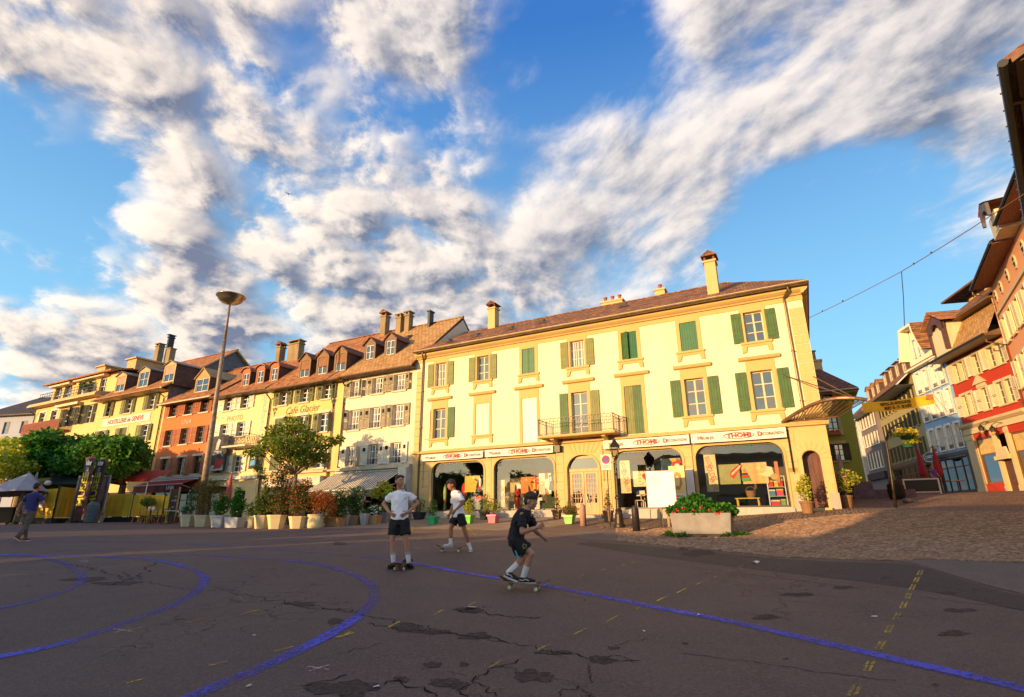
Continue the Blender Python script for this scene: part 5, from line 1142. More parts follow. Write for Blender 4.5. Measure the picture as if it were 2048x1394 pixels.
# --- pale yellow photography museum
PL_PY = plastermat('lemon_plaster', (.74, .57, .29), .45)
R3 = [dict(xs=[-18.82, -16.85], z0=9.55, z1=10.63, w=.95, angs=[(176, 172), (172, 176)]), dict(xs=[-18.86, -16.87], z0=7.45, z1=8.52, w=.95, angs=[(176, 172), (172, 176)]), dict(xs=[-18.86, -16.75], z0=4.85, z1=6.05, w=.95, angs=[(176, 172), (172, 176)])]
h3 = rowhouse('museum_house', 'lemon yellow museum house with white shutters and hanging picture', -20.25, -13.98, 10.98, PL_PY, 12.55, R3, TILE_B, more=[(-19.6, -18.3, 1.2, 3.5), (-16.6, -15.4, 1.2, 3.5)], end_l=0, end_r=0)
fill(h3, R3, fmat=WHITE_P, shm=SH_WH, style='louvre', sill=LIME, shw=.62)
text('le', .3, (-20.0, -.01, 9.1), cm('faded_grey_lettering', (.35, .27, .12)), h3); text('MUSÉE', .55, (-18.7, -.01, 9.12), cm('white_wall_lettering', (.72, .68, .56)), h3, bold=.004); text('PHOTO', .55, (-17.75, -.012, 8.86), cm('faded_grey_lettering', (.35, .27, .12)), h3, bold=.004)
text('de la photographie', .62, (-14.62, -.012, 8.5), cm('blue_grey_lettering', (.40, .42, .44)), h3, rot=(R(90), R(-90), 0), sx=.9)
mb = MB(); mb.box(-19.75, -17.6, -.42, -.38, 4.95, 7.55); po = mb.build('hanging_picture', cm('photo_black', (.05, .05, .05), var=.4, scale=2), h3)
for k, (c, P) in enumerate([((.45,.44,.42), [(.1,.0),(.95,.02),(.9,.2),(.1,.15)]), ((.36,.03,.03), [(.42,.05),(.85,.08),(.95,.32),(.5,.36)]), ((.5,.49,.47), [(.4,.6),(.55,.6),(.62,.86),(.5,.92),(.42,.8)]), ((.35,.34,.33), [(.3,.45),(.7,.48),(.75,.56),(.35,.58)]), ((.4,.39,.38), [(.08,.7),(.2,.68),(.15,.95),(.06,.95)]), ((.3,.3,.3), [(.62,.55),(.7,.56),(.9,.4),(.85,.38)])]):
    q = MB(); q.prism([(-19.75 + 2.15 * u, 4.95 + 2.6 * v) for u, v in P], -.424 - .001 * k, -.4205 - .001 * k); q.build('print', cm('print_%s' % (c,), c, var=.2), po)
mb = MB(); mb.box(-17.5, -14.9, -.9, -.002, 6.52, 6.64); bl = mb.build('balcony', LIME, h3); mb = MB()
for (a, b) in [((-17.45, -.05), (-17.45, -.86)), ((-17.45, -.86), (-14.95, -.86)), ((-14.95, -.86), (-14.95, -.05))]:
    L = math.hypot(b[0] - a[0], b[1] - a[1]); n = int(L / .13)
    for z in (6.72, 7.42): mb.bar((*a, z), (*b, z), .03)
    for i in range(n + 1): mb.bar((a[0] + (b[0] - a[0]) * i / n, a[1] + (b[1] - a[1]) * i / n, 6.64), (a[0] + (b[0] - a[0]) * i / n, a[1] + (b[1] - a[1]) * i / n, 7.42), .018)
    for i in range(n // 3): x = a[0] + (b[0] - a[0]) * (3 * i + 1.5) / n; y = a[1] + (b[1] - a[1]) * (3 * i + 1.5) / n; mb.tube([(x + .14 * math.cos(q), y - .0, 7.06 + .14 * math.sin(q)) for q in np.linspace(0, 6.28, 12)], .014, 4)
mb.build('railing', IRON, bl)
mb = MB(); mb.box(-14.95, -14.2, -.36, -.28, 4.95, 6.3); bs = mb.build('blade_sign', BLACK_TXT, h3); q = MB(); q.prism([(-14.85, 5.15), (-14.3, 5.2), (-14.35, 5.55), (-14.8, 5.5)], -.366, -.3605); q.prism([(-14.8, 6.0), (-14.35, 6.0), (-14.35, 6.12), (-14.8, 6.12)], -.366, -.3605); q.build('print', cm('sky_blue_print', (.10, .32, .55)), bs); q = MB(); [q.box(-14.85, -14.35 - .1 * i, -.366, -.3605, 5.66 + .1 * i, 5.71 + .1 * i) for i in range(3)]; tag(q.build('fine_print', WHITE_TXT, bs), kind='stuff')
mb = MB(); mb.box(-20.2, -14.0, -.2, -.001, 4.3, 4.5); mb.build('ledge', cm('white_ledge', (.62, .6, .55)), h3)
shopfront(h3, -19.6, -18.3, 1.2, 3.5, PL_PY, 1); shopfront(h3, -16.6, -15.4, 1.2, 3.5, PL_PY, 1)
mb = MB(); mb.box(-19.9, -16.9, -1.3, -.02, 3.72, 3.8); mb.build('door_canopy', IRON, h3)
for t in (-16.95, -15.3, -13.75): dormers(h3, [t], .95, 11.35, 1.1, wall=cm('copper_red_dormer', (.36, .13, .05)), roofm=cm('copper_red_dormer', (.36, .13, .05)), gable=.32, style='arch')
a, y, z = onroof(h3, -18.55, 11.8); skylight(h3, a, z, .55, 1.2)
# --- terracotta house
PL_TE = plastermat('terracotta_plaster', (.56, .17, .06), .4, dirtcol=(.38, .11, .05))
R4 = [dict(xs=[-26.0, -23.85, -21.77], z0=9.72, z1=10.8, w=1.05, angs=[(172, 172), (172, 172), (172, 172)]), dict(xs=[-26.0, -23.85, -21.75], z0=7.32, z1=8.62, w=1.05, angs=[(172, 172), (172, 172), (172, 172)]), dict(xs=[-25.9, -23.7, -21.6], z0=4.92, z1=6.28, w=1.05, angs=[(172, 172), (172, 172), (172, 172)])]
h4 = rowhouse('terracotta_house', 'terracotta house with matching shutters and a red awning', -27.3, -20.25, 11.15, PL_TE, 12.7, R4, TILE_B, depth=10, more=[(-26.9, -20.8, 1.2, 3.7)], end_l=0, end_r=0, gutmat=CREAM_P)
fill(h4, R4[:2], fmat=WOODF, shm=SH_TERRA, style='louvre', sill=LIME, shw=.53); fill(h4, R4[2:], fmat=WOODF, shm=SH_TERRA, style='louvre', sill=LIME, surround=LIME, shw=.53)
text('UNiA', .55, (-23.9, -.012, 9.12), cm('pale_red_lettering', (.70, .42, .30)), h4, shear=.1)
shopfront(h4, -26.9, -20.8, 1.2, 3.7, PL_TE, 4); mb = MB(); mb.box(-27.25, -20.3, -.14, -.001, 4.62, 4.8); mb.build('ledge', LIME, h4)
a4 = awning(h4, -27.2, -20.9, 4.55, 4.1, 1.3, .55, cm('dark_red_cloth', (.28, .018, .02)), cm('dark_red_cloth', (.28, .018, .02)), label='dark red awning with white lettering'); text('UNiA', .42, (-22.2, -1.36, 3.82), WHITE_TXT, a4, bold=.01)
dormers(h4, [-22.4], 1.9, 11.5, 1.25, wall=cm('dormer_ochre', (.42, .26, .10)), roofm=cm('dormer_ochre', (.42, .26, .10)), gable=.75)
# --- yellow hotel
PL_HO = plastermat('hotel_yellow_plaster', (.68, .47, .19), .45)
R5 = [dict(xs=[-36.6, -33.1, -29.5], z0=10.7, z1=12.02, w=1.1, angs=[(6, 172), (172, 172), (172, 172)]), dict(xs=[-36.6, -33.1, -29.7], z0=8.0, z1=9.4, w=1.1, angs=[(172, 172), (172, 6), (165, 172)]), dict(xs=[-36.6, -33.1, -29.7], z0=5.2, z1=6.6, w=1.1, angs=[(172, 172), (172, 172), (172, 172)])]
h5 = rowhouse('hotel_house', 'yellow hotel house with red lettering and three dormers', -38.0, -27.3, 12.75, PL_HO, 14.35, R5, TILE_B, depth=11, ov=.8, more=[(-36.5, -28.5, 1.2, 3.8)], end_l=0, end_r=.3, soffit=cm('cream_soffit', (.58, .42, .20)), side_mat=cm('grey_party_wall', (.16, .14, .15)))
fill(h5, R5, fmat=WHITE_P, shm=SH_OLV, style='louvre', sill=LIME, surround=LIME, shw=.55)
mb = MB(); mb.box(-36.9, -29.25, -.05, -.002, 9.72, 10.42); sg = mb.build('wall_sign', cm('sign_white', (.74, .68, .56)), h5); text('HOSTELLERIE de GENEVE', .56, (-33.1, -.056, 10.06), RED_TXT, sg, sx=.93, bold=.014)
shopfront(h5, -36.5, -28.5, 1.2, 3.8, PL_HO, 5)
for t, op in ((-35.05, 1), (-31.3, 0), (-27.4, 1)): dormers(h5, [t], 1.7, 12.95, 1.55, wall=cm('dormer_ochre_pale', (.52, .36, .15)), roofm=ZINC, gable=.32, blind=cm('pink_blind', (.5, .25, .18)) if op else None)
for t, zp, ztop, w in [(-29.9, 15.2, 16.4, .8), (-28.1, 15.2, 15.9, 1.0), (-28.4, 15.2, 17.0, .3)]:
    a, zt = back(t, ztop, 5.5); chimney(h5, a, 5.5, 14.0, zt, w * .85, .6, CHIMD if w > .4 else IRON, 'slab' if w < 1 else 'none')
downpipe(h5, -27.6, 11.6, 1.4, mat=IRON, out=.8)
mb = MB(); mb.box(-27.3 + .02, -27.26, 0.3, 10, 11.2, 12.6); mb.build('party_wall', cm('grey_party_wall', (.16, .14, .15)), h5)
# --- end house with balconies
PL_EN = plastermat('gold_plaster', (.70, .48, .20), .45)
R6 = [dict(xs=[-49.4, -46.9], z0=10.75, z1=12.3, w=1.3), dict(xs=[-44.2, -42.0, -39.9], z0=10.4, z1=12.2, w=1.25)]
h6 = rowhouse('balcony_house', 'golden end house with two balconies and an attic terrace', -51.1, -38.0, 13.0, PL_EN, 14.2, R6, TILE_B, depth=12, ov=.75, more=[(-50, -39.5, 1.2, 3.8)], end_l=.7, end_r=0, roof=False, side_mat=cm('grey_party_wall', (.16, .14, .15)))
fill(h6, R6[:1], fmat=WHITE_P, sill=LIME, surround=cm('white_trim_wall', (.74, .70, .60))); fill(h6, [dict(R6[1], angs=[(176, 150), (160, 150), (150, 176)])], fmat=WHITE_P, shm=SH_DK, style='louvre', shw=.62)
mb = MB(); mb.prism([(-.75, 12.85), (-.75, 12.98), (-.6, 13.2), (0.9, 13.42), (.9, 12.85)], -51.5, -38.0, axis='x'); mb.build('eave', cm('cream_soffit', (.58, .42, .20)), h6)
mb = MB(); ah = [(-50.3, -48.9, 13.45, 15.2), (-48.3, -46.8, 13.45, 15.2), (-45.4, -44.2, 13.9, 15.1), (-43.4, -42.2, 13.45, 15.1), (-41.2, -40.0, 13.45, 15.1)]
wall_mb(mb, -50.9, -38.0, 13.2, 15.45, ah, .9, .25)
mb.quad((-50.9, .9, 13.2), (-50.9, 11, 13.2), (-50.9, 11, 15.45), (-50.9, .9, 15.45)); mb.quad((-38.0, .9, 13.0), (-38.0, 11, 13.0), (-38.0, 11, 16.4), (-38.0, .9, 15.45), 1); mb.build('attic_wall', [PL_EN, cm('grey_party_wall', (.16, .14, .15))], h6)
for a, b, c, d in ah: window(h6, (a + b) / 2, c, b - a, d - c, WHITE_P, 2, 2).location.y = 1.05
mb = MB(); th_ = .16
mb.add([(-51.5, .1, 15.35), (-37.9, .1, 15.35), (-37.9, 6, 17.0), (-51.5, 6, 17.0), (-51.5, .1, 15.52), (-37.9, .1, 15.52), (-37.9, 6, 17.16), (-51.5, 6, 17.16)], [(3,2,1,0),(4,5,6,7),(0,1,5,4),(1,2,6,5),(3,0,4,7)]); mb.quad((-51.5, 6, 17.16), (-37.9, 6, 17.16), (-37.9, 12, 15.4), (-51.5, 12, 15.4)); rf = mb.build('roof', TILE_B, h6)
for t, zp in ((-44.2, 15.8), (-38.4, 15.9)):
    q = MB(); q.box(t - .8, t + .8, 2.0, 5.5, 15.9, 17.0); q.box(t - 1.0, t + 1.0, 1.8, 5.7, 17.0, 17.14); dm = q.build('dormer', cm('dormer_ochre_pale', (.52, .36, .15)), rf); 
for z0, xa, xb, yb_, m in [(10.0, -50.6, -43.0, -1.0, cm('rust_balcony', (.30, .09, .045))), (13.42, -50.9, -40.2, -.1, IRON)]:
    mb = MB()
    if z0 < 12: mb.box(xa, xb, yb_, -.002, z0 - .14, z0)
    n = int((xb - xa) / (.16 if z0 < 12 else .5))
    for z in ((z0 + .08, z0 + .95) if z0 < 12 else (z0 + .3, z0 + .6, z0 + .9)): mb.bar((xa, yb_ + .04, z), (xb, yb_ + .04, z), .05)
    for i in range(n + 1): x = xa + (xb - xa) * i / n; mb.box(x - (.05 if z0 < 12 else .015), x + (.05 if z0 < 12 else .015), yb_ + .02, yb_ + .05, z0, z0 + .95)
    mb.build('balcony', m, h6)
shopfront(h6, -50, -39.5, 1.2, 3.8, PL_EN, 5); downpipe(h6, -50.9, 12.2, 1.4, mat=IRON, out=.7)
for a, b, z in ((-50.6, -46.3, 15.25), (-45.6, -39.6, 15.3)):
    q = MB(); q.box(a, b, .35, .85, z - .12, z + .1); q.build('rolled_awning', cm('cream_roll', (.66, .56, .38)), h6)
q = MB(); q.box(-46.0, -41.5, -.5, -.02, 12.36, 12.6); q.build('rolled_awning', cm('cream_roll', (.66, .56, .38)), h6)
t = thing('potted_bush', 'dark bush in a white pot on the attic terrace', 'plant', FP + FR * -42.6 + FN * .35 + Vector((0, 0, 13.42)), FA); q = MB(); q.lathe([(.22, 0), (.3, .5), (.32, .5), (.25, .45)], n=12); q.build('pot', WHITE_P, t)
BUSH_ON_TERRACE = t
# --- far pale house at the left edge
PL_FW = plastermat('far_white_plaster', (.36, .38, .45), .3)  # bluish grey puts shade into the colour of a white-grey wall
FWP = pt(60, 1040, 95); FWP.z = 0
hf = [(x, x + 1.5, z, z + 2.2) for z in (8.0, 12.4, 16.6) for x in (-15.5, -11.5, -7.5, -3.2)]
h7 = house('pale_house', 'pale grey far house with a dark hipped roof at the left edge', -17.5, 0, 0, 20.4, PL_FW, 12, FWP, R(-12), hf, 24.5, tilemat('slate_roof', (.07, .065, .075), (.05, .048, .055), (.09, .08, .085)), .8, hip_r=5, hip_l=5, end_l=.8, end_r=.8)
for a, b, c, d in hf: window(h7, (a + b) / 2, c, b - a, d - c, cm('bluish_frame', (.4, .44, .5)), 2, 2)
chimney(h7, -2.2, 5, 20, 25.0, 1.2, 1.2, cm('grey_chimney', (.2, .19, .2)), 'slab')
# ------------------------------------------------------------------ right side: the street of tall houses
RP = Vector((33.76, 40.0, 0)); RA = math.atan2(-1, -.2416); RR = Vector((math.cos(RA), math.sin(RA), 0)); RN = Vector((-math.sin(RA), math.cos(RA), 0))
SH_IV = pmat('ivory_shutter', (.74, .62, .38), .5, .08, 2)
PL_RED = plastermat('red_plaster', (.44, .045, .022), .45, dirtcol=(.30, .04, .02))
PL_BLU = plastermat('blue_plaster', (.26, .40, .56), .3, dirtcol=(.20, .31, .44))
PL_OR = plastermat('orange_plaster', (.80, .36, .17), .3, dirtcol=(.62, .26, .12))
PL_YG = plastermat('dull_yellow_plaster', (.36, .30, .14), .4); PL_GY = plastermat('grey_violet_plaster', (.19, .16, .17), .4); PL_GR = plastermat('green_plaster', (.27, .33, .07), .4, dirtcol=(.18, .23, .05))  # yellow and grey street walls darkened in colour to stand for shade
CORN = plastermat('sandy_stone', (.60, .47, .26), .5)
def parts_window(h, x, z0, z1, w, sh, shm, **k): return window(h, x, z0, w, z1 - z0, WHITE_P, 2, 3, sh, shm, **k)
# red house
RW1 = [.55 + .55, 2.05 - .1, 3.66, 5.25, 6.2]
up = [(.95, .62), (1.75, .62), (3.55, .75), (5.35, .7), (6.25, .7)]; lo = [(1.0, .62), (1.78, .62), (3.55, .72), (5.3, .7), (6.2, .7)]
hl = [(x - w/2, x + w/2, 11.0, 12.4) for x, w in up] + [(x - w/2, x + w/2, 8.45, 9.95) for x, w in lo] + [(1.0, 3.15, 3.55, 6.7), (3.45, 4.6, 2.8, 6.7), (4.95, 7.0, 3.3, 6.6)]
hr = house('red_house', 'red house with ivory shutters above a sandstone shopfront', 0, 7.25, 2.0, 12.75, PL_RED, 9, RP, RA, hl, roof=False, reveal=CORN)
IRB = [((172, None), 0), ((None, 172), 1), ((172, 172), 2), ((172, None), 3), ((None, 172), 4)]
for r, (z0, z1) in ((up, (11.0, 12.4)), (lo, (8.45, 9.95))):
    for (x, w), (sh, i) in zip(r, IRB):
        f = window(hr, x, z0, w, z1 - z0, CREAM_P, 2, 3, sh, SH_IV, .62, 'louvre', sill=CORN, surround=CORN, sprd=.1)
mb = MB(); mb.box(-.02, 7.27, -.1, -.001, 7.1, 7.5); mb.build('shop_fascia', CORN, hr); mb = MB(); mb.prism([(-.001, 7.5), (-.12, 7.52), (-.3, 7.68), (-.34, 7.84), (-.001, 7.9)], -.05, 7.3, axis='x'); mb.build('cornice', CORN, hr); mb = MB(); mb.prism([(-.001, 12.35), (-.08, 12.4), (-.08, 12.5), (-.001, 12.55)], 0, 7.25, axis='x'); mb.build('eave_moulding', CORN, hr)
mb = MB(); mb.prism([(2.7, 10.32), (4.2, 10.32), (3.45, 10.9)], -.16, -.001); mb.box(2.95, 4.0, -.07, -.001, 10.05, 10.318); mb.build('pediment', CORN, hr)
for a, b in ((0, .95), (3.16, 3.44), (4.61, 4.94), (7.0, 7.25)): mb = MB(); mb.box(a, b, -.08, -.001, 2.2, 7.05); mb.box(a - .03, b + .03, -.11, -.08, 2.2, 3.3); mb.box(a - .03, b + .03, -.12, -.08, 6.7, 6.98); mb.build('shop_pilaster', CORN, hr)
mb = MB(); mb.box(3.3, 4.75, -.35, -.12, 5.0, 5.25); mb.prism([(3.4, 5.26), (4.65, 5.26), (4.5, 5.8), (3.55, 5.8)], -.25, -.12); mb.build('door_hood', CORN, hr)
REDF = pmat('red_brown_shop_frame', (.22, .09, .035), .5, .1)
for a, b, z0, z1 in ((1.0, 3.15, 3.55, 6.7), (4.95, 7.0, 3.3, 6.6)):
    mb = MB(); mb.box(a, a + .09, .08, .16, z0, z1); mb.box(b - .09, b, .08, .16, z0, z1); mb.box(a + .09, b - .09, .08, .16, z1 - .1, z1); mb.box(a + .09, b - .09, .08, .16, z0, z0 + .12); mb.box(a + .09, b - .09, .085, .155, z0 + (z1 - z0) * .62, z0 + (z1 - z0) * .62 + .1); s = mb.build('shop_window', REDF, hr)
    q = MB(); q.quad((a, .13, z0), (b, .13, z0), (b, .13, z1), (a, .13, z1)); q.build('pane', _glass, s)
    q = MB(); q.box(a + .12, b - .12, .10, .125, z0 + (z1 - z0) * .62 + .1, z1 - .12); q.build('blind', cm('ochre_blind', (.62, .42, .14)), s)
mb = MB(); mb.box(3.5, 4.55, .1, .16, 2.8, 5.0); mb.build('door', cm('dark_wood_door', (.12, .05, .025)), hr)
# eave, mansard of yellow scale tiles and hoist dormer
mb = MB(); mb.prism([(-1.15, 12.72), (-1.15, 12.85), (0, 13.2), (0, 12.72)], -.1, 7.3, axis='x'); mb.build('eave', WOODF, hr)
mb = MB(); mb.tube([(-.2, -1.2, 12.80), (7.3, -1.2, 12.80)], .09, 8); mb.build('gutter', IRON, hr)
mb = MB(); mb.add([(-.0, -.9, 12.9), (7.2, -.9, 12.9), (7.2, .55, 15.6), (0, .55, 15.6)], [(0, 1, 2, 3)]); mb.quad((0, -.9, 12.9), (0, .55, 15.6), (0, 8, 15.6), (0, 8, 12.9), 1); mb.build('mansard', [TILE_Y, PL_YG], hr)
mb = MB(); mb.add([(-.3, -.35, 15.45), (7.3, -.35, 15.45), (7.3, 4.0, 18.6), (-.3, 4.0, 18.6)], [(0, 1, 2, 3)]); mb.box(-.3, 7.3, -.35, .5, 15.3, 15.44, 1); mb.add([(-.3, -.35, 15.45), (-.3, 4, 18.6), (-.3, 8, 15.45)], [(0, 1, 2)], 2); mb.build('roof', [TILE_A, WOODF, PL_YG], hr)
mb = MB(); mb.box(.95, 2.65, -1.0, 1.0, 12.85, 14.9); mb.prism([(.95, 14.9), (2.65, 14.9), (2.65, 15.3), (1.8, 15.95), (.95, 15.3)], -.7, 1.0); hd = mb.build('hoist_dormer', cm('pale_boards', (.66, .55, .34), stretch=(4, 1, .2)), hr)
mb = MB(); mb.box(.75, .95, -1.15, -.9, 13.2, 15.4); mb.box(2.65, 2.85, -1.15, -.9, 13.2, 15.4)
arch = [(1.8 + .62 * math.cos(t), 14.75 + .6 * math.sin(t)) for t in np.linspace(0, math.pi, 9)]
mb.prism([(.75, 15.4), (.75, 14.75), (1.18, 14.75)] + arch[::-1] + [(2.42, 14.75), (2.85, 14.75), (2.85, 15.4), (1.8, 16.1)], -1.16, -1.02); mb.build('hoist_frame', cm('purple_brown_timber', (.09, .045, .045)), hd)
mb = MB(); 
for s in (-1, 1): mb.add([(1.8, -1.4, 16.3), (1.8 + s * 1.5, -1.4, 15.3), (1.8 + s * 1.5, 1.2, 15.3), (1.8, 1.2, 16.3), (1.8, -1.4, 16.42), (1.8 + s * 1.5, -1.4, 15.42), (1.8 + s * 1.5, 1.2, 15.42), (1.8, 1.2, 16.42)], [(0,1,2,3),(4,7,6,5),(0,4,5,1),(1,5,6,2)])
mb.build('hoist_roof', TILE_B, hd)
# upper tower with lantern windows behind the red house
mb = MB(); mb.box(-1.2, 5.0, 3.2, 8, 15.6, 18.6); 
up_ = tag(obj('roof_house', None, None, RP, (0, 0, RA)), 'brown timber roof storey with small yellow windows above the red house', 'building'); mb.build('wall', cm('brown_boards', (.15, .065, .04), stretch=(3, 3, .3)), up_)
mb = MB(); mb.add([(-2.4, 1.9, 18.4), (7.4, 1.9, 18.4), (7.4, 5.6, 20.6), (-1.0, 5.6, 20.6), (-2.4, 1.9, 18.55), (7.4, 1.9, 18.55), (7.4, 5.6, 20.75), (-1.0, 5.6, 20.75), (-2.4, 9.4, 18.4), (-2.4, 9.4, 18.55)], [(3,2,1,0),(4,5,6,7),(0,1,5,4),(8,3,0),(4,7,9),(8,0,4,9)]); mb.build('roof', TILE_C, up_)
for x in (-.6, .15, 1.5, 2.2):
    f = obj('window', frame_mesh(.5, 1.2, 2, 1, cm('yellow_frame', (.72, .52, .2)), .06, .08), up_, (x, 3.12, 16.9)); obj('pane', pane_mesh(.42, 1.1), f, (0, .03, .05))
mb = MB(); mb.box(-1.3, 7.3, 2.6, 3.15, 16.1, 16.5); mb.build('beam', WOODF, up_)
mb = MB(); mb.prism([(3.2, 15.7), (8.0, 15.7), (8.0, 17.6), (5.6, 18.3)], 2.0, 6.0); gb = mb.build('gable_wall', cm('yellow_gable', (.60, .44, .17)), up_); q = MB(); q.box(6.2, 7.3, 1.96, 1.99, 16.5, 17.3); q.build('window', _glass, gb)
downpipe(hr, 7.2, 12.0, 3.0, out=1.2)
# blue house
bw = [(x - .31, x + .31, z0, z1) for z0, z1, xs in ((6.4, 8.2, (-4.75, -3.4, -2.1, -.75)), (9.0, 10.9, (-4.8, -3.5, -2.25, -.85)), (11.35, 13.1, (-4.8, -3.6, -2.2, -1.0))) for x in xs]
hb = house('blue_house', 'light blue house with white framed windows and a white roof gable', -5.6, -.02, 2.2, 13.5, PL_BLU, 9, RP, RA, bw + [(-5.2, -.4, 3.0, 5.75)], roof=False, reveal=WHITE_P)
mb = MB(); mb.box(-5.6, -.02, -.012, -.003, 11.0, 13.5); mb.build('upper_wall', plastermat('white_top_plaster', (.74, .66, .50), .4), hb) if False else None
WT = cm('white_window_trim', (.74, .71, .66))
for a, b, c, d in bw:
    f = window(hb, (a + b) / 2, c, b - a, d - c, WHITE_P, 2, 3, (165, 165), SH_WH, .26, 'louvre', sill=WT, surround=WT, sprd=.2)
    mb = MB()
    for z in (.04, .3): mb.bar((a - .05, -.06, c + z), (b + .05, -.06, c + z), .025)
    for k in range(6): mb.tube([(a + .6 * (k / 5) + .06 * math.cos(t), -.06, c + .17 + .1 * math.sin(t)) for t in np.linspace(0, 6.28, 7)], .012, 4)
    mb.build('window_guard', IRON, hb)
mb = MB(); mb.box(-5.6, -.03, -.12, -.002, 5.85, 6.12); mb.build('ledge', cm('brown_ledge', (.12, .07, .05)), hb); shopfront(hb, -5.2, -.4, 3.0, 5.75, PL_BLU, 4, fm=cm('shop_brown', (.09, .05, .035)))
for xa, xb in ((-5.6, -5.2), (-.4, -.03)): mb = MB(); mb.box(xa, xb, -.06, -.001, 2.2, 5.8); mb.build('shop_pilaster', cm('shop_brown', (.09, .05, .035)), hb)
GW = plastermat('gable_white', (.78, .70, .52), .3)
mb = MB(); pr = [(-5.5, 13.5), (-1.6, 13.5), (-1.75, 14.3), (-2.15, 15.0), (-2.6, 16.1), (-2.75, 16.9), (-4.35, 16.95), (-4.6, 16.1), (-5.1, 15.0), (-5.5, 14.2)]
mb.prism(pr, -.02, 4); gb = mb.build('gable', GW, hb)
mb = MB(); pr2 = [(x + (.32 if x > -3.5 else -.28), z + .12) for x, z in pr[2:]]
n = len(pr2)
for i in range(n - 1): mb.quad((pr2[i][0], -.75, pr2[i][1]), (pr2[i+1][0], -.75, pr2[i+1][1]), (pr2[i+1][0], 4, pr2[i+1][1]), (pr2[i][0], 4, pr2[i][1]))
mb.build('gable_roof', TILE_A, gb)
mb = MB()
for i in range(n - 1):
    a, b = pr2[i], pr2[i + 1]; c = (-3.55, 14.6); sh_ = lambda p: (p[0] + (c[0] - p[0]) * .16, p[1] + (c[1] - p[1]) * .10)
    a2, b2 = sh_(a), sh_(b); mb.add([(a[0], -.75, a[1] - .01), (b[0], -.75, b[1] - .01), (b2[0], -.75, b2[1]), (a2[0], -.75, a2[1]), (a[0], -.02, a[1] - .01), (b[0], -.02, b[1] - .01), (b2[0], -.02, b2[1]), (a2[0], -.02, a2[1])], [(0,3,2,1),(3,7,6,2)])
mb.build('gable_eave', GW, gb)
window(gb, -3.6, 14.3, .6, 1.5, WHITE_P, 2, 3, surround=WT).location.y = -.03
mb = MB(); mb.add([(-5.7, -.5, 13.55), (-.0, -.5, 13.55), (-.0, 4.5, 17.2), (-5.7, 4.5, 17.2)], [(0,1,2,3)]); mb.prism([(-.5, 13.40), (-.5, 13.55), (0, 13.55), (0, 13.4)], -5.75, -.02, axis='x', mi=1); mb.build('roof', [TILE_A, GW], hb)
mb = MB(); mb.box(-1.5, -.3, -.45, -.1, 13.1, 13.35); mb.build('eave_box', GW, hb)
t = thing('oval_sign', 'oval black hanging shop sign on a bracket at the blue house', 'sign', RP + RR * -4.2 - RN * .75 + Vector((0, 0, 6.0)), RA)
q = MB(); q.lathe([(.0, -.03), (.95, -.03), (.95, .03), (0, .03)], n=24, sy=.42); q.v = [(x, z, y) for x, y, z in q.v]; sg = q.build('board', BLACK_TXT, t); text('CHARLY', .34, (0, -.045, 0), WHITE_TXT, t); q = MB(); q.tube([(.93 * math.cos(a_), -.035, .38 * math.sin(a_)) for a_ in np.linspace(0, 6.283, 30)], .025, 5); q.build('rim', WHITE_P, t); q = MB(); q.tube([(-.5, .7, .8), (-.5, 0, .75), (0, 0, .42)], .02, 5); q.tube([(.5, .7, .8), (.5, 0, .75), (0, 0, .42)], .02, 5); q.build('bracket', IRON, t)
# dull yellow house with dark shutters, curved eave and dormers
YP = Vector((35.075, 45.443, 0)); YA = math.atan2(-1, -.3737); YR = Vector((math.cos(YA), math.sin(YA), 0)); YN = Vector((-math.sin(YA), math.cos(YA), 0))
yx = [-11.3, -10.1, -8.9, -7.7, -6.4, -5.0, -3.8, -2.6, -1.2]
yw = [(x - .3, x + .3, z0, z1) for z0, z1 in ((6.5, 7.95), (9.05, 10.4), (11.2, 12.35)) for x in yx]
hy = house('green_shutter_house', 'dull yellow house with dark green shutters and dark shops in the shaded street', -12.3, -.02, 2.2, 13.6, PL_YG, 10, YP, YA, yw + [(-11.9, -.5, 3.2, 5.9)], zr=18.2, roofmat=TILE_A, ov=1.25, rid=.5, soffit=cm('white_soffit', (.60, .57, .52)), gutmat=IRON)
SH_DKG = pmat('dark_brown_green_shutter', (.03, .035, .022), .6, .15, 2)
for a, b, c, d in yw: window(hy, (a + b) / 2, c, b - a, d - c, cm('green_frame', (.25, .25, .12)), 2, 2, (176, 176), SH_DKG, .29, 'louvre', sill=PL_YG, sprd=.05)
shopfront(hy, -11.9, -.5, 3.2, 5.9, PL_YG, 7); mb = MB(); mb.box(-12.3, -.02, -.1, -.001, 5.98, 6.3); mb.box(-2.9, -.6, -.35, -.1, 5.5, 5.72); mb.build('ledge', cm('brown_ledge', (.12, .07, .05)), hy)
for t_ in (-11.2, -9.0, -6.8, -4.6, -2.2): dormer(hy, t_, 1.15, 14.6, 1.3, .0, wall=cm('dormer_ochre', (.42, .26, .10)), roofm=TILE_A, style='flat', ovh=.2)
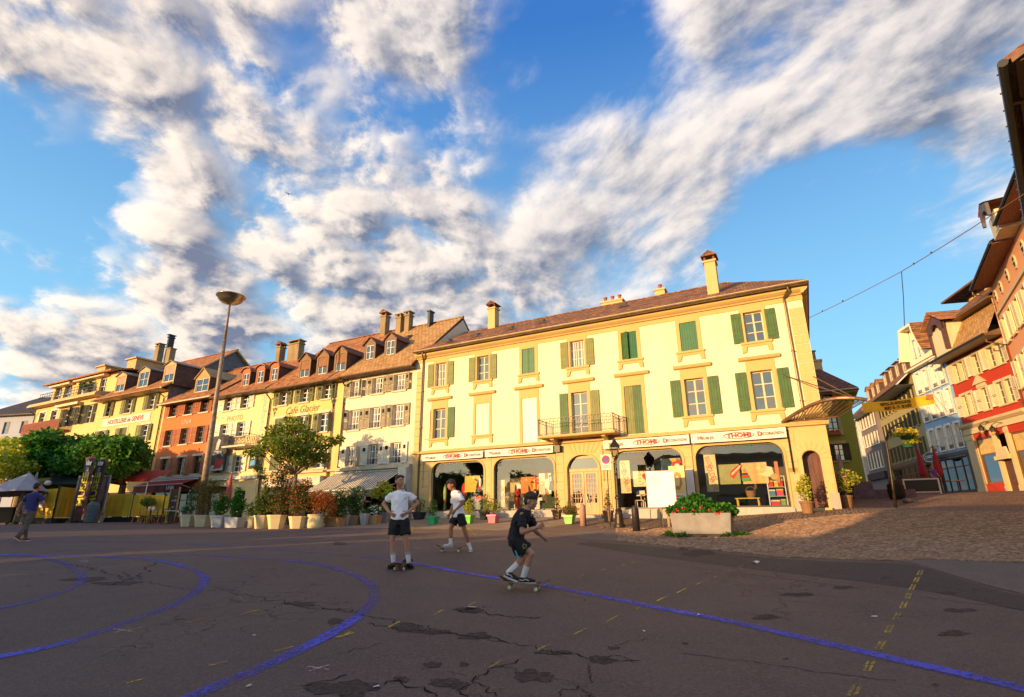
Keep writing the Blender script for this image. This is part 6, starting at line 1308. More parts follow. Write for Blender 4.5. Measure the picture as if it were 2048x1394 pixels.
# grey house and white house further along
gw_ = [(x - .32, x + .32, z0, z1) for z0, z1 in ((6.4, 8.1), (8.9, 10.2), (10.9, 12.3)) for x in (-17.6, -16.5, -15.4, -14.3, -13.2)]
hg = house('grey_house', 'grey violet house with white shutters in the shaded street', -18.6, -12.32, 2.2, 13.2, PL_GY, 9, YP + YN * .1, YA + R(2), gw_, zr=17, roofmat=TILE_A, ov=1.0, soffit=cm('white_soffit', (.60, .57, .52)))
for a, b, c, d in gw_: window(hg, (a + b) / 2, c, b - a, d - c, WHITE_P, 2, 2, (176, 176), SH_WH, .24, 'louvre', sill=WT, sprd=.1)
for t_ in (-17, -15, -13.2): dormer(hg, t_, 1.1, 14.2, 1.2, .35, wall=cm('dormer_ochre', (.42, .26, .10)), roofm=TILE_B)
mb = MB(); mb.box(-18.5, -12.4, -.3, -.002, 5.2, 5.9); mb.build('shop_sign', cm('dark_sign', (.03, .03, .035)), hg)
WPos = YP + YR * -19.5 + YN * -.8
ww_ = [(x - .4, x + .4, z0, z1) for z0, z1 in ((6.6, 8.2), (9.2, 10.8)) for x in (-1.4, -3.2, -5.0, -6.8)]
hw = house('white_house', 'narrow white house with iron balconies far along the street', -8, .6, 2.2, 12.2, cm('white_house_plaster', (.58, .56, .54)), 9, WPos, YA - R(4), ww_, zr=16, roofmat=TILE_C, ov=.9, soffit=cm('white_soffit', (.60, .57, .52)))
for a, b, c, d in ww_:
    window(hw, (a + b) / 2, c, b - a, d - c, WHITE_P, 2, 2); mb = MB()
    for k in range(7): mb.bar((a - .1 + k * .16, -.2, c), (a - .1 + k * .16, -.2, c + .6), .03)
    mb.bar((a - .1, -.2, c + .6), (b + .1, -.2, c + .6), .04); mb.box(a - .12, b + .12, -.22, -.002, c - .1, c); mb.build('balcony', IRON, hw)
FPos = YP + YR * -29 - YN * 2.5
fw_ = [(x - .45, x + .45, z0, z1) for z0, z1 in ((7.5, 9.2), (10.5, 12.2), (13.4, 15)) for x in (1.5, 3.5, 5.5, 7.5)]
hf2 = house('sunlit_far_house', 'sunlit orange house closing the far end of the street', 0, 9, 2, 16.5, cm('far_orange_plaster', (.60, .33, .14)), 8, FPos - Vector((9, 0, 0)), R(-8), fw_, zr=20, roofmat=TILE_B)
for a, b, c, d in fw_: window(hf2, (a + b) / 2, c, b - a, d - c, WHITE_P, 2, 2)
# green house right behind the shop house
GPos = FP + FN * 12.0
gh = [(21.28, 21.86, 8.05, 8.75), (21.30, 21.88, 6.2, 7.3), (21.42, 21.92, 4.62, 5.62), (20.2, 20.7, 6.2, 7.3)]
hgr = house('green_house', 'olive green house with a dark tiled roof behind the corner', 12.0, 22.72, 1.8, 9.1, PL_GR, 8, GPos, FA, gh + [(21.0, 22.0, 2.3, 3.75)], zr=12.4, roofmat=TILE_C, ov=.55, end_r=.5, hip_r=3.4, soffit=cm('white_soffit', (.60, .57, .52)))
GSUR = cm('pale_green_stone', (.42, .42, .20))
for k, (a, b, c, d) in enumerate(gh): window(hgr, (a + b) / 2, c, b - a, d - c, WOODF, 2, 3, (176, 176) if k == 2 else None, cm('dark_olive_shutter', (.05, .05, .025)), .3, 'louvre', sill=GSUR, surround=GSUR, sprd=.2)
corner_ = MB(); 
for k in range(9): 
    a0, a1 = math.pi * k / 9, math.pi * (k + 1) / 9; P = [(21.5 + r * math.cos(a), 3.2 + r * math.sin(a)) for r, a in ((.55, a0 + .02), (.55, a1 - .02), (.85, a1 - .02), (.85, a0 + .02))]; m2 = MB(); m2.prism(P, -.05, -.002); m2.build('stone_block', GSUR, hgr)
mb = MB(); mb.box(21.0, 22.0, .1, .16, 2.3, 3.75); mb.build('door', DARKIN, hgr)
chimney(hgr, 21.35, 2.0, 9.5, 11.2, .7, .6, STONE_OCHRE, 'pipe')
t = thing('window_flower_box', 'box of orange flowers on the green house window', 'flower box', GPos + FR * 21.6 - FN * .2 + Vector((0, 0, 6.12)), FA); q = MB(); q.box(-.3, .3, -.12, .1, 0, .16); q.build('box', cm('terracotta', (.33, .10, .05)), t); q = MB(); [q.sphere((rnd.uniform(-.28, .28), rnd.uniform(-.12, .08), .2 + rnd.uniform(0, .08)), .05, 6) for _ in range(18)]; q.build('flowers', cm('orange_goods', (.7, .16, .03)), t)
# orange house
OP = Vector((32.1, 33.0, 0)); OA = math.atan2(-1, -.651); OR_ = Vector((math.cos(OA), math.sin(OA), 0)); ON = Vector((-math.sin(OA), math.cos(OA), 0))
ox = [.5, 2.45, 4.5, 6.6, 8.7, 10.8]
oh = [(x - .4, x + .4, z0, z1) for z0, z1 in ((9.0, 10.8), (12.0, 13.6)) for x in (.95, 2.75, 4.7, 6.7, 8.8, 10.9, 13.0)]
ho = house('orange_house', 'tall orange house with oval attic openings and a deep wooden eave', -.2, 16, 1.6, 16.0, PL_OR, 9, OP, OA, oh, roof=False, reveal=CORN)
for a, b, c, d in oh: window(ho, (a + b) / 2, c, b - a, d - c, CREAM_P, 2, 3, (168, 168), SH_IV, .42, 'louvre', sill=CORN, surround=CORN, sprd=.1)
mb = MB(); mb.box(-.2, 16, -.1, -.001, 14.02, 14.22); mb.build('string_course', CORN, ho)
for x in (.85, 2.6, 4.7, 6.8, 8.9):
    mb = MB(); mb.prism(circ(x, 15.1, .3, .42, 10), -.07, -.001); m_ = mb.build('oval_opening', CORN, ho); q = MB(); q.prism(circ(x, 15.1, .19, .3, 10), -.075, -.0705); q.build('opening', DARKIN, m_); q = MB(); q.box(x - .24, x + .24, -.1, -.076, 15.06, 15.14); q.build('bar', CORN, m_)
SOF = pmat('red_brown_soffit', (.26, .085, .03), .55, .2, 2, stretch=(.3, 6, 6))
for x0, x1, zo in ((.1, 8.0, 15.98), (9.75, 16, 16.25)):
    n = 9
    for k in range(n):                              # soffit boards
        y0 = -.95 + .95 * k / n; mb = MB(); mb.box(x0, x1, y0 + .006, y0 + .95 / n - .006, zo + .02, zo + .05); mb.build('soffit_board', SOF, ho)
    mb = MB(); mb.box(x0, x1, -1.0, -.955, zo - .04, zo + .18); mb.tube([(x0, -1.06, zo + .08), (x1, -1.06, zo + .08)], .07, 8); mb.build('gutter', IRON, ho)
    mb = MB(); mb.add([(x0, -1.05, zo + .2), (x1, -1.05, zo + .2), (x1, 4.5, zo + 3.4), (x0, 4.5, zo + 3.4)], [(0,1,2,3)]); mb.add([(x0, -1.0, zo + .05), (x0, 4.5, zo + 3.4), (x0, 4.5, zo + .05)], [(0,1,2)], 1); mb.build('roof', [TILE_A, PL_OR], ho)
mb = MB(); mb.box(8.1, 9.65, -.85, 2, 16.1, 17.3); od = mb.build('dormer', cm('pale_boards', (.66, .55, .34), stretch=(4, 1, .2)), ho)
mb = MB(); pr_ = [(8.0, 17.0), (8.0, 17.75), (8.87, 18.1), (9.75, 17.75), (9.75, 17.0)] + [(8.87 + .72 * math.cos(t), 17.0 + .6 * math.sin(t)) for t in np.linspace(0, math.pi, 9)]
mb.prism(pr_, -1.15, -1.0); mb.build('dormer_hood', cm('grey_hood', (.12, .10, .11)), od); mb = MB()
for sx in (-1, 1): mb.quad((8.87, -1.2, 18.16), (8.87 + sx * 1.0, -1.2, 17.78), (8.87 + sx * 1.0, 2.5, 17.78), (8.87, 2.5, 18.16))
mb.build('dormer_roof', TILE_B, od)
downpipe(ho, .0, 15.4, 3.0, out=1.0)
# near house at the right edge: gutter corner, boarded soffit and verge
NP = Vector((10.82, 9.4, 0)); NA = R(225); NR = Vector((math.cos(NA), math.sin(NA), 0)); NN = Vector((-math.sin(NA), math.cos(NA), 0))   # local x runs towards the camera
NF = Vector((10.82, 9.4, 0)) - NR * 0 
hn = thing('corner_house', 'near corner house with a black gutter and brown boarded eave', 'building', (11.06, 9.36, 0), R(225))
# local: x=0 at the verge corner, -x away along the eave, y>0 into the house
zE = 11.0; mb = MB(); ovn = 1.25
mb.quad((-16, ovn, .5), (-.45, ovn, .5), (-.45, ovn, zE + .5), (-16, ovn, zE + .5)); mb.quad((-.45, ovn, .5), (-.45, 11, .5), (-.45, 11, zE + .4), (-.45, ovn, zE + .4)); mb.add([(-.45, ovn, zE + .4), (-.45, 11, zE + .4), (-.45, 6.1, zE + 2.6)], [(0,1,2)]); mb.quad((-16, ovn, .5), (-16, 11, .5), (-16, 11, zE), (-16, ovn, zE)); mb.build('wall', plastermat('corner_yellow_plaster', (.66, .50, .20), .3), hn)
n = 8
for k in range(n):
    y0 = .05 + (ovn - .05) * k / n; mb = MB(); mb.box(-16, -.02, y0 + .006, y0 + (ovn - .05) / n - .006, zE + .05, zE + .08); mb.build('soffit_board', cm('dark_brown_board', (.10, .055, .025), stretch=(.3, 6, 6)), hn)
mb = MB(); mb.add([(-16.2, -.1, zE + .12), (.05, -.1, zE + .12), (.05, 6.1, zE + 2.9), (-16.2, 6.1, zE + 2.9), (-16.2, -.1, zE + .24), (.05, -.1, zE + .24), (.05, 6.1, zE + 3.02), (-16.2, 6.1, zE + 3.02)], [(3,2,1,0),(4,5,6,7),(0,1,5,4),(1,2,6,5)]); mb.add([(-16.2, 6.1, zE + 3.02), (.05, 6.1, zE + 3.02), (.05, 12, zE), (-16.2, 12, zE)], [(0,1,2,3)]); mb.build('roof', [TILE_C], hn)
mb = MB(); mb.prism([(.0, zE + .02), (.0, zE + .14), (6.1, zE + 2.94), (6.1, zE + 2.7)], .06, .1, axis='x'); mb.build('verge_board', WOODF, hn)
mb = MB(); mb.tube([(-16.2, -.14, zE + .10), (.1, -.14, zE + .10)], .10, 8)
for k in range(20): mb.box(-.8 * k - .3, -.8 * k - .27, -.27, -.02, zE + .09, zE + .12)
mb.build('gutter', IRON, hn); mb = MB(); mb.tube([(-1.6, -.1, zE + .05), (-1.62, .5, zE - .12), (-1.65, ovn - .1, zE - .4), (-1.65, ovn - .1, 1)], .05, 8); mb.build('downpipe', COPPER, hn)
# ------------------------------------------------------------------ foliage kit
NR_ = np.random.default_rng(11)
def leafmesh(name, P, size, mat, droop=.25, long=1.7, vary=.45):
    P = np.asarray(P); n = len(P)
    d = NR_.normal(size=(n, 3)); d[:, 2] = d[:, 2] * .6 - droop; d /= np.linalg.norm(d, axis=1)[:, None]
    a = NR_.normal(size=(n, 3)); s = np.cross(d, a); s /= np.linalg.norm(s, axis=1)[:, None] + 1e-9; nn = np.cross(d, s)
    L = (size * (1 + vary * NR_.uniform(-1, 1, n)))[:, None]; Wd = L / long / 2
    V = np.empty((n, 4, 3)); V[:, 0] = P; V[:, 1] = P + d * L * .45 + s * Wd + nn * L * .10; V[:, 2] = P + d * L; V[:, 3] = P + d * L * .45 - s * Wd + nn * L * .10
    me = bpy.data.meshes.new(name); me.vertices.add(n * 4); me.vertices.foreach_set('co', V.ravel()); me.loops.add(n * 4); me.loops.foreach_set('vertex_index', np.arange(n * 4)); me.polygons.add(n); me.polygons.foreach_set('loop_start', np.arange(n) * 4); me.polygons.foreach_set('loop_total', np.full(n, 4)); me.materials.append(mat); me.update(); return me
def blobpts(c, r, n, shell=.6):
    v = NR_.normal(size=(n, 3)); v /= np.linalg.norm(v, axis=1)[:, None]; q = NR_.uniform(0, 1, n) ** (1 / 3.0 * (1 - shell) + .12 * shell)
    return np.asarray(c) + v * q[:, None] * np.asarray(r)
def crownpts(clumps, n, shell=.6):
    w = np.array([c[1][0] * c[1][1] * c[1][2] for c in clumps]) ** .7; w /= w.sum(); out = []
    for (c, r), k in zip(clumps, w): out.append(blobpts(c, r, max(6, int(n * k)), shell))
    return np.concatenate(out)
def make_clumps(c, R3, n, sz, seed, flat=False):
    q = random.Random(seed); L = []
    while len(L) < n:
        v = Vector((q.uniform(-1, 1), q.uniform(-1, 1), q.uniform(-1, 1)))
        if .35 < v.length < 1: 
            s = sz * q.uniform(.6, 1.3); L.append(((c[0] + v.x * R3[0], c[1] + v.y * R3[1], c[2] + v.z * R3[2]), (s * 1.15, s * 1.15, s * .8)))
    return L
BARK = pmat('bark', (.15, .105, .065), .9, .3, 6, .8, 30, stretch=(1, 1, .3)); BARK2 = pmat('plane_bark', (.26, .19, .11), .9, .35, 5, .6, 25)
LF_PLANE = leafmat('plane_leaves', (0.028, 0.110, 0.010), (0.055, 0.165, 0.014), (0.15, 0.25, 0.024), trans=.3)
LF_GOLD = leafmat('olive_gold_leaves', (0.05, 0.115, 0.010), (0.12, 0.185, 0.018), (0.30, 0.27, 0.04), trans=.3)
LF_GREEN = leafmat('fresh_leaves', (0.018, 0.095, 0.010), (0.038, 0.155, 0.014), (0.085, 0.23, 0.022), trans=.3)
LF_DARK = leafmat('dark_leaves', (0.024, 0.076, 0.017), (0.048, 0.119, 0.020), (0.085, 0.153, 0.031), trans=.2)
LF_BRONZE = leafmat('bronze_leaves', (.05, .075, .012), (.11, .12, .02), (.26, .12, .025), trans=.3)
LF_RED = leafmat('red_maple_leaves', (0.170, 0.043, 0.014), (0.306, 0.085, 0.020), (0.442, 0.187, 0.034), trans=.3)
LF_YEL = leafmat('yellow_green_leaves', (0.170, 0.238, 0.020), (0.340, 0.374, 0.034), (0.544, 0.459, 0.051), trans=.3)
LF_CONE = leafmat('conifer_leaves', (0.060, 0.085, 0.017), (0.119, 0.128, 0.024), (0.221, 0.170, 0.034), trans=.1)
PET_R = cm('red_petals', (.62, .025, .02), rough=.6); PET_W = cm('white_petals', (.78, .76, .70), rough=.6); PET_Y = cm('yellow_petals', (.75, .48, .04), rough=.6); PET_P = cm('pink_petals', (.70, .22, .26), rough=.6)
def tree(name, label, base, height, trunk_r, clumps, nleaf, lsize, mat, group=None, bark=None, fork=None, lean=(0, 0), limbs=9):
    t = thing(name, label, 'tree', base, 0, group)
    fk = fork if fork else height * .45
    mb = MB(); pts = [(0, 0, -.1), (lean[0] * .3, lean[1] * .3, fk * .35), (lean[0] * .7, lean[1] * .7, fk * .7), (lean[0], lean[1], fk)]
    mb.tube(pts, [trunk_r * 1.35, trunk_r * 1.02, trunk_r * .9, trunk_r * .8], 10)
    mb.build('trunk', bark or BARK, t, smooth=True)
    lm = MB(); q = random.Random(len(label))
    for c, r in sorted(clumps, key=lambda c: -c[1][0])[:limbs]:
        a = Vector((lean[0], lean[1], fk - .1)); b = Vector(c); m = (a + b) / 2 + Vector((q.uniform(-.2, .2), q.uniform(-.2, .2), -.12 * (b - a).length)); lm.tube([a, a.lerp(m, .6), m, m.lerp(b, .6), b], [trunk_r * .5, trunk_r * .38, trunk_r * .3, trunk_r * .2, trunk_r * .08], 6)
        for _ in range(2): e = b + Vector((q.uniform(-1, 1) * r[0], q.uniform(-1, 1) * r[1], q.uniform(-.2, .9) * r[2])); lm.tube([m, m.lerp(e, .6), e], [trunk_r * .2, trunk_r * .12, .008], 5)
    lm.build('limbs', bark or BARK, t, smooth=True)
    obj('crown', leafmesh('crown', crownpts(clumps, nleaf), lsize, mat), t); return t
# street tree in front of the cafe
b = gpt(582, 30.6); px = 1068 / 31.5
def C(x, y, Y=30.6): p = pt(x, y, Y); return (p.x - b.x, p.y - b.y, p.z - b.z)
cl = [(C(x, y, 30.6 + d), (r, r * .9, r * .62)) for x, y, r, d in [(560,862,.75,0),(590,850,.6,-.5),(620,880,.8,.3),(650,885,.6,-.2),(675,878,.42,.2),(540,890,.7,-.4),(515,905,.5,.1),(497,905,.35,0),(575,905,.9,.2),(610,915,.85,-.3),(640,915,.55,.4),(580,838,.38,.1),(600,870,.9,.9),(570,890,.9,-.9),(625,900,.7,-.8),(545,880,.7,.9)]]
tree('street_tree', 'small street tree with a flat golden green crown before the cafe house', b, 5.6, .13, cl, 6000, .17, LF_GOLD, bark=BARK2, fork=C(585, 945)[2], limbs=14)
# broad plane trees at the left; yellow leaves paint sunlight on the leftmost
for i, (xs, yt, yb, Y, lab, nn, mt) in enumerate([((-60, 20, 60), 882, 948, 37.5, 'leftmost broad plane tree with yellow-lit leaves at the picture edge', 11000, LF_YEL), ((60, 110, 160), 862, 950, 39, 'middle broad plane tree with the highest crown behind the yellow fence', 15000, LF_GREEN), ((180, 225, 270), 870, 950, 38, 'right-hand broad plane tree above the museum flags', 13000, LF_PLANE)]):
    b = gpt(xs[1] + 8, Y); cl = []
    q = random.Random(i + 3)
    for k in range(34):
        x = q.uniform(xs[0] - 8, xs[2] + 8); m = 1 - abs((x - xs[1]) / (xs[2] - xs[0] + 16)) ** 2 * 1.6; y = yb - 12 - (yb - yt - 22) * q.uniform(0, 1) * max(.35, m); p = pt(x, y, Y + q.uniform(-2.4, 2.4)); r = q.uniform(.65, 1.15); cl.append(((p.x - b.x, p.y - b.y, p.z - b.z), (r, r, r * .68)))
    tree('plane_tree', lab, b, 7, .24, cl, nn, .27, mt, 'broad plane trees on the left', BARK2, fork=2.6, limbs=14)
# unseen trees and a hall, added west of the square to shade its foreground
U = Vector((.770, .638, 0)); WV = Vector((-.638, .770, 0))
for i, (a, w, h, r) in enumerate([(-12, 15.6, 3.5, .7), (-11, 18.6, 3.2, .9), (-13, 21.4, 3.3, .6), (-12, 24.4, 5.6, 1.5), (-9, 28.3, 7.4, 1.6), (-14, 32.5, 5.7, 2.6), (-13, 37, 5.9, 2.6), (-13, 41.5, 6.2, 2.6), (-14, 46, 6.6, 2.6)]):
    p = U * a + WV * w; p.z = gz(p.x, p.y); lowc = 4.7 if i == 4 else 1.6
    cl = make_clumps((0, 0, (h + lowc) / 2), (r, r, (h - lowc) / 2), 22 if i < 5 else 30, .55 if r < 1.3 else .9, 40 + i)
    tree('lakeside_tree', 'clipped plane tree in the row west of the square, outside the view', p, h, .14, cl, 3200 if i < 5 else 5200, .34, LF_PLANE, 'lakeside trees west of the square', BARK2, fork=min(lowc, 1.8), limbs=6)
hp = U * -25 + WV * 14.3; mh = thing('market_hall', 'long flat-roofed pale market hall standing west of the square', 'building', (hp.x, hp.y, 0), math.atan2(-WV.y, -WV.x))
mb = MB(); mb.box(0, 60, -9, -.3, -2.5, 5.7); mb.build('wall', PL_CR, mh); mb = MB(); mb.box(-.3, 60.3, -9.6, .3, 5.702, 6.35); mb.build('roof', CORN, mh); mb = MB(); mb.box(7.4, 60, -9, -.4, 6.352, 8.7); mb.build('upper_wall', PL_CR, mh); mb = MB(); mb.box(7.2, 60.3, -9.4, 0, 8.702, 9.2); mb.build('upper_roof', CORN, mh)
for k in range(10):
    m = MB(); m.box(2 + 5.8 * k, 5.6 + 5.8 * k, -.29, -.2, .4, 4.2); f = m.build('window', WOODF, mh); m = MB(); m.box(2.2 + 5.8 * k, 5.4 + 5.8 * k, -.199, -.19, .6, 4.0); m.build('pane', _glass, f)
# ------------------------------------------------------------------ street furniture
def wcol(name, base): return cm(name, base)
# tall lamp mast
b = gpt(399, 30.8); lm = thing('lamp_mast', 'very tall tapering lamp mast with a bronze bowl head', 'street lamp', b); zt = pt(460, 607, 30.8).z - b.z
RUST = pmat('rusty_mast', (.30, .22, .15), .6, .25, 5, .3, 20, metal=.2); BRZ = pmat('bronze_bowl', (.40, .33, .24), .3, .2, 3, metal=.85)
mb = MB(); top = pt(460, 606, 30.8); dx = top.x - b.x
mb.tube([(dx * z / zt * 0 + (top.x - b.x) * z / zt, 0, z) for z in (0, zt * .3, zt * .6, zt * .82)], [.20, .17, .13, .10], 14); mb.build('mast', RUST, lm, smooth=True)
mb = MB(); mb.tube([((top.x - b.x) * z / zt, 0, z) for z in (zt * .82, zt)], [.085, .06], 12); mb.build('mast_tip', RUST, lm, smooth=True)
mb = MB()
for k in range(16): z = zt * (.12 + .045 * k); mb.tube([((top.x - b.x) * z / zt, 0, z - .02), ((top.x - b.x) * z / zt, 0, z + .02)], .197 - .105 * z / zt / .85, 12)
tag(mb.build('mast_bands', cm('dark_band', (.2, .13, .08)), lm), kind='stuff')
mb = MB(); mb.lathe([(.06, -.1), (.22, .0), (.50, .06), (.68, .20), (.76, .38), (.80, .40), (.86, .45), (.85, .49), (.76, .46), (.5, .3)], (top.x - b.x, 0, zt), 28); mb.build('lamp_bowl', BRZ, lm, smooth=True)
mb = MB(); mb.lathe([(.5, 0), (.5, .1), (.05, .12)], (top.x - b.x, 0, zt + .34), 20); mb.build('lamp_glass', cm('milky_glass', (.55, .5, .42)), lm)
# old lantern
b = gpt(1238, 23.4); la = thing('street_lantern', 'old black cast-iron lantern post before the third shop window', 'street lamp', b); H = pt(1226, 880, 23.4).z - b.z
CI = pmat('cast_iron', (.055, .042, .030), .42, .2, 12, metal=.5); s = H / 3.6
mb = MB(); mb.lathe([(.24, 0), (.24, .10), (.19, .14), (.17, .5), (.13, .62), (.15, .66), (.11, .74), (.10, 1.1), (.13, 1.14), (.13, 1.2), (.065, 1.28), (.05, 2.1), (.075, 2.14), (.05, 2.18), (.04, 2.75), (.06, 2.8)], (0, 0, 0), 14); mb.v = [(x * s, y * s, z * s) for x, y, z in mb.v]; mb.build('post', CI, la, smooth=False)
mb = MB()
for sx in (-1, 1):
    for sy in (-1, 1): mb.bar((sx * .10 * s, sy * .10 * s, 2.9 * s), (sx * .18 * s, sy * .18 * s, 3.3 * s), .022 * s)
    mb.tube([(0, 0, 2.78 * s), (sx * .13 * s, 0, 2.84 * s), (sx * .11 * s, 0, 2.9 * s)], .014 * s, 5)
mb.box(-.11 * s, .11 * s, -.11 * s, .11 * s, 2.87 * s, 2.9 * s); mb.box(-.19 * s, .19 * s, -.19 * s, .19 * s, 3.3 * s, 3.33 * s); fr = mb.build('lantern_frame', CI, la)
mb = MB(); mb.add([(-.1*s,-.1*s,2.9*s),(.1*s,-.1*s,2.9*s),(.1*s,.1*s,2.9*s),(-.1*s,.1*s,2.9*s),(-.175*s,-.175*s,3.3*s),(.175*s,-.175*s,3.3*s),(.175*s,.175*s,3.3*s),(-.175*s,.175*s,3.3*s)], [(0,1,5,4),(1,2,6,5),(2,3,7,6),(3,0,4,7)]); mb.build('pane', glassmat('lantern_glass', None, .15, True, (.8, .8, .75)), fr)
mb = MB(); mb.lathe([(.27, 0), (.15, .16), (.10, .2), (.10, .25), (.03, .3), (.05, .33), (.0, .38)], (0, 0, 3.33), 4, rot=math.pi / 4); mb.v = [(x * s, y * s, z * s) for x, y, z in mb.v]; mb.build('cap', CI, la)
def fineprint(p, x0, y, z, w, n, step, h, mat):
    mb = MB(); q = random.Random(n)
    for k in range(n):
        x = x0
        while x < x0 + w * (.98 if k < n - 1 else .6): L = q.uniform(.08, .2) * w; mb.box(x, min(x + L, x0 + w), y, y + .002, z - step * k - h / 2, z - step * k + h / 2); x += L + .025 * w
    tag(mb.build('fine_print', mat, p), kind='stuff')
# no-stopping sign
p = pt(1213, 940, 23.6); sg = thing('parking_sign', 'white plate with a round blue and red no-parking disc beside the lantern', 'sign', p, FA)
w, h = .46, .66; mb = MB(); mb.box(-w/2, w/2, -.015, 0, 0, h); mb.build('plate', cm('sign_white', (.74, .68, .56)), sg)
mb = MB(); mb.prism(circ(0, .44, .18, .18, 28), -.019, -.0155); mb.build('disc_rim', cm('sign_red', (.60, .03, .03)), sg); mb = MB(); mb.prism(circ(0, .44, .13, .13, 28), -.023, -.0195); mb.build('disc', cm('sign_blue', (.05, .14, .48)), sg)
mb = MB(); mb.prism([(-.115, .53), (-.085, .56), (.115, .35), (.085, .32)], -.027, -.0235); mb.build('disc_bar', cm('sign_red', (.60, .03, .03)), sg)
fineprint(sg, -.17, -.018, .19, .34, 3, .05, .018, BLACK_TXT)
mb = MB(); mb.tube([(.02, .035, -1.2), (.02, .035, h)], .02, 6); mb.box(-.1, .46, .02, .04, .3, .34); mb.tube([(.02, .035, -2.4), (.02, .035, -1.2)], .02, 6); mb.build('post', CI, sg)
# bollards
def bollard(px, Y, label, m, h, r, flat=False):
    b = gpt(px, Y); t = thing('bollard', label, 'bollard', b, 0); mb = MB(); mb.lathe([(r, 0), (r * .97, h * .80), (r * .98, h * .84), (r * .86, h * .86), (r * .86, h * .90), (r * .75, h * .96), (r * .45, h), (.01, h * 1.01)], n=16); mb.build('shaft', m, t, smooth=True); mb = MB(); mb.lathe([(r * 1.02, h * .85), (r * 1.02, h * .87), (r * .8, h * .871)], n=16); mb.build('collar', m, t)
bollard(1166, 24.2, 'round pink stone bollard in the sun beside the lime pot', pmat('pink_granite', (.48, .27, .20), .7, .2, 30), .90, .135); bollard(1271, 21.6, 'dark iron bollard with a domed top near the white notice board', pmat('dark_iron_bollard', (.035, .028, .028), .5, .2, 20), .95, .145)
# white notice board on two posts
b = gpt(1330, 22.4); nb = thing('notice_board', 'blank white notice board on two wooden posts', 'board', b, FA + R(4)); z0 = pt(1322, 1014, 22.4).z - b.z; z1 = pt(1322, 942, 22.4).z - b.z
mb = MB(); mb.box(-.62, .50, -.03, .0, z0, z1); mb.build('board', cm('white_board', (.84, .83, .80), rough=.35, var=.02), nb)
fineprint(nb, -.52, -.033, z1 - .12, .5, 6, .085, .03, cm('faint_lettering', (.68, .64, .58)))
mb = MB(); mb.box(-.64, -.621, -.04, .02, z0 - .02, z1 + .02); mb.box(.501, .52, -.04, .02, z0 - .02, z1 + .02); mb.box(-.62, .5, -.04, .02, z1 + .001, z1 + .02); mb.box(-.62, .5, -.04, .02, z0 - .02, z0 - .001); mb.build('frame', cm('board_frame', (.45, .28, .14)), nb)
for x in (-.14, .12): mb = MB(); mb.box(x - .045, x + .045, .022, .11, -.1, z1 - .2); mb.build('post', cm('weathered_post', (.33, .24, .12)), nb)
# poster stands
GOLDP = pmat('gold_poster', (.70, .45, .10), .5, .3, 3, col2=(.75, .62, .32))
for px, Y, w, za, zb, lab, m in [(1362, 23.6, .66, .62, 2.3, 'golden portrait poster on a stand behind the notice board', GOLDP), (1384, 24.2, .5, .6, 2.1, 'pale poster on a stand right of the golden one', cm('pale_poster', (.80, .72, .66), var=.1, scale=2))]:
    b = gpt(px, Y); t = thing('poster_stand', lab, 'poster', b, FA); mb = MB(); mb.box(-w/2, w/2, -.02, .02, za, zb); pn = mb.build('panel', m, t)
    if m is GOLDP:
        for k, (c, P) in enumerate([((.55,.25,.06), [(.2,.42),(.6,.40),(.8,.55),(.75,.8),(.45,.86),(.25,.7)]), ((.80,.62,.30), [(.35,.5),(.6,.5),(.68,.66),(.5,.76),(.36,.66)]), ((.82,.78,.7), [(0,0),(1,0),(1,.32),(0,.3)])]): q = MB(); q.prism([(-w/2 + w * u, za + (zb - za) * v) for u, v in P], -.024 - .002 * k, -.0205 - .002 * k); q.build('print', cm('gp%d' % k, c), t)
        fineprint(t, -.2, -.03, za + .42, .4, 3, .11, .045, RED_TXT)
    mb = MB()
    for s in (-1, 1): mb.box(s * w/2 - .02 - (.021 * s if 0 else 0), s * w/2 + .02, .021, .06, 0, zb); 
    mb.box(-w/2 - .1, w/2 + .1, -.2, .25, 0, .04); mb.build('stand', CI, t)
for px, Y in [(1397, 24.6)]:
    b = gpt(px, Y); t = thing('steel_post', 'slim dark steel post beside the posters', 'post', b); mb = MB(); mb.tube([(0, 0, 0), (0, 0, 2.6)], .035, 8); mb.build('shaft', IRON, t); mb = MB(); mb.sphere((0, 0, 2.62), .05, 8); mb.build('cap', IRON, t)
# concrete planter with red geraniums
b = gpt(1404, 18.7); cp = thing('concrete_planter', 'large grey concrete planter of red geraniums on the cobbles', 'planter', b, FA + R(2)); CONC = pmat('concrete', (.30, .275, .25), .85, .12, 2.5, .35, 60)
def trough(mb, w, d, h, z0=0.0, tap=.92, wall=.08, mi=0):
    for (x0, x1, y0, y1) in [(-w/2, w/2, -d/2, d/2)]:
        B = [(x * tap, y * tap, z0) for x, y in ((x0, y0), (x1, y0), (x1, y1), (x0, y1))]; T = [(x, y, z0 + h) for x, y in ((x0, y0), (x1, y0), (x1, y1), (x0, y1))]; I = [(x * (1 - 2 * wall / w), y * (1 - 2 * wall / d), z0 + h) for x, y in ((x0, y0), (x1, y0), (x1, y1), (x0, y1))]; J = [(p[0], p[1], z0 + h - .07) for p in I]
        mb.add(B + T + I + J, [(3,2,1,0)] + [(i, (i+1)%4, (i+1)%4+4, i+4) for i in range(4)] + [(i+4, (i+1)%4+4, (i+1)%4+8, i+8) for i in range(4)] + [(i+8, (i+1)%4+8, (i+1)%4+12, i+12) for i in range(4)] + [(12,13,14,15)], mi)
mb = MB(); trough(mb, 1.92, 1.05, .66, .08, .93); o = mb.build('trough', CONC, cp); bv = o.modifiers.new('bevel', 'BEVEL'); bv.width = .025; bv.segments = 2
mb = MB(); mb.box(-.8, .8, -.38, .38, -.02, .079); mb.build('foot', cm('dark_concrete', (.10, .09, .085)), cp)
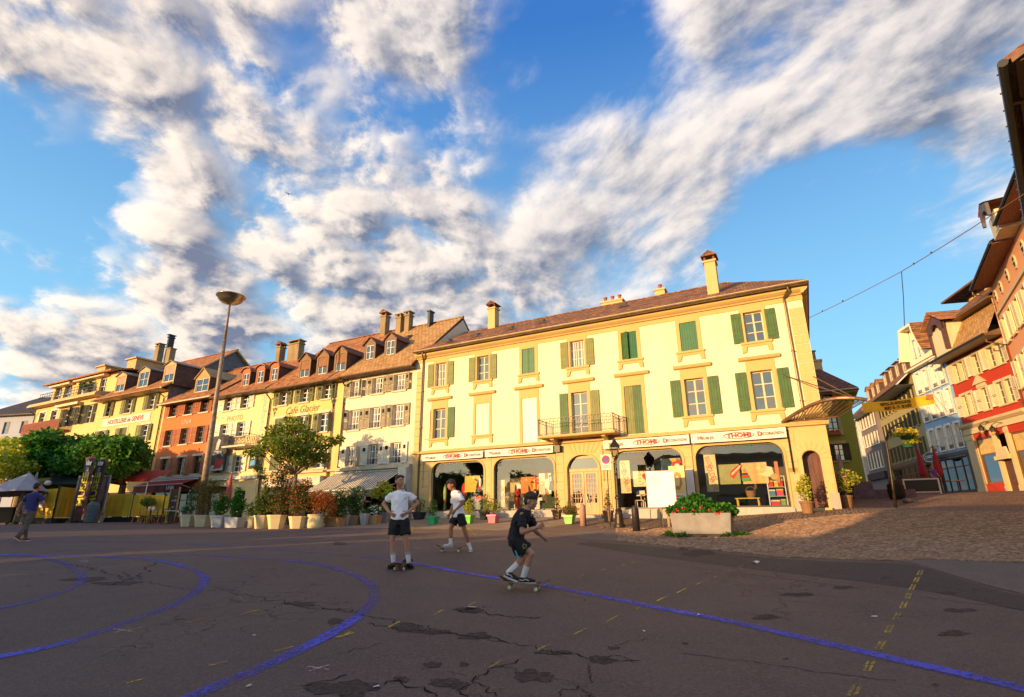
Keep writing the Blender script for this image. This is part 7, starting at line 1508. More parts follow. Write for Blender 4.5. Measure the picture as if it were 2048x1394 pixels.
P = np.concatenate([blobpts((x, y, .82 + z), (.30, .26, .17), 420) for x, y, z in [(-.8,-.2,0),(-.45,-.25,.05),(-.1,-.28,.0),(.25,-.25,.02),(.6,-.25,0),(.85,-.1,-.02),(-.7,.2,.08),(-.3,.2,.15),(.1,.2,.1),(.5,.25,.05),(.8,.25,0)]] + [blobpts((x, .05, 1.05 + z), (.22, .2, .2), 330) for x, z in [(-.35,.05),(-.1,.12),(.12,.0),(-.55,-.02)]])
obj('geranium_leaves', leafmesh('geranium_leaves', P, .11, LF_GREEN, .1, 1.15), cp)
def petals(name, pts, r, mat, parent, n=1, k=5):
    mb = MB()
    for p in pts:
        for _ in range(k): mb.sphere((p[0] + rnd.uniform(-r, r), p[1] + rnd.uniform(-r, r), p[2] + rnd.uniform(-r, r) * .6), r * rnd.uniform(.4, .7), 5)
    return tag(mb.build(name, mat, parent), kind='stuff')
petals('flowers', [(x, y, z) for x, y, z in [(-.82,-.45,.72),(-.74,-.42,.86),(-.66,-.4,.8),(-.2,-.48,.84),(.34,-.5,.83),(.5,-.48,.74),(.62,-.5,.70),(.8,-.42,.66),(.7,-.45,.78),(-.5,-.45,.88),(.05,-.45,.9),(.86,-.3,.72),(-.86,-.2,.8)]], .05, PET_R, cp)
P = np.concatenate([blobpts((x, y, .05), (.16, .1, .06), 60) for x, y in [(-.95,-.55),(-.6,-.6),(-1.1,-.2),(.8,-.62),(1.15,-.3),(1.3,-.1),(1.05,.2)]]); g_ = tag(obj('weed_tufts', leafmesh('weed_tufts', P, .12, LF_GREEN, -.6, 4), None, b, (0, 0, FA)), 'low green weeds around the foot of the concrete planter', None, None, 'stuff')
# coloured pots with shrubs along the shop front
def potplant(px, Y, label, potm, pw, ph, leaf, shape, n=420, ls=.075, square=True, group=None, cat='potted plant', name='potted_shrub', flowers=None, taper=.72, rz=None, dz=0):
    b = gpt(px, Y); t = thing(name, label, cat, b, FA if rz is None else rz, group)
    mb = MB()
    if square: trough(mb, pw, pw, ph, 0, taper, .03); mb.box(-pw/2 - .015, pw/2 + .015, -pw/2 - .015, pw/2 + .015, ph * .80, ph * .985)
    else: mb.lathe([(pw/2 * taper, 0), (pw/2 * .95, ph * .82), (pw/2 * 1.04, ph * .83), (pw/2 * 1.06, ph), (pw/2 * .92, ph), (pw/2 * .88, ph * .9), (.01, ph * .9)], n=16)
    mb.build('pot', potm, t)
    obj('foliage', leafmesh('foliage', crownpts([((x, y, ph + z), (r, r, q)) for x, y, z, r, q in shape], n), ls, leaf), t)
    mb = MB(); q = random.Random(px)
    for k in range(5): x, y, z, r, qq = shape[k % len(shape)]; mb.tube([(q.uniform(-.04, .04), q.uniform(-.04, .04), ph * .8), (x * .5, y * .5, ph + z * .5), (x + q.uniform(-.5, .5) * r, y, ph + z + qq * .5)], [.012, .009, .004], 5)
    mb.build('stems', BARK, t)
    if flowers: petals('flowers', [(x + q.uniform(-1, 1) * r, y - q.uniform(0, 1) * r, ph + z + q.uniform(-.6, 1) * qq) for x, y, z, r, qq in shape for _ in range(flowers[1])], flowers[2], flowers[0], t)
    return t
ball = [(0, 0, .28, .26, .28), (-.1, -.05, .18, .2, .18), (.1, .05, .22, .2, .2)]; tallb = [(0, 0, .25, .22, .22), (0, 0, .5, .17, .28), (-.06, -.05, .3, .2, .2)]
gpot = cm('emerald_pot', (.02, .40, .16), rough=.4); lpot = cm('lime_pot', (.16, .55, .06), rough=.4); lpot2 = cm('pale_lime_pot', (.30, .60, .16), rough=.4); ppot = cm('pink_pot', (.75, .20, .26), rough=.4); tpot = cm('brown_pot', (.20, .11, .055)); dpot = cm('dark_pot', (.03, .028, .03))
G = 'coloured pots along the shop front'
potplant(866, 26.6, 'emerald pot with a round dark shrub, leftmost of the coloured pots', gpot, .44, .36, LF_DARK, tallb, 420, group=G)
potplant(938, 26.4, 'lime pot with a yellowish shrub half hidden by the boy in white', lpot, .40, .38, LF_YEL, tallb, 420, group=G)
potplant(987, 26.3, 'pink pot with a golden bushy shrub', ppot, .46, .38, LF_GOLD, [(0, 0, .3, .36, .3), (-.2, 0, .3, .25, .25), (.2, 0, .34, .25, .25), (0, 0, .5, .25, .25)], 560, group=G)
potplant(1057, 25.6, 'lime pot behind the crouching skater', lpot, .40, .40, LF_GOLD, tallb, 420, group=G)
potplant(1139, 24.9, 'pale lime pot with a wide rusty brown shrub', lpot2, .44, .38, LF_BRONZE, [(0, 0, .2, .34, .2), (-.22, 0, .2, .22, .18), (.22, 0, .22, .22, .18)], 560, group=G)
cone = [(0, 0, .16, .2, .2), (0, 0, .38, .16, .2), (0, 0, .6, .11, .2), (0, 0, .78, .06, .16)]
potplant(1114, 26.75, 'clipped conifer in a brown square pot left of the shop door', tpot, .38, .42, LF_CONE, cone, 700, .05, name='potted_conifer', group='clipped conifers beside the shop door')
potplant(1217, 25.2, 'clipped conifer in a brown square pot right of the shop door', tpot, .38, .48, LF_CONE, cone, 700, .05, name='potted_conifer', group='clipped conifers beside the shop door')
potplant(969, 28.2, 'leafy shrub in a dark pot between the first two shop windows', dpot, .42, .45, LF_GREEN, [(0, 0, .3, .3, .3), (.1, 0, .55, .25, .3), (-.15, 0, .5, .2, .2)], 480)
potplant(838, 30.4, 'dark green bush in a black pot at the downpipe', dpot, .55, .4, LF_DARK, [(0, 0, .25, .35, .25), (.1, 0, .45, .25, .25), (-.2, 0, .6, .2, .3)], 420)
potplant(1618, 21.5, 'pale green bush in a round terracotta pot left of the arched door', cm('old_terracotta', (.27, .14, .07)), .50, .46, LF_YEL, [(0, 0, .25, .25, .25), (0, 0, .55, .27, .3), (.06, 0, .8, .2, .22), (-.14, 0, .45, .2, .2)], 620, .085, False)
potplant(1699, 22.6, 'flowering oleander in a round pot at the building corner', cm('old_terracotta', (.27, .14, .07)), .50, .50, LF_YEL, [(0, 0, .4, .3, .3), (.3, 0, .65, .32, .25), (-.25, 0, .6, .3, .25), (.1, 0, .85, .3, .2), (-.3, 0, .85, .25, .2)], 760, .10, False, flowers=(PET_P, 3, .035), name='potted_oleander')
mb = MB()
# long row of cafe planters
def planter(px, Y, wpx, label, kind, mat, leaf, plants, n, ls, flowers=None, h=.58, dep=.6):
    b = gpt(px, Y); w = wpx / 1068 * Y * 1.0; t = thing('cafe_planter', label, 'planter', b, FA * .5 if kind != 'hex' else 0, 'planters along the cafe terrace'); mb = MB()
    if kind == 'hex':
        r = w / 2 / .93; mb.lathe([(r * .74, 0), (r * .98, h * .84), (r * 1.04, h * .85), (r * 1.06, h), (r * .92, h), (r * .9, h - .08), (.01, h - .08)], n=6, rot=R(12)); 
        for k in range(3): a = 2.1 * k + 1; mb.box(r * .5 * math.cos(a) - .05, r * .5 * math.cos(a) + .05, r * .5 * math.sin(a) - .05, r * .5 * math.sin(a) + .05, -.04, 0)
    elif kind == 'round': mb.lathe([(w/2 * .86, 0), (w/2 * .93, h * .1), (w/2, h * .55), (w/2 * .98, h * .9), (w/2 * 1.03, h * .91), (w/2 * 1.03, h), (w/2 * .9, h), (.01, h - .05)], n=20, sy=.7)
    else: trough(mb, w, dep, h, 0, .86 if kind == 'rect' else .62, .04)
    mb.build('box', mat, t); cl = [((x * w, y, h + z), (r, r * .9, q)) for x, y, z, r, q in plants]; obj('foliage', leafmesh('foliage', crownpts(cl, n, .3), ls, leaf), t)
    mb = MB(); q = random.Random(px)
    for c, r in cl:
        for k in range(2): mb.tube([(c[0] * .4 + q.uniform(-.06, .06), q.uniform(-.06, .06), h - .1), (c[0] * .8 + q.uniform(-.1, .1), 0, h + (c[2] - h) * .55), (c[0] + q.uniform(-.6, .6) * r[0], c[1], c[2] + r[2] * .6)], [.016, .011, .005], 5)
    mb.build('stems', BARK, t)
    if flowers: petals('flowers', [(c[0] + q.uniform(-1, 1) * r[0], c[1] - q.uniform(.3, 1) * r[1], c[2] + q.uniform(-1, .8) * r[2]) for c, r in cl for _ in range(flowers[1])], flowers[2], flowers[0], t)
    return t
BEI = plastermat('beige_planter', (.56, .50, .33), .6); WHP = plastermat('white_planter', (.62, .60, .57), .5); YEP = plastermat('cream_planter', (.66, .54, .30), .5); TEP = plastermat('brown_planter', (.42, .25, .12), .5); GRP = plastermat('grey_planter', (.36, .36, .38), .4)
planter(377, 29.2, 28, 'beige six-sided planter with white flowers, leftmost of the row', 'hex', BEI, LF_DARK, [(0, 0, .3, .3, .3), (.2, 0, .6, .35, .35), (-.25, 0, .25, .3, .2), (.1, 0, 1.0, .3, .3)], 900, .09, (PET_W, 4, .03))
planter(407, 28.9, 31, 'beige six-sided planter with tall brown feathery shrub', 'hex', BEI, LF_BRONZE, [(0, 0, .4, .4, .4), (-.2, 0, .9, .35, .4), (.2, 0, 1.0, .35, .4), (0, 0, 1.5, .45, .35), (-.5, 0, 1.45, .35, .25), (.5, 0, 1.5, .3, .25)], 1500, .085)
planter(439, 28.4, 31, 'white six-sided planter with a red-flowered bush', 'hex', WHP, LF_GREEN, [(0, 0, .3, .36, .32), (-.15, 0, .55, .34, .3), (.2, 0, .6, .3, .34), (.05, 0, .9, .2, .25)], 1100, .10, (PET_R, 2, .04))
planter(471, 28.2, 30, 'white square planter with a bright green bush', 'rect', WHP, LF_GREEN, [(0, 0, .4, .38, .4), (-.2, 0, .7, .34, .35), (.25, 0, .6, .34, .35), (.1, 0, 1.05, .25, .3), (-.05, 0, 1.3, .18, .2)], 1400, .10, (PET_W, 1, .03), .5)
planter(509, 28.0, 11, 'narrow cream planter squeezed before the six-sided pair', 'rect', YEP, LF_GOLD, [(0, 0, .25, .3, .25), (-.5, 0, .4, .25, .3), (-1.0, 0, .2, .2, .2)], 520, .09, None, .56)
planter(524, 27.2, 27, 'cream six-sided planter overgrown by a climbing arch', 'hex', YEP, LF_GOLD, [(0, 0, .3, .4, .3), (-.3, 0, .7, .3, .3), (.05, 0, 1.1, .22, .4), (-.1, 0, 1.6, .2, .35), (-.4, 0, 2.0, .25, .3), (-.8, 0, 2.25, .25, .2), (-.1, 0, .5, .35, .3)], 1500, .09, None, .62)
planter(554, 26.8, 33, 'cream six-sided planter with the tallest olive shrub', 'hex', YEP, LF_BRONZE, [(0, 0, .4, .5, .4), (-.2, 0, .9, .45, .4), (.25, 0, 1.0, .45, .4), (0, 0, 1.45, .5, .4), (-.3, 0, 1.8, .35, .3), (.3, 0, 1.9, .4, .35), (.05, 0, 2.2, .35, .25)], 2600, .09, (PET_R, 1, .03), .64)
planter(596, 26.7, 31, 'cream six-sided planter with mixed red and green shrubs', 'hex', YEP, LF_BRONZE, [(0, 0, .3, .45, .35), (-.3, 0, .75, .38, .35), (.3, 0, .7, .4, .4), (0, 0, 1.15, .42, .4), (.3, 0, 1.5, .3, .3), (-.35, 0, 1.35, .3, .3)], 2000, .09, (PET_R, 3, .04), .56)
planter(631, 26.8, 34, 'rounded cream planter with a drooping red maple', 'round', YEP, LF_RED, [(0, 0, .3, .4, .3), (.4, 0, .5, .5, .3), (.1, 0, .85, .55, .3), (.6, 0, .75, .45, .25), (.9, 0, .35, .35, .3), (-.3, 0, .6, .35, .3), (1.0, -.05, -.05, .25, .25)], 2400, .085, None, .62)
planter(671, 27.4, 34, 'long brown planter with a trimmed green hedge', 'rect', TEP, LF_DARK, [(x, 0, z, .3, .34) for x in (-.4, -.15, .1, .35) for z in (.25, .7)] + [(-.2, 0, 1.1, .3, .2), (.25, 0, 1.15, .3, .25)], 1900, .085, None, .44)
planter(692, 27.8, 11, 'slim grey tapered planter with pale dried flowers', 'tap', GRP, LF_BRONZE, [(0, 0, .12, .18, .12), (0, 0, .3, .14, .14)], 260, .07, (PET_W, 8, .03), .52, .3)
planter(709, 28.4, 27, 'brown box planter with a high hedge under the awning', 'rect', TEP, LF_DARK, [(x, 0, z, .3, .34) for x in (-.35, 0, .35) for z in (.25, .7, 1.1)], 1800, .085, (PET_W, 1, .03), .46)
planter(729, 27.9, 16, 'grey tapered planter beside the waiter', 'tap', GRP, LF_GREEN, [(0, 0, .08, .16, .1)], 120, .07, None, .55, .34)
planter(747, 28.3, 26, 'low brown planter with white daisies', 'rect', TEP, LF_DARK, [(-.3, 0, .2, .28, .22), (.0, 0, .3, .3, .28), (.3, 0, .25, .28, .24)], 800, .08, (PET_W, 9, .04), .42)
planter(769, 29.2, 18, 'pale concrete planter behind the boy with hands on hips', 'rect', CONC, LF_GREEN, [(-.3, 0, .25, .3, .25), (.3, 0, .35, .3, .3), (.2, 0, .9, .3, .3)], 700, .085, (PET_R, 2, .04), .5)
b = gpt(762, 30.2); t = thing('terrace_shrub', 'yellow-lit standard shrub under the awning end', 'shrub', b); mb = MB(); mb.tube([(0, 0, 0), (.05, 0, 1.3)], .03, 6); mb.build('trunk', BARK, t); obj('crown', leafmesh('crown', crownpts([((0, 0, 1.6), (.5, .4, .4)), ((-.4, 0, 1.5), (.35, .3, .3)), ((.4, 0, 1.55), (.35, .3, .35)), ((0, 0, 1.95), (.4, .3, .25))], 900), .10, LF_YEL), t)
b = gpt(800, 30.6); t = thing('terrace_shrub', 'dark slender shrub at the white pilaster', 'shrub', b); mb = MB(); mb.tube([(0, 0, 0), (.0, 0, .9)], .03, 6); mb.build('trunk', BARK, t); obj('crown', leafmesh('crown', crownpts([((0, 0, 1.2), (.35, .3, .5)), ((.2, 0, .7), (.35, .3, .4)), ((.1, 0, 1.7), (.2, .2, .3))], 700), .09, LF_DARK), t)
# closed red parasol and arch behind the planters
b = gpt(450, 31.5); t = thing('closed_parasol', 'closed red parasol behind the white planters', 'parasol', b); mb = MB(); mb.tube([(0, 0, 0), (0, 0, 2.9)], .03, 6); mb.build('pole', WHITE_P, t); mb = MB(); mb.lathe([(.16, 1.0), (.20, 1.2), (.17, 1.7), (.11, 2.3), (.03, 2.85)], n=9); mb.build('canopy', cm('faded_red_cloth', (.50, .09, .08)), t)
# small round tables and coloured chairs
def chair(px, Y, label, m, rz, z=0, s=1.0, style='slat'):
    b = gpt(px, Y); t = thing('terrace_chair', label, 'chair', b, rz, 'terrace chairs at the left'); mb = MB(); mb.box(-.21, .21, -.21, .21, .43, .455); mb.build('seat', m, t)
    for sx in (-1, 1):
        for sy in (-1, 1): q = MB(); q.bar((sx * .24, sy * .25, 0), (sx * .18, sy * .17, .43), .03); q.build('leg', m, t)
    q = MB(); q.bar((-.19, .2, .455), (-.2, .27, .85), .03); q.bar((.19, .2, .455), (.2, .27, .85), .03)
    for k in range(4): q.bar((-.19, .215 + .016 * k, .53 + .095 * k), (.19, .215 + .016 * k, .53 + .095 * k), .05, .02)
    q.build('backrest', m, t); return t
ORC = cm('orange_chair_paint', (.62, .16, .03)); GRC = cm('lime_chair_paint', (.28, .48, .03)); PUC = cm('plum_chair_paint', (.16, .02, .07)); BRC = cm('brown_chair_paint', (.14, .05, .025))
for px, Y, lab, m, rz in [(278, 32.6, 'orange slatted terrace chair, outermost left at the table', ORC, R(70)), (297, 32.4, 'orange terrace chair with its back to the square', ORC, R(175)), (288, 34, 'lime green chair behind the left table', GRC, R(20)), (303, 33.6, 'second lime green chair behind the left table', GRC, R(-20)), (310, 32.3, 'plum coloured chair before the left table', PUC, R(190)), (318, 33, 'plum coloured chair right of the left table', PUC, R(-80)), (326, 33.4, 'lime green chair between the two tables', GRC, R(-60)), (335, 32.2, 'dark brown bentwood chair before the white table', BRC, R(120)), (353, 32.0, 'dark brown bentwood chair beside the first planter', BRC, R(-95))]: chair(px, Y, lab, m, rz)
def rtable(px, Y, label, m, r=.36, crockery=()):
    b = gpt(px, Y); t = thing('terrace_table', label, 'table', b, 0, 'terrace tables at the left'); mb = MB(); mb.lathe([(r, .70), (r, .735), (.02, .736)], n=18); mb.build('tabletop', m, t); mb = MB(); mb.lathe([(.22, 0), (.2, .03), (.035, .06), (.03, .70)], n=10); mb.build('pedestal', IRON, t); return b
b = rtable(300, 33.0, 'round pale table with white cups between the orange chairs', cm('pale_tabletop', (.5, .45, .36)), .40)
for k, (dx, dy, nm) in enumerate([(-.12, 0, 'left of the pair'), (.14, -.05, 'right of the pair')]):
    t = thing('coffee_pot', 'white pot on the round pale table, %s' % nm, 'pot', b + Vector((dx, dy, .737)), 0, 'white pots on the table'); mb = MB(); mb.lathe([(.06, 0), (.085, .05), (.08, .12), (.045, .17)], n=12); mb.build('body', WHITE_P, t); mb = MB(); mb.lathe([(.047, .171), (.03, .19), (.01, .205)], n=10); mb.build('lid', WHITE_P, t)
rtable(342, 32.6, 'round table with a white cloth at the first planter', WHITE_P, .42)
b = gpt(291, 34.8); t = thing('potted_bush', 'round dark bush on a stem before the yellow fence', 'plant', b); mb = MB(); mb.lathe([(.2, 0), (.28, .4), (.01, .38)], n=12); mb.build('pot', dpot, t); mb = MB(); mb.tube([(0, 0, .3), (0, 0, 1.0)], .03, 6); mb.build('stem', BARK, t); obj('foliage', leafmesh('foliage', crownpts([((0, 0, 1.25), (.42, .4, .3)), ((-.2, 0, 1.2), (.3, .3, .22)), ((.2, 0, 1.2), (.3, .3, .22))], 900), .08, LF_DARK), t)
b = gpt(341, 34.2); t = thing('chalk_board', 'black menu board with chalk drawing at the yellow fence', 'board', b, FA); mb = MB(); mb.box(-.42, .42, 0, .03, .2, 2.0); mb.build('board', BLACK_TXT, t); mb = MB(); mb.box(-.48, -.421, -.02, .05, 0, 2.1); mb.box(.421, .48, -.02, .05, 0, 2.1); mb.build('frame', WD, t)
mb = MB()
for k in range(7): x = rnd.uniform(-.25, .15); z = rnd.uniform(.7, 1.7); mb.prism([(x, z), (x + .2, z + .05), (x + .18, z + .08), (x, z + .03)], -.004, -.001)
mb.build('chalk_drawing', cm('chalk_white', (.5, .48, .45)), t)
# yellow cloth fence, one bay at a time
YFM = pmat('yellow_fence_cloth', (.90, .53, .03), .8, .14, 1.2, .35, 25)
def fencebay(pxa, Ya, pxb, Yb, h, label, low=.35):
    a, b_ = gpt(pxa, Ya), gpt(pxb, Yb); d = b_ - a; L = d.length; t = thing('cloth_fence', label, 'fence', a, math.atan2(d.y, d.x), 'yellow cloth fence bays'); mb = MB(); n = 14; dz = d.z
    mb.add([(L * k / n, .02 * math.sin(k * 1.7), low + dz * k / n + (h - low) * j) for k in range(n + 1) for j in (0, 1)], [(2*k, 2*k+2, 2*k+3, 2*k+1) for k in range(n)]); mb.build('cloth', YFM, t)
    for x in (0, L): q = MB(); q.tube([(x, .05, -.05 + dz * x / L), (x, .05, h + .1 + dz * x / L)], .04, 6); q.build('post', CI, t)
    q = MB(); q.box(0, L, .04, .3, -.1, low - .04); q.build('base_board', cm('dark_board', (.03, .025, .025)), t); return t
fencebay(70, 34.5, 104, 33.8, 2.05, 'sunlit front bay of the yellow cloth fence with a white sheet'); fencebay(106, 33.8, 142, 36, 2.15, 'shaded second bay of the yellow cloth fence'); fencebay(206, 36.2, 258, 35.8, 1.75, 'long yellow fence bay right of the flags'); fencebay(260, 35.8, 322, 35.2, 1.65, 'yellow fence bay behind the coloured chairs'); fencebay(324, 35.2, 352, 35.0, 1.6, 'short last yellow fence bay beside the menu board')
p = pt(84, 1003, 34.0); t = thing('paper_sheet', 'white paper sheet pinned on the yellow fence', 'paper', p, R(-25)); mb = MB(); mb.box(-.25, .28, -.02, -.005, -.35, .4); mb.build('sheet', WHITE_P, t)
# museum poster board, beach flags, waste bin
b = gpt(172, 34.6); t = thing('poster_board', 'large framed poster board in brown tones behind the museum flags', 'board', b, R(-14)); w = 2.35; z0_, z1_ = .12, 2.75
mb = MB(); mb.box(-w/2, w/2, -.02, .02, z0_, z1_); mb.build('poster', pmat('sepia_print', (.20, .09, .075), .6, .4, 1.6, col2=(.05, .02, .022)), t)
for k, (c, P) in enumerate([((.42,.30,.27), [(.05,.5),(.3,.5),(.28,.95),(.05,.95)]), ((.34,.22,.2), [(.75,.3),(.86,.25),(.95,.6),(.9,.95),(.72,.95),(.7,.6)]), ((.48,.38,.35), [(.6,.55),(.72,.5),(.78,.2),(.84,.2),(.8,.62),(.66,.68)]), ((.30,.07,.06), [(.35,.15),(.55,.1),(.5,.45),(.38,.5)])]): q = MB(); q.prism([(-w/2 + w * u, z0_ + (z1_ - z0_) * v) for u, v in P], -.024 - .002 * k, -.0205 - .002 * k); q.build('print', cm('sepia%d' % k, c, var=.3, scale=6), t)
mb = MB()
for s in (-1, 1): mb.box(s * (w/2 + .05) - .05, s * (w/2 + .05) + .05, -.04, .04, 0, z1_ + .1)
mb.box(-w/2, w/2, -.04, .04, z1_ + .001, z1_ + .1); mb.build('frame', cm('grey_alu_frame', (.30, .29, .27)), t)
PURP = pmat('purple_flag', (.075, .020, .035), .7, .2, 3)
for px, Y, lab, dxp in [(146, 33.6, 'tall purple museum flag, the front one of the pair', 0), (170, 33.9, 'tall purple museum flag partly behind the first one', 0)]:
    b = gpt(px + 8, Y); t = thing('beach_flag', lab, 'flag', b, R(-20), 'purple museum flags'); zt_ = 3.9 if px < 150 else 3.75; mb = MB(); n = 10
    mb.tube([(-.42, 0, 0), (-.42, 0, 1.2), (-.40, 0, zt_ - .1), (-.1, 0, zt_ + .03)], .02, 6); mb.build('pole', CI, t)
    mb = MB(); V = []
    for k in range(n + 1):
        for j in range(5): V.append((-.40 + .88 * j / 4, .03 * math.sin(j * 1.3 + k * .4), .78 + (zt_ - .8) * k / n + .02 * j))
    mb.add(V, [(k*5+j, k*5+j+1, (k+1)*5+j+1, (k+1)*5+j) for k in range(n) for j in range(4)]); fl = mb.build('cloth', PURP, t); text('MUSEE', .74, (.03, -.045, 1.95), cm('yellow_lettering', (.62, .52, .04)), fl, rot=(R(90), R(-90), 0), sx=.92, bold=.018); q = MB(); [q.box(-.1 + .09 * j, -.04 + .09 * j, -.047, -.043, 2.78 + .13 * i, 2.88 + .13 * i) for i in range(4) for j in range(3)]; tag(q.build('fine_print', cm('grey_lettering', (.45, .42, .38)), fl), kind='stuff')
    q = MB(); q.prism([(-.2, 3.4), (.25, 3.38), (.27, 3.62), (.1, 3.58), (-.02, 3.72), (-.1, 3.56), (-.22, 3.66)], -.048, -.042); q.build('emblem', WHITE_TXT, fl); q = MB(); q.lathe([(.3, 0), (.3, .12), (.05, .16)], (-.42, 0, 0), 10); q.build('foot', dpot, t)
b = gpt(182, 33.2); t = thing('waste_bin', 'grey-blue rounded waste bin in front of the flags', 'bin', b); BINM = pmat('slate_bin', (.085, .115, .13), .6, .2, 8)
mb = MB(); mb.lathe([(.30, 0), (.34, .05), (.34, .85), (.32, .9)], n=18); mb.build('body', BINM, t); mb = MB(); mb.lathe([(.33, .9), (.33, .98), (.27, 1.12), (.14, 1.2), (.01, 1.22)], n=18); mb.build('hood', BINM, t); 
for k in range(9): a_ = 2 * math.pi * k / 9; q = MB(); q.box(-.03, .03, -.01, .01, .08, .82); o = q.build('rib', BINM, t, (.345 * math.cos(a_), .345 * math.sin(a_), 0)); o.rotation_euler = (0, 0, a_ + R(90))
b = gpt(118, 34); mb = MB()
t = thing('bench_end', 'pale curved bench end right of the waste bin', 'bench', gpt(205, 33.8), R(20)); mb.tube([(0, 0, 0), (.1, 0, .35), (.05, 0, .5), (-.2, 0, .52)], .045, 6); mb.build('leg', WD, t); q = MB(); q.box(-.9, .05, -.2, .2, .53, .57); q.build('seat', WD, t)
# white parasol, awning and globe lamp at the far left
b = gpt(18, 33.0); t = thing('open_parasol', 'large tilted white parasol at the left edge', 'parasol', b); CLOTHW = pmat('white_parasol_cloth', (.42, .37, .39), .8, .1, 2); AP = Vector((.55, 0, 3.0)); mb = MB()
ring = [(AP.x + 1.7 * math.cos(a_) - .75, 1.7 * math.sin(a_), 1.75 + .55 * (math.cos(a_) * .35)) for a_ in np.linspace(0, 2 * math.pi, 9)[:-1]]
for k in range(8): mb.add([tuple(AP), ring[k], ring[(k + 1) % 8]], [(0, 1, 2)])
cpy = mb.build('canopy', CLOTHW, t); mb = MB(); mb.tube([(.3, 0, 0), (.5, 0, 3.1)], .035, 8); mb.build('pole', WD, t); mb = MB()
for r_ in ring: mb.bar(tuple(AP - Vector((0, 0, .04))), (r_[0], r_[1], r_[2] - .02), .02)
mb.build('ribs', WD, cpy)
b = gpt(43, 34.0); t = thing('closed_parasol', 'closed grey parasol hanging beside the white one', 'parasol', b); mb = MB(); mb.tube([(0, 0, 0), (.3, 0, 3.1)], .03, 6); mb.build('pole', WD, t); mb = MB(); mb.tube([(.05, 0, .75), (.1, 0, 1.2), (.2, 0, 2.1), (.3, 0, 3.05)], [.10, .24, .2, .04], 9); mb.build('canopy', pmat('grey_parasol_cloth', (.34, .29, .29), .8, .2, 4), t)
b = gpt(95, 36.5); t = thing('market_awning', 'dark green market awning behind the yellow fence', 'awning', b, R(-8)); mb = MB(); mb.add([(-4.2, 0, 2.55), (2.2, 0, 2.45), (2.2, 1.5, 3.35), (-4.2, 1.5, 3.45)], [(0,1,2,3)]); mb.build('canopy', cm('dark_green_cloth', (.035, .055, .05)), t)
for x in (-4, -1, 2): q = MB(); q.tube([(x, .05, 0), (x, .05, 2.5)], .04, 6); q.build('post', CI, t)
q = MB(); q.box(-4.2, 2.2, 1.5, 1.6, 0, 3.3); q.build('back_wall', cm('dark_stall_wall', (.02, .016, .016)), t)
p = pt(96, 966, 35.4); t = thing('globe_lamp', 'white globe lamp hanging before the dark green awning', 'lamp', p); mb = MB(); mb.sphere((0, 0, 0), (.20, .20, .17), 14); mb.build('globe', cm('white_globe', (.70, .62, .56)), t, smooth=True); mb = MB(); mb.tube([(0, 0, .17), (0, .1, .9)], .012, 5); mb.build('cord', IRON, t)
for px, Y, lab, c in [(10, 35, 'brown market box under the white parasol', (.08, .05, .03)), (58, 35.2, 'grey covered trolley behind the walking man', (.12, .11, .12))]:
    b = gpt(px, Y); t = thing('market_box', lab, 'box', b, R(10)); q = MB(); q.box(-.6, .6, -.4, .4, .12, 1.0); q.build('body', cm('box%d' % px, c), t); q = MB(); q.box(-.65, .65, -.45, .45, 1.001, 1.06); q.build('lid', cm('boxlid%d' % px, tuple(x * 1.6 for x in c)), t)
    for sx in (-1, 1): q = MB(); q.tube([(sx * .45, -.42, .1), (sx * .45, -.36, .1)], .1, 10); q.build('wheel', dpot, t)
for px, pxb, lab, m in [(268, 36.5, 'red sloping awning half hidden behind the flags', (.42, .03, .02))]:
    b = gpt(228, 37.5); t = thing('red_awning', lab, 'awning', b, FA * .6); mb = MB(); mb.add([(-2.6, 0, 2.6), (2.4, 0, 2.6), (2.4, 1.8, 3.5), (-2.6, 1.8, 3.5)], [(0,1,2,3)]); mb.build('canopy', cm('red_awning_cloth', m), t)
    for x in (-2.5, 2.3): q = MB(); q.tube([(x, .05, 0), (x, .05, 2.6)], .04, 6); q.build('post', WHITE_P, t)
# right side: fountain obelisk, hanging basket pole, menu boards, closed parasols
b = pt(1722, 985, 32.2); b.z = gz(b.x, b.y); OB = pmat('violet_grey_stone', (.17, .13, .16), .8, .2, 3, .3, 30); t = thing('obelisk_fountain', 'violet grey obelisk fountain in the shaded street', 'fountain', b, R(-14))
zt_ = pt(1706, 844, 32.2).z - b.z; mb = MB(); mb.lathe([(.42, .9), (.31, zt_ - .35), (.02, zt_)], n=4, rot=R(45)); mb.build('shaft', OB, t); mb = MB(); mb.box(-.5, .5, -.5, .5, .3, .899); mb.build('pedestal', OB, t)
mb = MB(); mb.box(-.7, 2.4, -.95, -.75, -.4, .42); mb.box(-.7, 2.4, .75, .95, -.4, .42); mb.box(2.2, 2.4, -.749, .749, -.4, .42); mb.box(-.7, -.51, -.749, .749, -.4, .42); mb.build('basin', OB, t); mb = MB(); mb.box(-.5, 2.19, -.745, .745, .2, .24); mb.build('water', _glass, t)
b = gpt(1792, 24.5); path = [pt(x, y, 24.5) - b for x, y in ((1792, 1019), (1784, 960), (1776, 905), (1772, 884), (1775, 868), (1783, 856), (1794, 848), (1807, 843))]; path[0].z = -.05
t = thing('basket_post', 'curved dark post carrying a two-tier hanging flower basket', 'post', b); mb = MB(); mb.tube(path, [.07, .055, .05, .045, .04, .04, .035, .03], 8); mb.build('post', CI, t, smooth=True)
hb_ = pt(1812, 870, 24.5); t = thing('flower_basket', 'yellow flowers hanging in two green bowls from the curved post', 'flower basket', hb_)
for z, r in ((-.02, .32), (-.40, .26)): q = MB(); q.lathe([(.05, z - .2), (r * .7, z - .16), (r, z), (r * .9, z)], n=14); q.build('bowl', cm('green_bowl', (.02, .09, .04)), t)
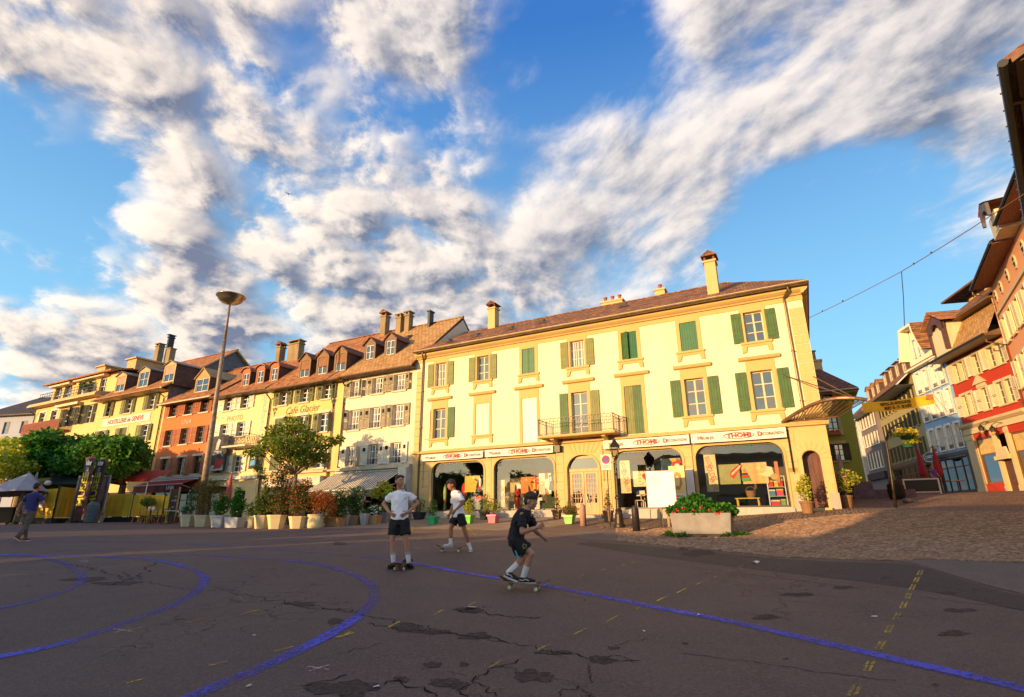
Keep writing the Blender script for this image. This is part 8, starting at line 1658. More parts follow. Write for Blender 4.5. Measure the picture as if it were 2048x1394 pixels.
q = MB(); q.tube([(-.1, 0, .62), (0, 0, .1), (0, 0, -.45)], .015, 5); q.build('chain', IRON, t)
obj('foliage', leafmesh('foliage', crownpts([((0, 0, .15), (.38, .36, .18)), ((-.3, 0, .08), (.22, .2, .16)), ((.32, 0, .05), (.24, .2, .18)), ((.1, -.1, -.3), (.32, .28, .12)), ((.34, 0, -.15), (.16, .16, .22))], 900), .10, LF_YEL), t)
petals('flowers', [(rnd.uniform(-.45, .45), rnd.uniform(-.35, .1), rnd.uniform(-.05, .3)) for _ in range(46)], .035, PET_Y, t)
for px, Y, lab, c, w, h in [(1804, 30, 'black barrel planter in the shade behind the basket post', (.012, .012, .012), .7, .8), (1822, 27.6, 'small round grey stone on the cobbles', (.16, .14, .14), .35, .28)]:
    b = gpt(px, Y); t = thing('barrel_planter' if w > .5 else 'round_stone', lab, 'planter' if w > .5 else 'stone', b); q = MB()
    if w > .5: q.lathe([(.34, 0), (.40, .2), (.40, .7), (.36, .8), (.3, .8), (.01, .74)], n=16); q.build('barrel', cm('blackc', c), t); obj('foliage', leafmesh('foliage', crownpts([((0, 0, .95), (.3, .3, .2))], 260), .09, leafmat('dusky_leaves', (.10, .05, .05), (.16, .09, .08), (.2, .12, .1))), t)
    else: q.sphere((0, 0, .1), (.24, .2, .16), 12); q.build('stone', cm('greystone', c), t); q = MB(); q.sphere((.1, .02, .06), (.17, .16, .12), 10); q.build('stone_flank', cm('greystone', c), t)
b = gpt(1858, 33.5); t = thing('terrace_barrier', 'white-edged low terrace barrier before the dark shops', 'barrier', b, RA + R(180) + R(70)); q = MB()
for (x0, x1, z0, z1) in ((-.9, .9, .85, .93), (-.9, -.82, 0, .849), (.82, .9, 0, .849), (-.819, .819, .1, .16)): q.box(x0, x1, -.03, .03, z0, z1)
q.build('frame', WHITE_P, t); q = MB(); q.box(-.81, .81, -.012, .012, .17, .84); q.build('panel', BLACK_TXT, t)
for px, Y, lab in [(1866, 36, 'closed dark red parasol at the blue house corner'), (1899, 35, 'second closed dark red parasol before the brown shopfront')]:
    b = gpt(px, Y); t = thing('closed_parasol', lab, 'parasol', b, 0, 'closed red parasols in the street'); q = MB(); q.tube([(0, 0, 0), (0, 0, 3.0)], .03, 6); q.build('pole', CI, t); q = MB(); q.lathe([(.14, 1.0), (.22, 1.2), (.16, 2.0), (.03, 2.95)], n=9); q.build('canopy', cm('deep_red_cloth', (.30, .012, .03)), t)
for k, px in enumerate((1904, 1918, 1932)):
    b = gpt(px, 33.6); t = thing('bistro_table', ['first', 'second', 'third'][k] + ' dark bistro table from the left before the brown shopfront', 'table', b, 0, 'bistro tables before the shop'); q = MB(); q.lathe([(.38, .7), (.38, .74), (.02, .741)], n=14); q.build('tabletop', cm('dark_wood_door', (.12, .05, .025)), t); q = MB(); q.lathe([(.2, 0), (.03, .05), (.03, .7)], n=8); q.build('pedestal', IRON, t)
b = gpt(1700, 30.5); t = thing('closed_parasol', 'closed grey parasol at the green house arch', 'parasol', b); q = MB(); q.tube([(0, 0, 0), (0, 0, 2.6)], .03, 6); q.build('pole', WHITE_P, t); q = MB(); q.lathe([(.13, .9), (.18, 1.1), (.14, 1.9), (.03, 2.55)], n=9); q.build('canopy', cm('grey_cloth', (.34, .31, .30)), t)
# wall lanterns of the red house
for x, lab in ((3.55, 'black wall lantern under the pediment of the red house'), (4.75, 'black wall lantern right of the first on the red house')):
    p = RP + RR * x - RN * .75 + Vector((0, 0, 7.15 if x < 4 else 6.9)); t = thing('wall_lantern', lab, 'lantern', p, RA, 'wall lanterns of the red house'); q = MB(); q.lathe([(.09, -.3), (.17, .05), (.19, .06), (.06, .22), (.02, .3)], n=6); q.build('cage', CI, t); q = MB(); q.lathe([(.10, -.29), (.155, .04), (.0, .05)], n=6); q.sphere((0, 0, -.33), .05, 6); q.build('glass', cm('amber_glass', (.5, .32, .1)), t); q = MB(); q.tube([(0, 0, .3), (0, .3, .48), (0, .74, .4)], .022, 5); q.build('bracket', CI, t)
# festival banner across the street
a = pt(1722, 800, 30); c = pt(1868, 800, 31.5); z_a0, z_a1 = pt(1722, 818, 30).z, pt(1722, 793, 30).z; t = thing('festival_banner', 'yellow festival banner hung across the street', 'banner', a * 1.0, math.atan2(c.y - a.y, c.x - a.x)); L = (c - a).xy.length
za = pt(1722, 825, 30).z - a.z; zb = pt(1722, 805, 30).z - a.z; zc = pt(1868, 807, 31.5).z - a.z; zd = pt(1868, 787, 31.5).z - a.z
mb = MB(); n = 20; V = []
for k in range(n + 1):
    u = k / n; s_ = -.12 * math.sin(math.pi * u); V += [(L * u, .05 * math.sin(k * .9), za + (zc - za) * u + s_), (L * u, .05 * math.sin(k * .9 + .4), zb + (zd - zb) * u + s_)]
mb.add(V, [(2*k, 2*k+2, 2*k+3, 2*k+1) for k in range(n)]); mb.build('cloth', pmat('yellow_banner', (.90, .68, .05), .7, .08, 2), t); tilt = math.atan2((zc - za), L)
hgt = zb - za
text('FESTIVAL DES ARTISTES DE RUE', hgt * .42, (L * .44, -.08, (za + zb) / 2 + (zc - za) * .44 + hgt * .20 - .1), BLACK_TXT, t, rot=(R(90), -tilt, 0), sx=.70, bold=.004); text('VEVEY 18 - 19 - 20 AOÛT', hgt * .42, (L * .46, -.08, (za + zb) / 2 + (zc - za) * .46 - hgt * .24 - .1), BLACK_TXT, t, rot=(R(90), -tilt, 0), sx=.82, bold=.006)
q = MB(); q.prism([(L * .86, zc + hgt * .35), (L * .97, zc + hgt * .45), (L * .98, zd - hgt * .15), (L * .89, zd - hgt * .2)], -.085, -.075); q.build('emblem', cm('orange_print', (.70, .30, .12)), t)
q = MB(); q.tube([(0, 0, zb), (-3.2, 1.2, zb + .7)], .012, 5); q.tube([(L, 0, zd), (L + 7.0, 4.0, zd - .6)], .012, 5); q.tube([(L, 0, zc), (L + 7, 4, zc - .8)], .012, 5); q.build('rope', cm('pale_rope', (.45, .32, .14)), t)
# wire with hanging cable from the shop corner to the corner house
A_ = pt(1617, 636, 22.5); B_ = pt(1803, 543, 17.6); C_ = pt(2048, 388, 12.6); t = thing('overhead_wire', 'thin overhead wire with a hanging cable crossing to the corner house', 'wire', A_)
def sagline(a, b, s, n=12): return [tuple(a + (b - a) * k / n - Vector((0, 0, s * math.sin(math.pi * k / n)))) for k in range(n + 1)]
q = MB(); q.tube(sagline(Vector((0, 0, 0)), B_ - A_, .04), .012, 5); q.tube(sagline(B_ - A_, C_ - A_, .03), .014, 5); q.build('wire', cm('rusty_wire', (.16, .07, .03)), t); D_ = pt(1809, 652, 17.6); q = MB(); q.tube([tuple(B_ - A_), tuple((B_ + D_) / 2 - A_ + Vector((.02, 0, 0))), tuple(D_ - A_)], .014, 5); q.build('hanging_cable', cm('blue_black_cable', (.03, .03, .06)), t)
for k, u in enumerate((.18, .42, .63, .8)): p = A_.lerp(B_, u) if u < .5 else B_.lerp(C_, (u - .5)); q = MB(); q.sphere(tuple(p - A_), .035, 6); q.build('clip', IRON, t)
# litter
for px, py, lab, s_, c in [(1512, 1127, 'crumpled white paper on the asphalt right of the planter', .16, WHITE_P), (1432, 1076, 'small white scrap beside the concrete planter', .1, WHITE_P), (938, 1218, 'flattened pale scrap in the cracked asphalt', .11, cm('pale_scrap', (.55, .42, .36))), (508, 1271, 'tiny white scrap between the two chalk crosses', .03, WHITE_P), (1398, 1230, 'tiny white scrap on the long blue line', .045, WHITE_P), (498, 1372, 'dirty scrap of tissue beside the wide blue curve', .05, cm('pale_scrap', (.55, .42, .36))), (752, 1375, 'small white pebble on the dark patch', .05, WHITE_P), (1747, 1234, 'small white scrap right of the yellow dashes', .05, WHITE_P), (1288, 1263, 'tiny white scrap below the long blue line', .04, WHITE_P)]:
    p = gp(px, py, .004); t = thing('paper_scrap', lab, 'litter', p, rnd.uniform(0, 3)); q = MB(); n = 7; V = [(s_ * rnd.uniform(.6, 1) * math.cos(6.283 * k / n), s_ * .5 * rnd.uniform(.6, 1) * math.sin(6.283 * k / n), rnd.uniform(.002, .03 * (s_ / .1))) for k in range(n)] + [(0, 0, .03 * (s_ / .1))]
    q.add(V, [(k, (k + 1) % n, n) for k in range(n)]); q.build('scrap', c, t)
# bird specks
for px, py, lab in [(577, 388, 'small dark bird high over the clouds')]:
    p = pt(px, py, 90); t = thing('bird', lab, 'bird', p, R(30)); q = MB(); q.sphere((0, 0, 0), (.10, .32, .09), 8); q.build('body', BLACK_TXT, t); 
    for s in (-1, 1): q = MB(); q.add([(s * .05, .12, .03), (s * .05, -.12, .03), (s * .45, -.05, .2), (s * .95, -.2, .1), (s * .5, .1, .2)], [(0, 1, 2, 4), (1, 3, 2), (2, 3, 4)]); q.build('wing', BLACK_TXT, t)
# bush on the attic terrace
obj('foliage', leafmesh('foliage', crownpts([((0, 0, 1.1), (.7, .5, .6)), ((.3, 0, .8), (.5, .4, .4)), ((-.3, 0, .9), (.5, .4, .4))], 700), .16, LF_DARK), BUSH_ON_TERRACE)
# ------------------------------------------------------------------ people
def fuse(name, mb, mat, parent, voxel=.009, it=3, fac=.5, shade=True):
    me = mb.mesh(name + '_raw', mat); o = bpy.data.objects.new(name, me); COL.objects.link(o)
    r = o.modifiers.new('r', 'REMESH'); r.mode = 'VOXEL'; r.voxel_size = voxel; r.use_smooth_shade = True
    s = o.modifiers.new('s', 'SMOOTH'); s.factor = fac; s.iterations = it
    dg = bpy.context.evaluated_depsgraph_get(); nm = bpy.data.meshes.new_from_object(o.evaluated_get(dg)); nm.name = name
    bpy.data.objects.remove(o); bpy.data.meshes.remove(me)
    if not nm.materials: nm.materials.append(mat)
    if shade: nm.polygons.foreach_set('use_smooth', [True] * len(nm.polygons))
    return obj(name, nm, parent)
def cap(mb, a, b, ra, rb, n=10):
    a, b = Vector(a), Vector(b); d = (b - a).normalized(); pts, rad = [], []
    for t in (-.98, -.75, -.4): pts.append(a + d * ra * t); rad.append(ra * math.sqrt(1 - t * t))
    pts += [a, b]; rad += [ra, rb]
    for t in (.4, .75, .98): pts.append(b + d * rb * t); rad.append(rb * math.sqrt(1 - t * t))
    mb.tube(pts, rad, n)
def cone(mb, a, b, ra, rb, n=14): mb.tube([a, Vector(a).lerp(Vector(b), .5), b], [ra, (ra + rb) / 2, rb], n)
def loft(mb, rings, n=18):
    """rings: (centre, side axis, half width, half depth)"""
    o = len(mb.v)
    for i, (c, ax, hw, hd) in enumerate(rings):
        c = Vector(c); ax = Vector(ax).normalized(); d = (Vector(rings[min(i + 1, len(rings) - 1)][0]) - Vector(rings[max(i - 1, 0)][0])).normalized(); f = d.cross(ax).normalized(); ax = f.cross(d).normalized()
        for k in range(n): t = 2 * math.pi * k / n; q = c + ax * hw * math.cos(t) + f * hd * math.sin(t); mb.v.append(tuple(q))
    for i in range(len(rings) - 1):
        for k in range(n): k2 = (k + 1) % n; mb.f.append([o + i * n + k, o + i * n + k2, o + (i + 1) * n + k2, o + (i + 1) * n + k]); mb.m.append(0)
    mb.f.append([o + k for k in range(n)][::-1]); mb.m.append(0); e = o + (len(rings) - 1) * n; mb.f.append([e + k for k in range(n)]); mb.m.append(0)
def hand(mb, w, tip, palm_n, side, curl=.35, spread=.2, s=1.0):
    """palm and five separate fingers; palm_n: direction the palm faces"""
    w, tip = Vector(w), Vector(tip); d = (tip - w).normalized(); n = Vector(palm_n); n = (n - d * n.dot(d)).normalized(); x = d.cross(n) * side
    k = w + d * .085 * s
    for u in (-.024, -.008, .008, .024): cap(mb, w + d * .012 + x * u * .6, k + x * u, .0135 * s, .0115 * s, 8)
    for i, (u, L) in enumerate(((-.028, .062), (-.0095, .074), (.0095, .079), (.028, .070))):
        a = k + x * u * s; dd = (d + x * spread * u / .03).normalized(); b = a + (dd * math.cos(curl) + n * math.sin(curl)) * L * .55 * s; c = b + (dd * math.cos(curl * 2.2) + n * math.sin(curl * 2.2)) * L * .5 * s
        cap(mb, a, b, .0092 * s, .0084 * s, 8); cap(mb, b, c, .0084 * s, .0070 * s, 8)
    a = w + d * .025 * s + x * .026 * s; b = a + (d * .6 + x * .75 + n * .25).normalized() * .042 * s; c = b + (d * .9 + x * .25 + n * .3).normalized() * .034 * s
    cap(mb, a, b, .0125 * s, .0105 * s, 8); cap(mb, b, c, .0105 * s, .008 * s, 8)
def person(label, loc, J, skin, shirt, pants, hairm, shoe, sock=None, hem=.0, pant_len=.62, face=(0, -1, 0), tilt=0, hairstyle='short', sleeve=.55, trousers=False, curl=(.35, .35), palm=((0, 0, 1), (0, 0, 1)), sole=None, shoe_hi=False, hs=1.07, rz=0, lean=(0, 0)):
    V = {k: Vector(v) for k, v in J.items()}
    t = thing('person', label, 'person', loc, rz); s = hs
    f = Vector(face).normalized(); r = f.cross(Vector((0, 0, 1))).normalized(); u = r.cross(f).normalized(); H = V['head']
    def hp(a, b, c): return H + (r * a + f * b + u * c) * s
    M = Matrix((r, f, u)).transposed()
    mb = MB()
    mb.sphere(hp(0, -.012, .028), (.076 * s, .094 * s, .088 * s), 18, M=M); mb.sphere(hp(0, .022, -.030), (.063 * s, .070 * s, .076 * s), 16, M=M); mb.sphere(hp(0, .046, -.082), (.036 * s, .036 * s, .030 * s), 12, M=M)
    cap(mb, hp(0, .086, .012), hp(0, .099, -.020), .008 * s, .0115 * s, 8); mb.sphere(hp(0, .086, -.058), (.024 * s, .012 * s, .011 * s), 10, M=M)
    for q in (-1, 1): mb.sphere(hp(q * .077, -.012, -.008), (.011 * s, .022 * s, .033 * s), 10, M=M); mb.sphere(hp(q * .030, .078, .030), (.022 * s, .012 * s, .009 * s), 8, M=M); mb.sphere(hp(q * .040, .058, -.022), (.024 * s, .02 * s, .022 * s), 8, M=M)
    cap(mb, V['neck'] - Vector((0, 0, .05)), hp(0, -.02, -.07), .060, .052, 12)
    for a, b in (('sL', 'eL'), ('sR', 'eR')): cap(mb, V[a], V[b], .050, .040, 12)
    for a, b in (('eL', 'wL'), ('eR', 'wR')): m = V[a].lerp(V[b], .3); cap(mb, V[a], m, .039, .041, 12); cap(mb, m, V[b], .041, .027, 12)
    sh = V['sR'] - V['sL']; hx = V['hR'] - V['hL']; pel = V['pel']; nk = V['neck']; mid = nk.lerp(pel, .5) + V.get('belly', Vector((0, 0, 0)))
    loft(mb, [(nk.lerp(mid, -.02), sh, .06, .055), (nk.lerp(mid, .2), sh, .15, .085), (nk.lerp(mid, .6), sh, .145, .095), (mid, sh + hx, .13, .09), (mid.lerp(pel, .6), hx, .135, .095), (pel - Vector((0, 0, .06)), hx, .14, .10)])
    for a, b, c in (('hL', 'kL', 'aL'), ('hR', 'kR', 'aR')):
        cap(mb, V[a], V[b], .078, .052, 12); m = V[b].lerp(V[c], .32); cap(mb, V[b], m, .050, .053, 12); cap(mb, m, V[c], .053, .034, 12)
        cap(mb, V[c], V[c] - Vector((0, 0, .03)), .036, .036, 8)
    hand(mb, V['wL'], V['fL'], palm[0], 1, curl[0]); hand(mb, V['wR'], V['fR'], palm[1], -1, curl[1])
    fuse('body', mb, skin, t, .0062, 2)
    # face details
    e = MB(); ed = MB(); 
    for q in (-1, 1): e.sphere(hp(q * .031, .079, .014), (.0135 * s, .008 * s, .0075 * s), 10, M=M); ed.sphere(hp(q * .031, .0855, .014), (.006 * s, .004 * s, .006 * s), 8, M=M)
    e.build('eyes', cm('eye_white', (.62, .58, .54), rough=.3), t, smooth=True); ed.build('pupils', cm('pupil', (.02, .012, .01), rough=.2), t, smooth=True)
    l = MB(); l.sphere(hp(0, .0945, -.058), (.021 * s, .006 * s, .0065 * s), 10, M=M); l.build('lips', cm('lips', (.36, .12, .09), rough=.5), t, smooth=True)
    b = MB()
    for q in (-1, 1): cap(b, hp(q * .018, .087, .037), hp(q * .048, .078, .036), .0045 * s, .0035 * s, 6)
    b.build('eyebrows', hairm, t)
    # hair
    h = MB(); q = random.Random(len(label)); up_ = .034 if hairstyle != 'crop' else .028
    h.sphere(hp(0, -.022, .044), (.083 * s, .096 * s, .086 * s), 16, M=M); h.sphere(hp(0, -.055, -.005), (.074 * s, .060 * s, .070 * s), 14, M=M)
    if hairstyle == 'quiff':
        for k in range(34): a = q.uniform(-1, 1); c = q.uniform(-.2, 1); h.sphere(hp(a * .062, -.008 + c * .058, .112 - abs(a) * .024 - max(0, c) * .006), q.uniform(.018, .026) * s, 8)
    elif hairstyle == 'curly':
        for k in range(60):
            v = Vector((q.gauss(0, 1), q.gauss(0, 1), abs(q.gauss(0, 1)) + .12)).normalized(); h.sphere(hp(v.x * .078, -.014 + v.y * .088, .034 + v.z * .090), q.uniform(.016, .027) * s, 8)
        for k in range(12): h.sphere(hp(q.uniform(-.06, .06), q.uniform(.045, .075), q.uniform(.075, .105)), q.uniform(.013, .019) * s, 8)
    # keep the hair off the face
    hb = fuse('hair', h, hairm, t, .008, 1)
    # shirt
    c = MB(); ax = sh.normalized(); hw = sh.length / 2; tor = (pel - nk); hemc = pel + V.get('hem', Vector((0, 0, -hem)))
    loft(c, [(nk + Vector((0, 0, .012)), sh, .068, .062), (nk.lerp(mid, .05), sh, hw * .62, .078), (nk.lerp(mid, .12), sh, hw * .98, .092), (nk.lerp(mid, .24), sh, hw + .028, .108), (nk.lerp(mid, .55), sh, hw + .020, .122), (mid, sh + hx, .166, .118), (mid.lerp(pel, .55), sh + hx * 2, .170, .120), (hemc.lerp(mid, .1), hx, .180, .128), (hemc, hx, .184, .132)], 22)
    for a, b_ in (('sL', 'eL'), ('sR', 'eR')):
        d = (V[b_] - V[a]); cap(c, V[a] + d * .03 - Vector((0, 0, .012)), V[a] + d * .14, .058, .068, 12); cone(c, V[a] + d * .04, V[a] + d * sleeve, .062, .078)
    so = fuse('shirt', c, shirt, t, .0105, 3); tx = cloth_tex(); dm = so.modifiers.new('folds', 'DISPLACE'); dm.texture = tx; dm.strength = .042; dm.mid_level = .5; dm.texture_coords = 'LOCAL'
    # shorts or trousers
    p = MB(); loft(p, [(pel + Vector((0, 0, .08)), hx, .150, .112), (pel, hx, .165, .122), (pel.lerp((V['hL'] + V['hR']) / 2, 1.0) - Vector((0, 0, .07)), hx, .170, .125)])
    for a, b_, c_ in (('hL', 'kL', 'aL'), ('hR', 'kR', 'aR')):
        d = V[b_] - V[a]
        if trousers: cone(p, V[a] - d * .08, V[b_], .106, .078); cap(p, V[b_], V[b_].lerp(V[c_], .05), .076, .076, 12); cone(p, V[b_], V[c_] - Vector((0, 0, .02)), .076, .066)
        else: cone(p, V[a] - d * .12, V[a] + d * pant_len, .108, .112, 16); cap(p, V[a] - d * .1, V[a] + d * .1, .104, .106, 12)
    po = fuse('trousers' if trousers else 'shorts', p, pants, t, .0105, 3); dm = po.modifiers.new('folds', 'DISPLACE'); dm.texture = tx; dm.strength = .034; dm.mid_level = .5; dm.texture_coords = 'LOCAL'
    # socks and shoes
    for S in 'LR':
        a, k, toe = V['a' + S], V['k' + S], V['t' + S]; d = (k - a).normalized()
        if sock:
            m = MB(); cone(m, a - d * .04, a + d * sock[1], .042, .050); fo = fuse('sock', m, sock[0], t, .0075, 2)
            if len(sock) > 2:
                for z in (.80, .88, .95): m = MB(); m.tube([a + d * sock[1] * z - d * .006, a + d * sock[1] * z + d * .006], .052, 14); m.build('sock_stripe', sock[2], t)
        g = toe - a; fd = Vector((g.x, g.y, 0)); L = .265; fd.normalize(); pitch = V.get('p' + S, Vector((0, 0, 0))); base = a + Vector((0, 0, -.085)) + pitch * 0
        fd = (fd + Vector((0, 0, V['p' + S].z if 'p' + S in V else 0))).normalized(); un = Vector((0, 0, 1)) - fd * fd.z; un.normalize(); sd_ = fd.cross(un)
        heel = a - un * .085 - fd * .065
        m = MB(); MM = Matrix((sd_, fd, un)).transposed()
        for q_, (o_, rr) in enumerate([(.04, (.040, .050, .045)), (.10, (.041, .06, .045)), (.165, (.046, .06, .036)), (.215, (.043, .048, .030))]): m.sphere(heel + fd * o_ + un * (.022 + rr[2] * .75), rr, 12, M=MM)
        cone(m, a - un * .05, a + un * (.03 if shoe_hi else .012), .050, .046); fuse('shoe', m, shoe, t, .0075, 2)
        m = MB(); out = [(-.034, .005), (-.040, .05), (-.038, .12), (-.048, .19), (-.036, .25), (0, .272), (.036, .25), (.048, .19), (.038, .12), (.040, .05), (.034, .005), (0, -.006)]
        lo = [heel + sd_ * x + fd * y for x, y in out]; hi = [v + un * .024 for v in lo]; n = len(out); m.add(lo + hi, [tuple(range(n))[::-1], tuple(range(n, 2 * n))] + [(i, (i + 1) % n, (i + 1) % n + n, i + n) for i in range(n)]); m.build('shoe_sole', sole or cm('white_rubber', (.66, .64, .60)), t)
        m = MB()
        for k_ in range(3): cap(m, heel + fd * (.115 + .025 * k_) + un * (.082 - .010 * k_) - sd_ * .022, heel + fd * (.115 + .025 * k_) + un * (.082 - .010 * k_) + sd_ * .022, .004, .004, 5)
        m.build('laces', cm('lace_white', (.6, .58, .55)), t)
        if 'riding' in label:
            for q_ in (-1, 1): m = MB(); m.tube([heel + fd * y + un * z + sd_ * q_ * w_ for y, z, w_ in ((.02, .058, .043), (.07, .050, .046), (.12, .066, .045), (.17, .048, .049))], .006, 6); m.build('shoe_stripe', cm('lace_white', (.6, .58, .55)), t)
    return t
_ct = []
def cloth_tex():
    if not _ct:
        x = bpy.data.textures.new('cloth_folds', 'CLOUDS'); x.noise_scale = .085; x.noise_depth = 2; _ct.append(x)
    return _ct[0]
SKIN1 = pmat('skin', (.46, .235, .15), .5, .08, 9, spec=.35, col2=(.38, .17, .10)); SKIN2 = pmat('tanned_skin', (.34, .155, .085), .5, .08, 9, spec=.35, col2=(.28, .115, .06)); SKIN3 = pmat('warm_skin', (.45, .20, .11), .5, .08, 9)
HAIR_D = pmat('dark_brown_hair', (.030, .014, .008), .5, .3, 40, .6, 120); HAIR_B = pmat('brown_hair', (.075, .034, .014), .5, .3, 40, .6, 120)
TEEW = pmat('white_tee', (.92, .88, .92), .85, .03, 6); TEEB = pmat('black_tee', (.014, .013, .018), .85, .1, 6); TEEN = pmat('navy_tee', (.035, .035, .15), .85, .1, 6); SHB = pmat('black_shorts', (.010, .010, .012), .8, .1, 6); TRO = pmat('grey_brown_trousers', (.125, .098, .085), .85, .12, 8)
SOCK = cm('white_sock', (.76, .73, .74)); STRIPE = cm('grey_stripe', (.30, .29, .34)); SHOEB = cm('black_shoe', (.014, .014, .016)); SHOEW = cm('white_shoe', (.60, .57, .55), var=.2, scale=20); SHOEBR = cm('brown_shoe', (.10, .045, .025))
def sub(d, lean):
    for k, v in d.items():
        if k not in ('belly', 'hem') and not k.startswith('p') or k == 'pel': d[k] = (v[0] - lean * v[2], v[1], v[2])
    return d
A_ = gp(800, 1137)
pA = person('standing boy in a white tee and black shorts with hands on hips', A_, sub(dict(head=(-.015, -.01, 1.655), neck=(-.01, .01, 1.475), sL=(-.155, .02, 1.405), sR=(.150, .02, 1.405), eL=(-.365, .10, 1.225), eR=(.335, .12, 1.235), wL=(-.205, -.075, 1.045), wR=(.165, -.075, 1.045), fL=(-.09, -.135, .985), fR=(.06, -.135, .985), pel=(-.02, .01, .93), hL=(-.11, .01, .87), hR=(.075, .01, .87), kL=(-.150, -.03, .52), kR=(.120, -.03, .52), aL=(-.135, .02, .095), aR=(.170, .02, .095), tL=(-.20, -.2, 0), tR=(.30, -.2, 0), belly=(0, -.01, 0)), .05), SKIN1, TEEW, SHB, HAIR_D, SHOEB, (SOCK, .22, STRIPE), face=(.55, -.83, .0), hairstyle='quiff', curl=(.15, .15), palm=((.3, .6, .2), (-.3, .6, .2)), pant_len=.70, sleeve=.62, hem=.02, sole=SHOEB)
m = MB(); m.prism([(.06, 1.30), (.085, 1.33), (.075, 1.335), (.05, 1.305)], -.140, -.132); m.build('chest_emblem', BLACK_TXT, pA)
B_ = gp(915, 1104)
pB = person('boy in a white tee and black shorts looking down with one foot on a board', B_, sub(dict(head=(-.145, -.03, 1.585), neck=(-.06, .0, 1.445), sL=(-.085, .14, 1.365), sR=(.065, -.15, 1.375), eL=(-.13, .20, 1.09), eR=(.15, -.22, 1.13), wL=(-.20, .09, .885), wR=(-.005, -.29, .985), fL=(-.235, .06, .79), fR=(-.075, -.31, .895), pel=(.035, 0, .87), hL=(-.03, .075, .82), hR=(.09, -.07, .82), kL=(-.165, .03, .555), kR=(.185, -.07, .50), aL=(-.17, .03, .185), aR=(.305, .0, .095), tL=(-.4, -.04, .1), tR=(.36, -.25, 0), belly=(.03, 0, 0)), .03), SKIN2, TEEW, SHB, HAIR_D, SHOEW, (SOCK, .13), face=(-.80, -.42, -.42), hairstyle='curly', curl=(.4, .4), palm=((.3, -.8, 0), (.2, .8, .3)), pant_len=.66, sleeve=.78, hem=.06)
Rr = gp(1045, 1181)
pR = person('crouching skater in a black tee and black shorts riding a board', Rr, dict(head=(.150, -.03, 1.305), neck=(.085, -.01, 1.165), sL=(.130, .165, 1.09), sR=(.010, -.185, 1.095), eL=(.21, .235, .865), eR=(.0, -.26, .845), wL=(.325, .10, .765), wR=(.245, -.27, .915), fL=(.395, .08, .715), fR=(.325, -.26, .955), pel=(-.085, 0, .745), hL=(-.095, .085, .70), hR=(-.075, -.085, .70), kL=(.03, .12, .455), kR=(.135, -.13, .53), aL=(-.205, .06, .255), aR=(.01, -.05, .185), tL=(-.10, .0, .1), tR=(.15, -.09, .1), pL=(0, 0, -.30), belly=(-.055, 0, .02), hem=(-.01, 0, -.02)), SKIN1, TEEB, SHB, HAIR_B, SHOEB, (SOCK, .19), face=(.90, -.36, -.22), hairstyle='curly', curl=(.35, 1.0), palm=((0, -.3, -1), (0, 1, .2)), pant_len=.70, sleeve=.72)
m = MB(); m.prism([(-.03, .03), (.03, .03), (.03, -.01), (0, -.045), (-.03, -.01)], -.004, 0); e = m.build('shorts_badge', cm('badge_gold', (.42, .34, .10)), pR); m2 = MB(); m2.prism([(-.02, .022), (.02, .022), (.02, -.006), (0, -.032), (-.02, -.006)], -.0065, -.0045); e2 = m2.build('badge_shield', BLACK_TXT, pR)
for q in (e, e2): q.location = (.035, -.228, .645); q.rotation_euler = (0, R(20), R(0))
m = MB(); m.prism([(-.02, 0), (.02, 0), (.012, .12), (-.005, .12)], -.003, 0); q = m.build('shorts_trim', cm('turquoise_trim', (.03, .38, .48)), pR); q.location = (-.06, -.178, .47); q.rotation_euler = (0, R(-25), 0)
Mn = gp(43, 1083)
pM = person('man in a navy tee and grey trousers walking away', Mn, dict(head=(.02, .06, 1.655), neck=(.02, .03, 1.48), sL=(-.16, .02, 1.40), sR=(.20, .02, 1.40), eL=(-.30, -.03, 1.13), eR=(.335, .08, 1.14), wL=(-.36, .02, .89), wR=(.35, .16, .90), fL=(-.385, .05, .80), fR=(.34, .2, .81), pel=(.01, 0, .93), hL=(-.08, 0, .87), hR=(.10, 0, .87), kL=(-.05, .05, .49), kR=(.07, -.04, .48), aL=(-.02, .12, .09), aR=(.04, -.24, .15), tL=(-.03, .4, 0), tR=(.04, .1, 0), pR=(0, 0, -.5)), SKIN3, TEEN, TRO, HAIR_D, SHOEBR, None, face=(.08, 1, -.05), hairstyle='crop', curl=(.6, .6), palm=((1, .2, 0), (-1, .2, 0)), trousers=True, sleeve=.66, hem=.05)
# the waiter behind the planters and the guest at the blue house
b = gpt(722, 29.6)
person('waiter in a pale shirt bending over the terrace plants', b, dict(head=(.18, -.05, 1.50), neck=(.10, -.02, 1.40), sL=(.0, .12, 1.33), sR=(.02, -.15, 1.33), eL=(.14, .18, 1.10), eR=(.12, -.22, 1.10), wL=(.34, .12, 1.08), wR=(.32, -.2, 1.08), fL=(.42, .1, 1.08), fR=(.4, -.2, 1.08), pel=(-.08, 0, .92), hL=(-.1, .08, .87), hR=(-.08, -.08, .87), kL=(-.03, .08, .48), kR=(.0, -.08, .48), aL=(-.06, .08, .09), aR=(-.05, -.08, .09), tL=(.1, .08, 0), tR=(.1, -.08, 0)), SKIN3, cm('pale_shirt', (.62, .55, .50)), cm('grey_apron', (.25, .22, .22)), HAIR_D, SHOEB, None, face=(.9, -.3, -.35), hairstyle='crop', trousers=True)
b = gpt(1888, 34.5)
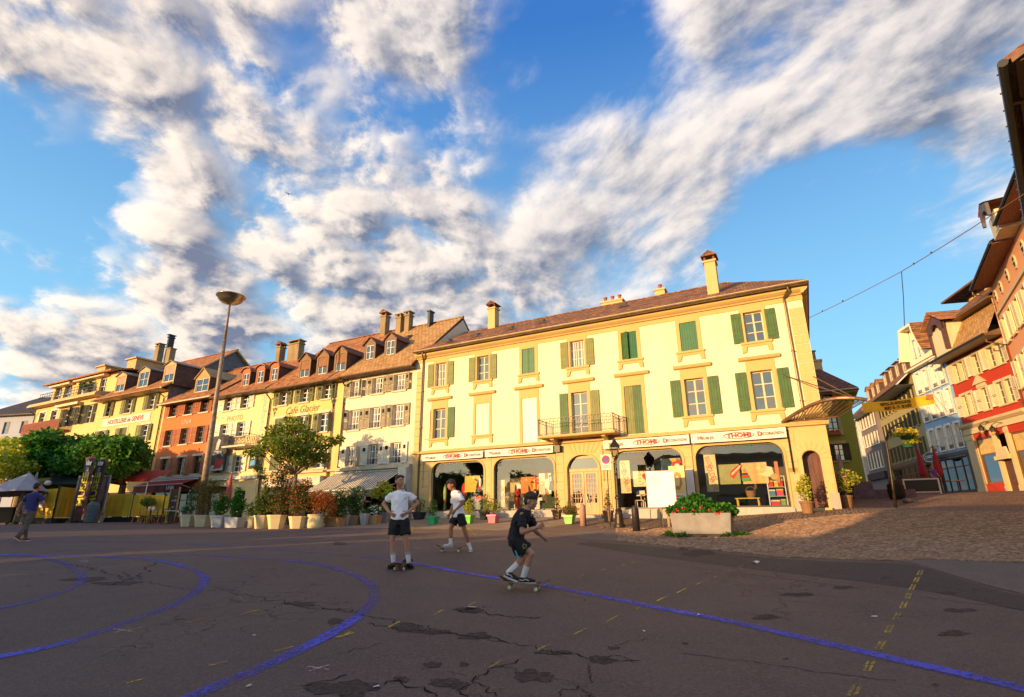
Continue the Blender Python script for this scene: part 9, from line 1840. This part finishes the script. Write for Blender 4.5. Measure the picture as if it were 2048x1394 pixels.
person('guest in a purple top before the brown shopfront', b, dict(head=(-.02, 0, 1.62), neck=(0, 0, 1.45), sL=(-.16, 0, 1.38), sR=(.16, 0, 1.38), eL=(-.22, -.03, 1.12), eR=(.22, -.05, 1.12), wL=(-.2, -.2, .95), wR=(.12, -.24, 1.0), fL=(-.15, -.28, .95), fR=(.05, -.3, 1.0), pel=(0, 0, .92), hL=(-.09, 0, .86), hR=(.09, 0, .86), kL=(-.1, -.02, .48), kR=(.1, -.02, .48), aL=(-.1, 0, .09), aR=(.1, 0, .09), tL=(-.12, -.2, 0), tR=(.12, -.2, 0)), SKIN1, cm('purple_top', (.12, .05, .30)), SHB, HAIR_D, SHOEB, None, face=(-.4, -.9, -.1), hairstyle='crop', trousers=True)
# ------------------------------------------------------------------ skateboards
GRIP = pmat('grip_tape', (.022, .019, .018), .9, .3, 60); MAPLE = pmat('maple_deck', (.42, .22, .10), .45, .2, 6); URE = cm('cream_wheel', (.62, .54, .36)); TRK = cm('truck_metal', (.30, .29, .27), metal=.8, rough=.35)
def board(label, loc, rz, pitch=0.0, L=.80, W=.205, zd=.098):
    t = thing('skateboard', label, 'skateboard', loc, rz); t.rotation_euler = (0, pitch, rz)
    n, k = 28, 7; V = []
    def prof(u): x = abs(u) * L / 2; z = 0 if x < .26 else (x - .26) * math.tan(R(min(24, (x - .26) * 420))); w = W / 2 if x < .30 else W / 2 * math.sqrt(max(0, 1 - ((x - .30) / (L / 2 - .30)) ** 2)); return z, max(w, .004)
    for i in range(n + 1):
        u = -1 + 2 * i / n; z, w = prof(u)
        for j in range(k): v = -1 + 2 * j / (k - 1); V.append((u * L / 2, v * w, zd + z + .008 * v * v))
    F = [(i * k + j, (i + 1) * k + j, (i + 1) * k + j + 1, i * k + j + 1) for i in range(n) for j in range(k - 1)]
    m = MB(); m.add([(x, y, z + .0065) for x, y, z in V], F); m.build('grip_tape', GRIP, t)
    m = MB(); m.add([(x, y, z - .0065) for x, y, z in V] + [(x, y, z + .006) for x, y, z in V], [tuple(reversed(f)) for f in F]); N_ = len(V)
    edge = [i * k for i in range(n + 1)] + [n * k + j for j in range(1, k)] + [i * k + k - 1 for i in range(n - 1, -1, -1)] + [j for j in range(k - 2, 0, -1)]
    m.f += [[edge[i], edge[(i + 1) % len(edge)], edge[(i + 1) % len(edge)] + N_, edge[i] + N_] for i in range(len(edge))]; m.m += [0] * len(edge); m.build('deck', MAPLE, t)
    for s in (-1, 1):
        m = MB(); x = s * .205; m.box(x - .04, x + .04, -.028, .028, zd - .02, zd - .0066); m.tube([(x, -.085, .028), (x, .085, .028)], .010, 8); m.prism([(x - .03, zd - .0201), (x + .03, zd - .0201), (x + .012, .03), (x - .012, .03)], -.03, .03); tr = m.build('truck', TRK, t)
        for q in (-1, 1): m = MB(); m.tube([(x, q * .072, .028), (x, q * .078, .028), (x, q * .100, .028), (x, q * .106, .028)], [.022, .028, .028, .022], 16); m.build('wheel', URE, tr, smooth=False)
    return t
pz = gp(805, 1139); board('skateboard between the feet of the boy with hands on hips', (pz.x + .0, pz.y + .02, gz(pz.x, pz.y + .02)), R(83), R(0))
board('skateboard under the foot of the boy looking down', (B_.x - .165, B_.y + .02, gz(B_.x - .165, B_.y) + .002), R(-4), 0)
board('skateboard ridden by the crouching skater', (Rr.x + .02, Rr.y - .02, gz(Rr.x, Rr.y) + .012), R(-14), R(2.5))
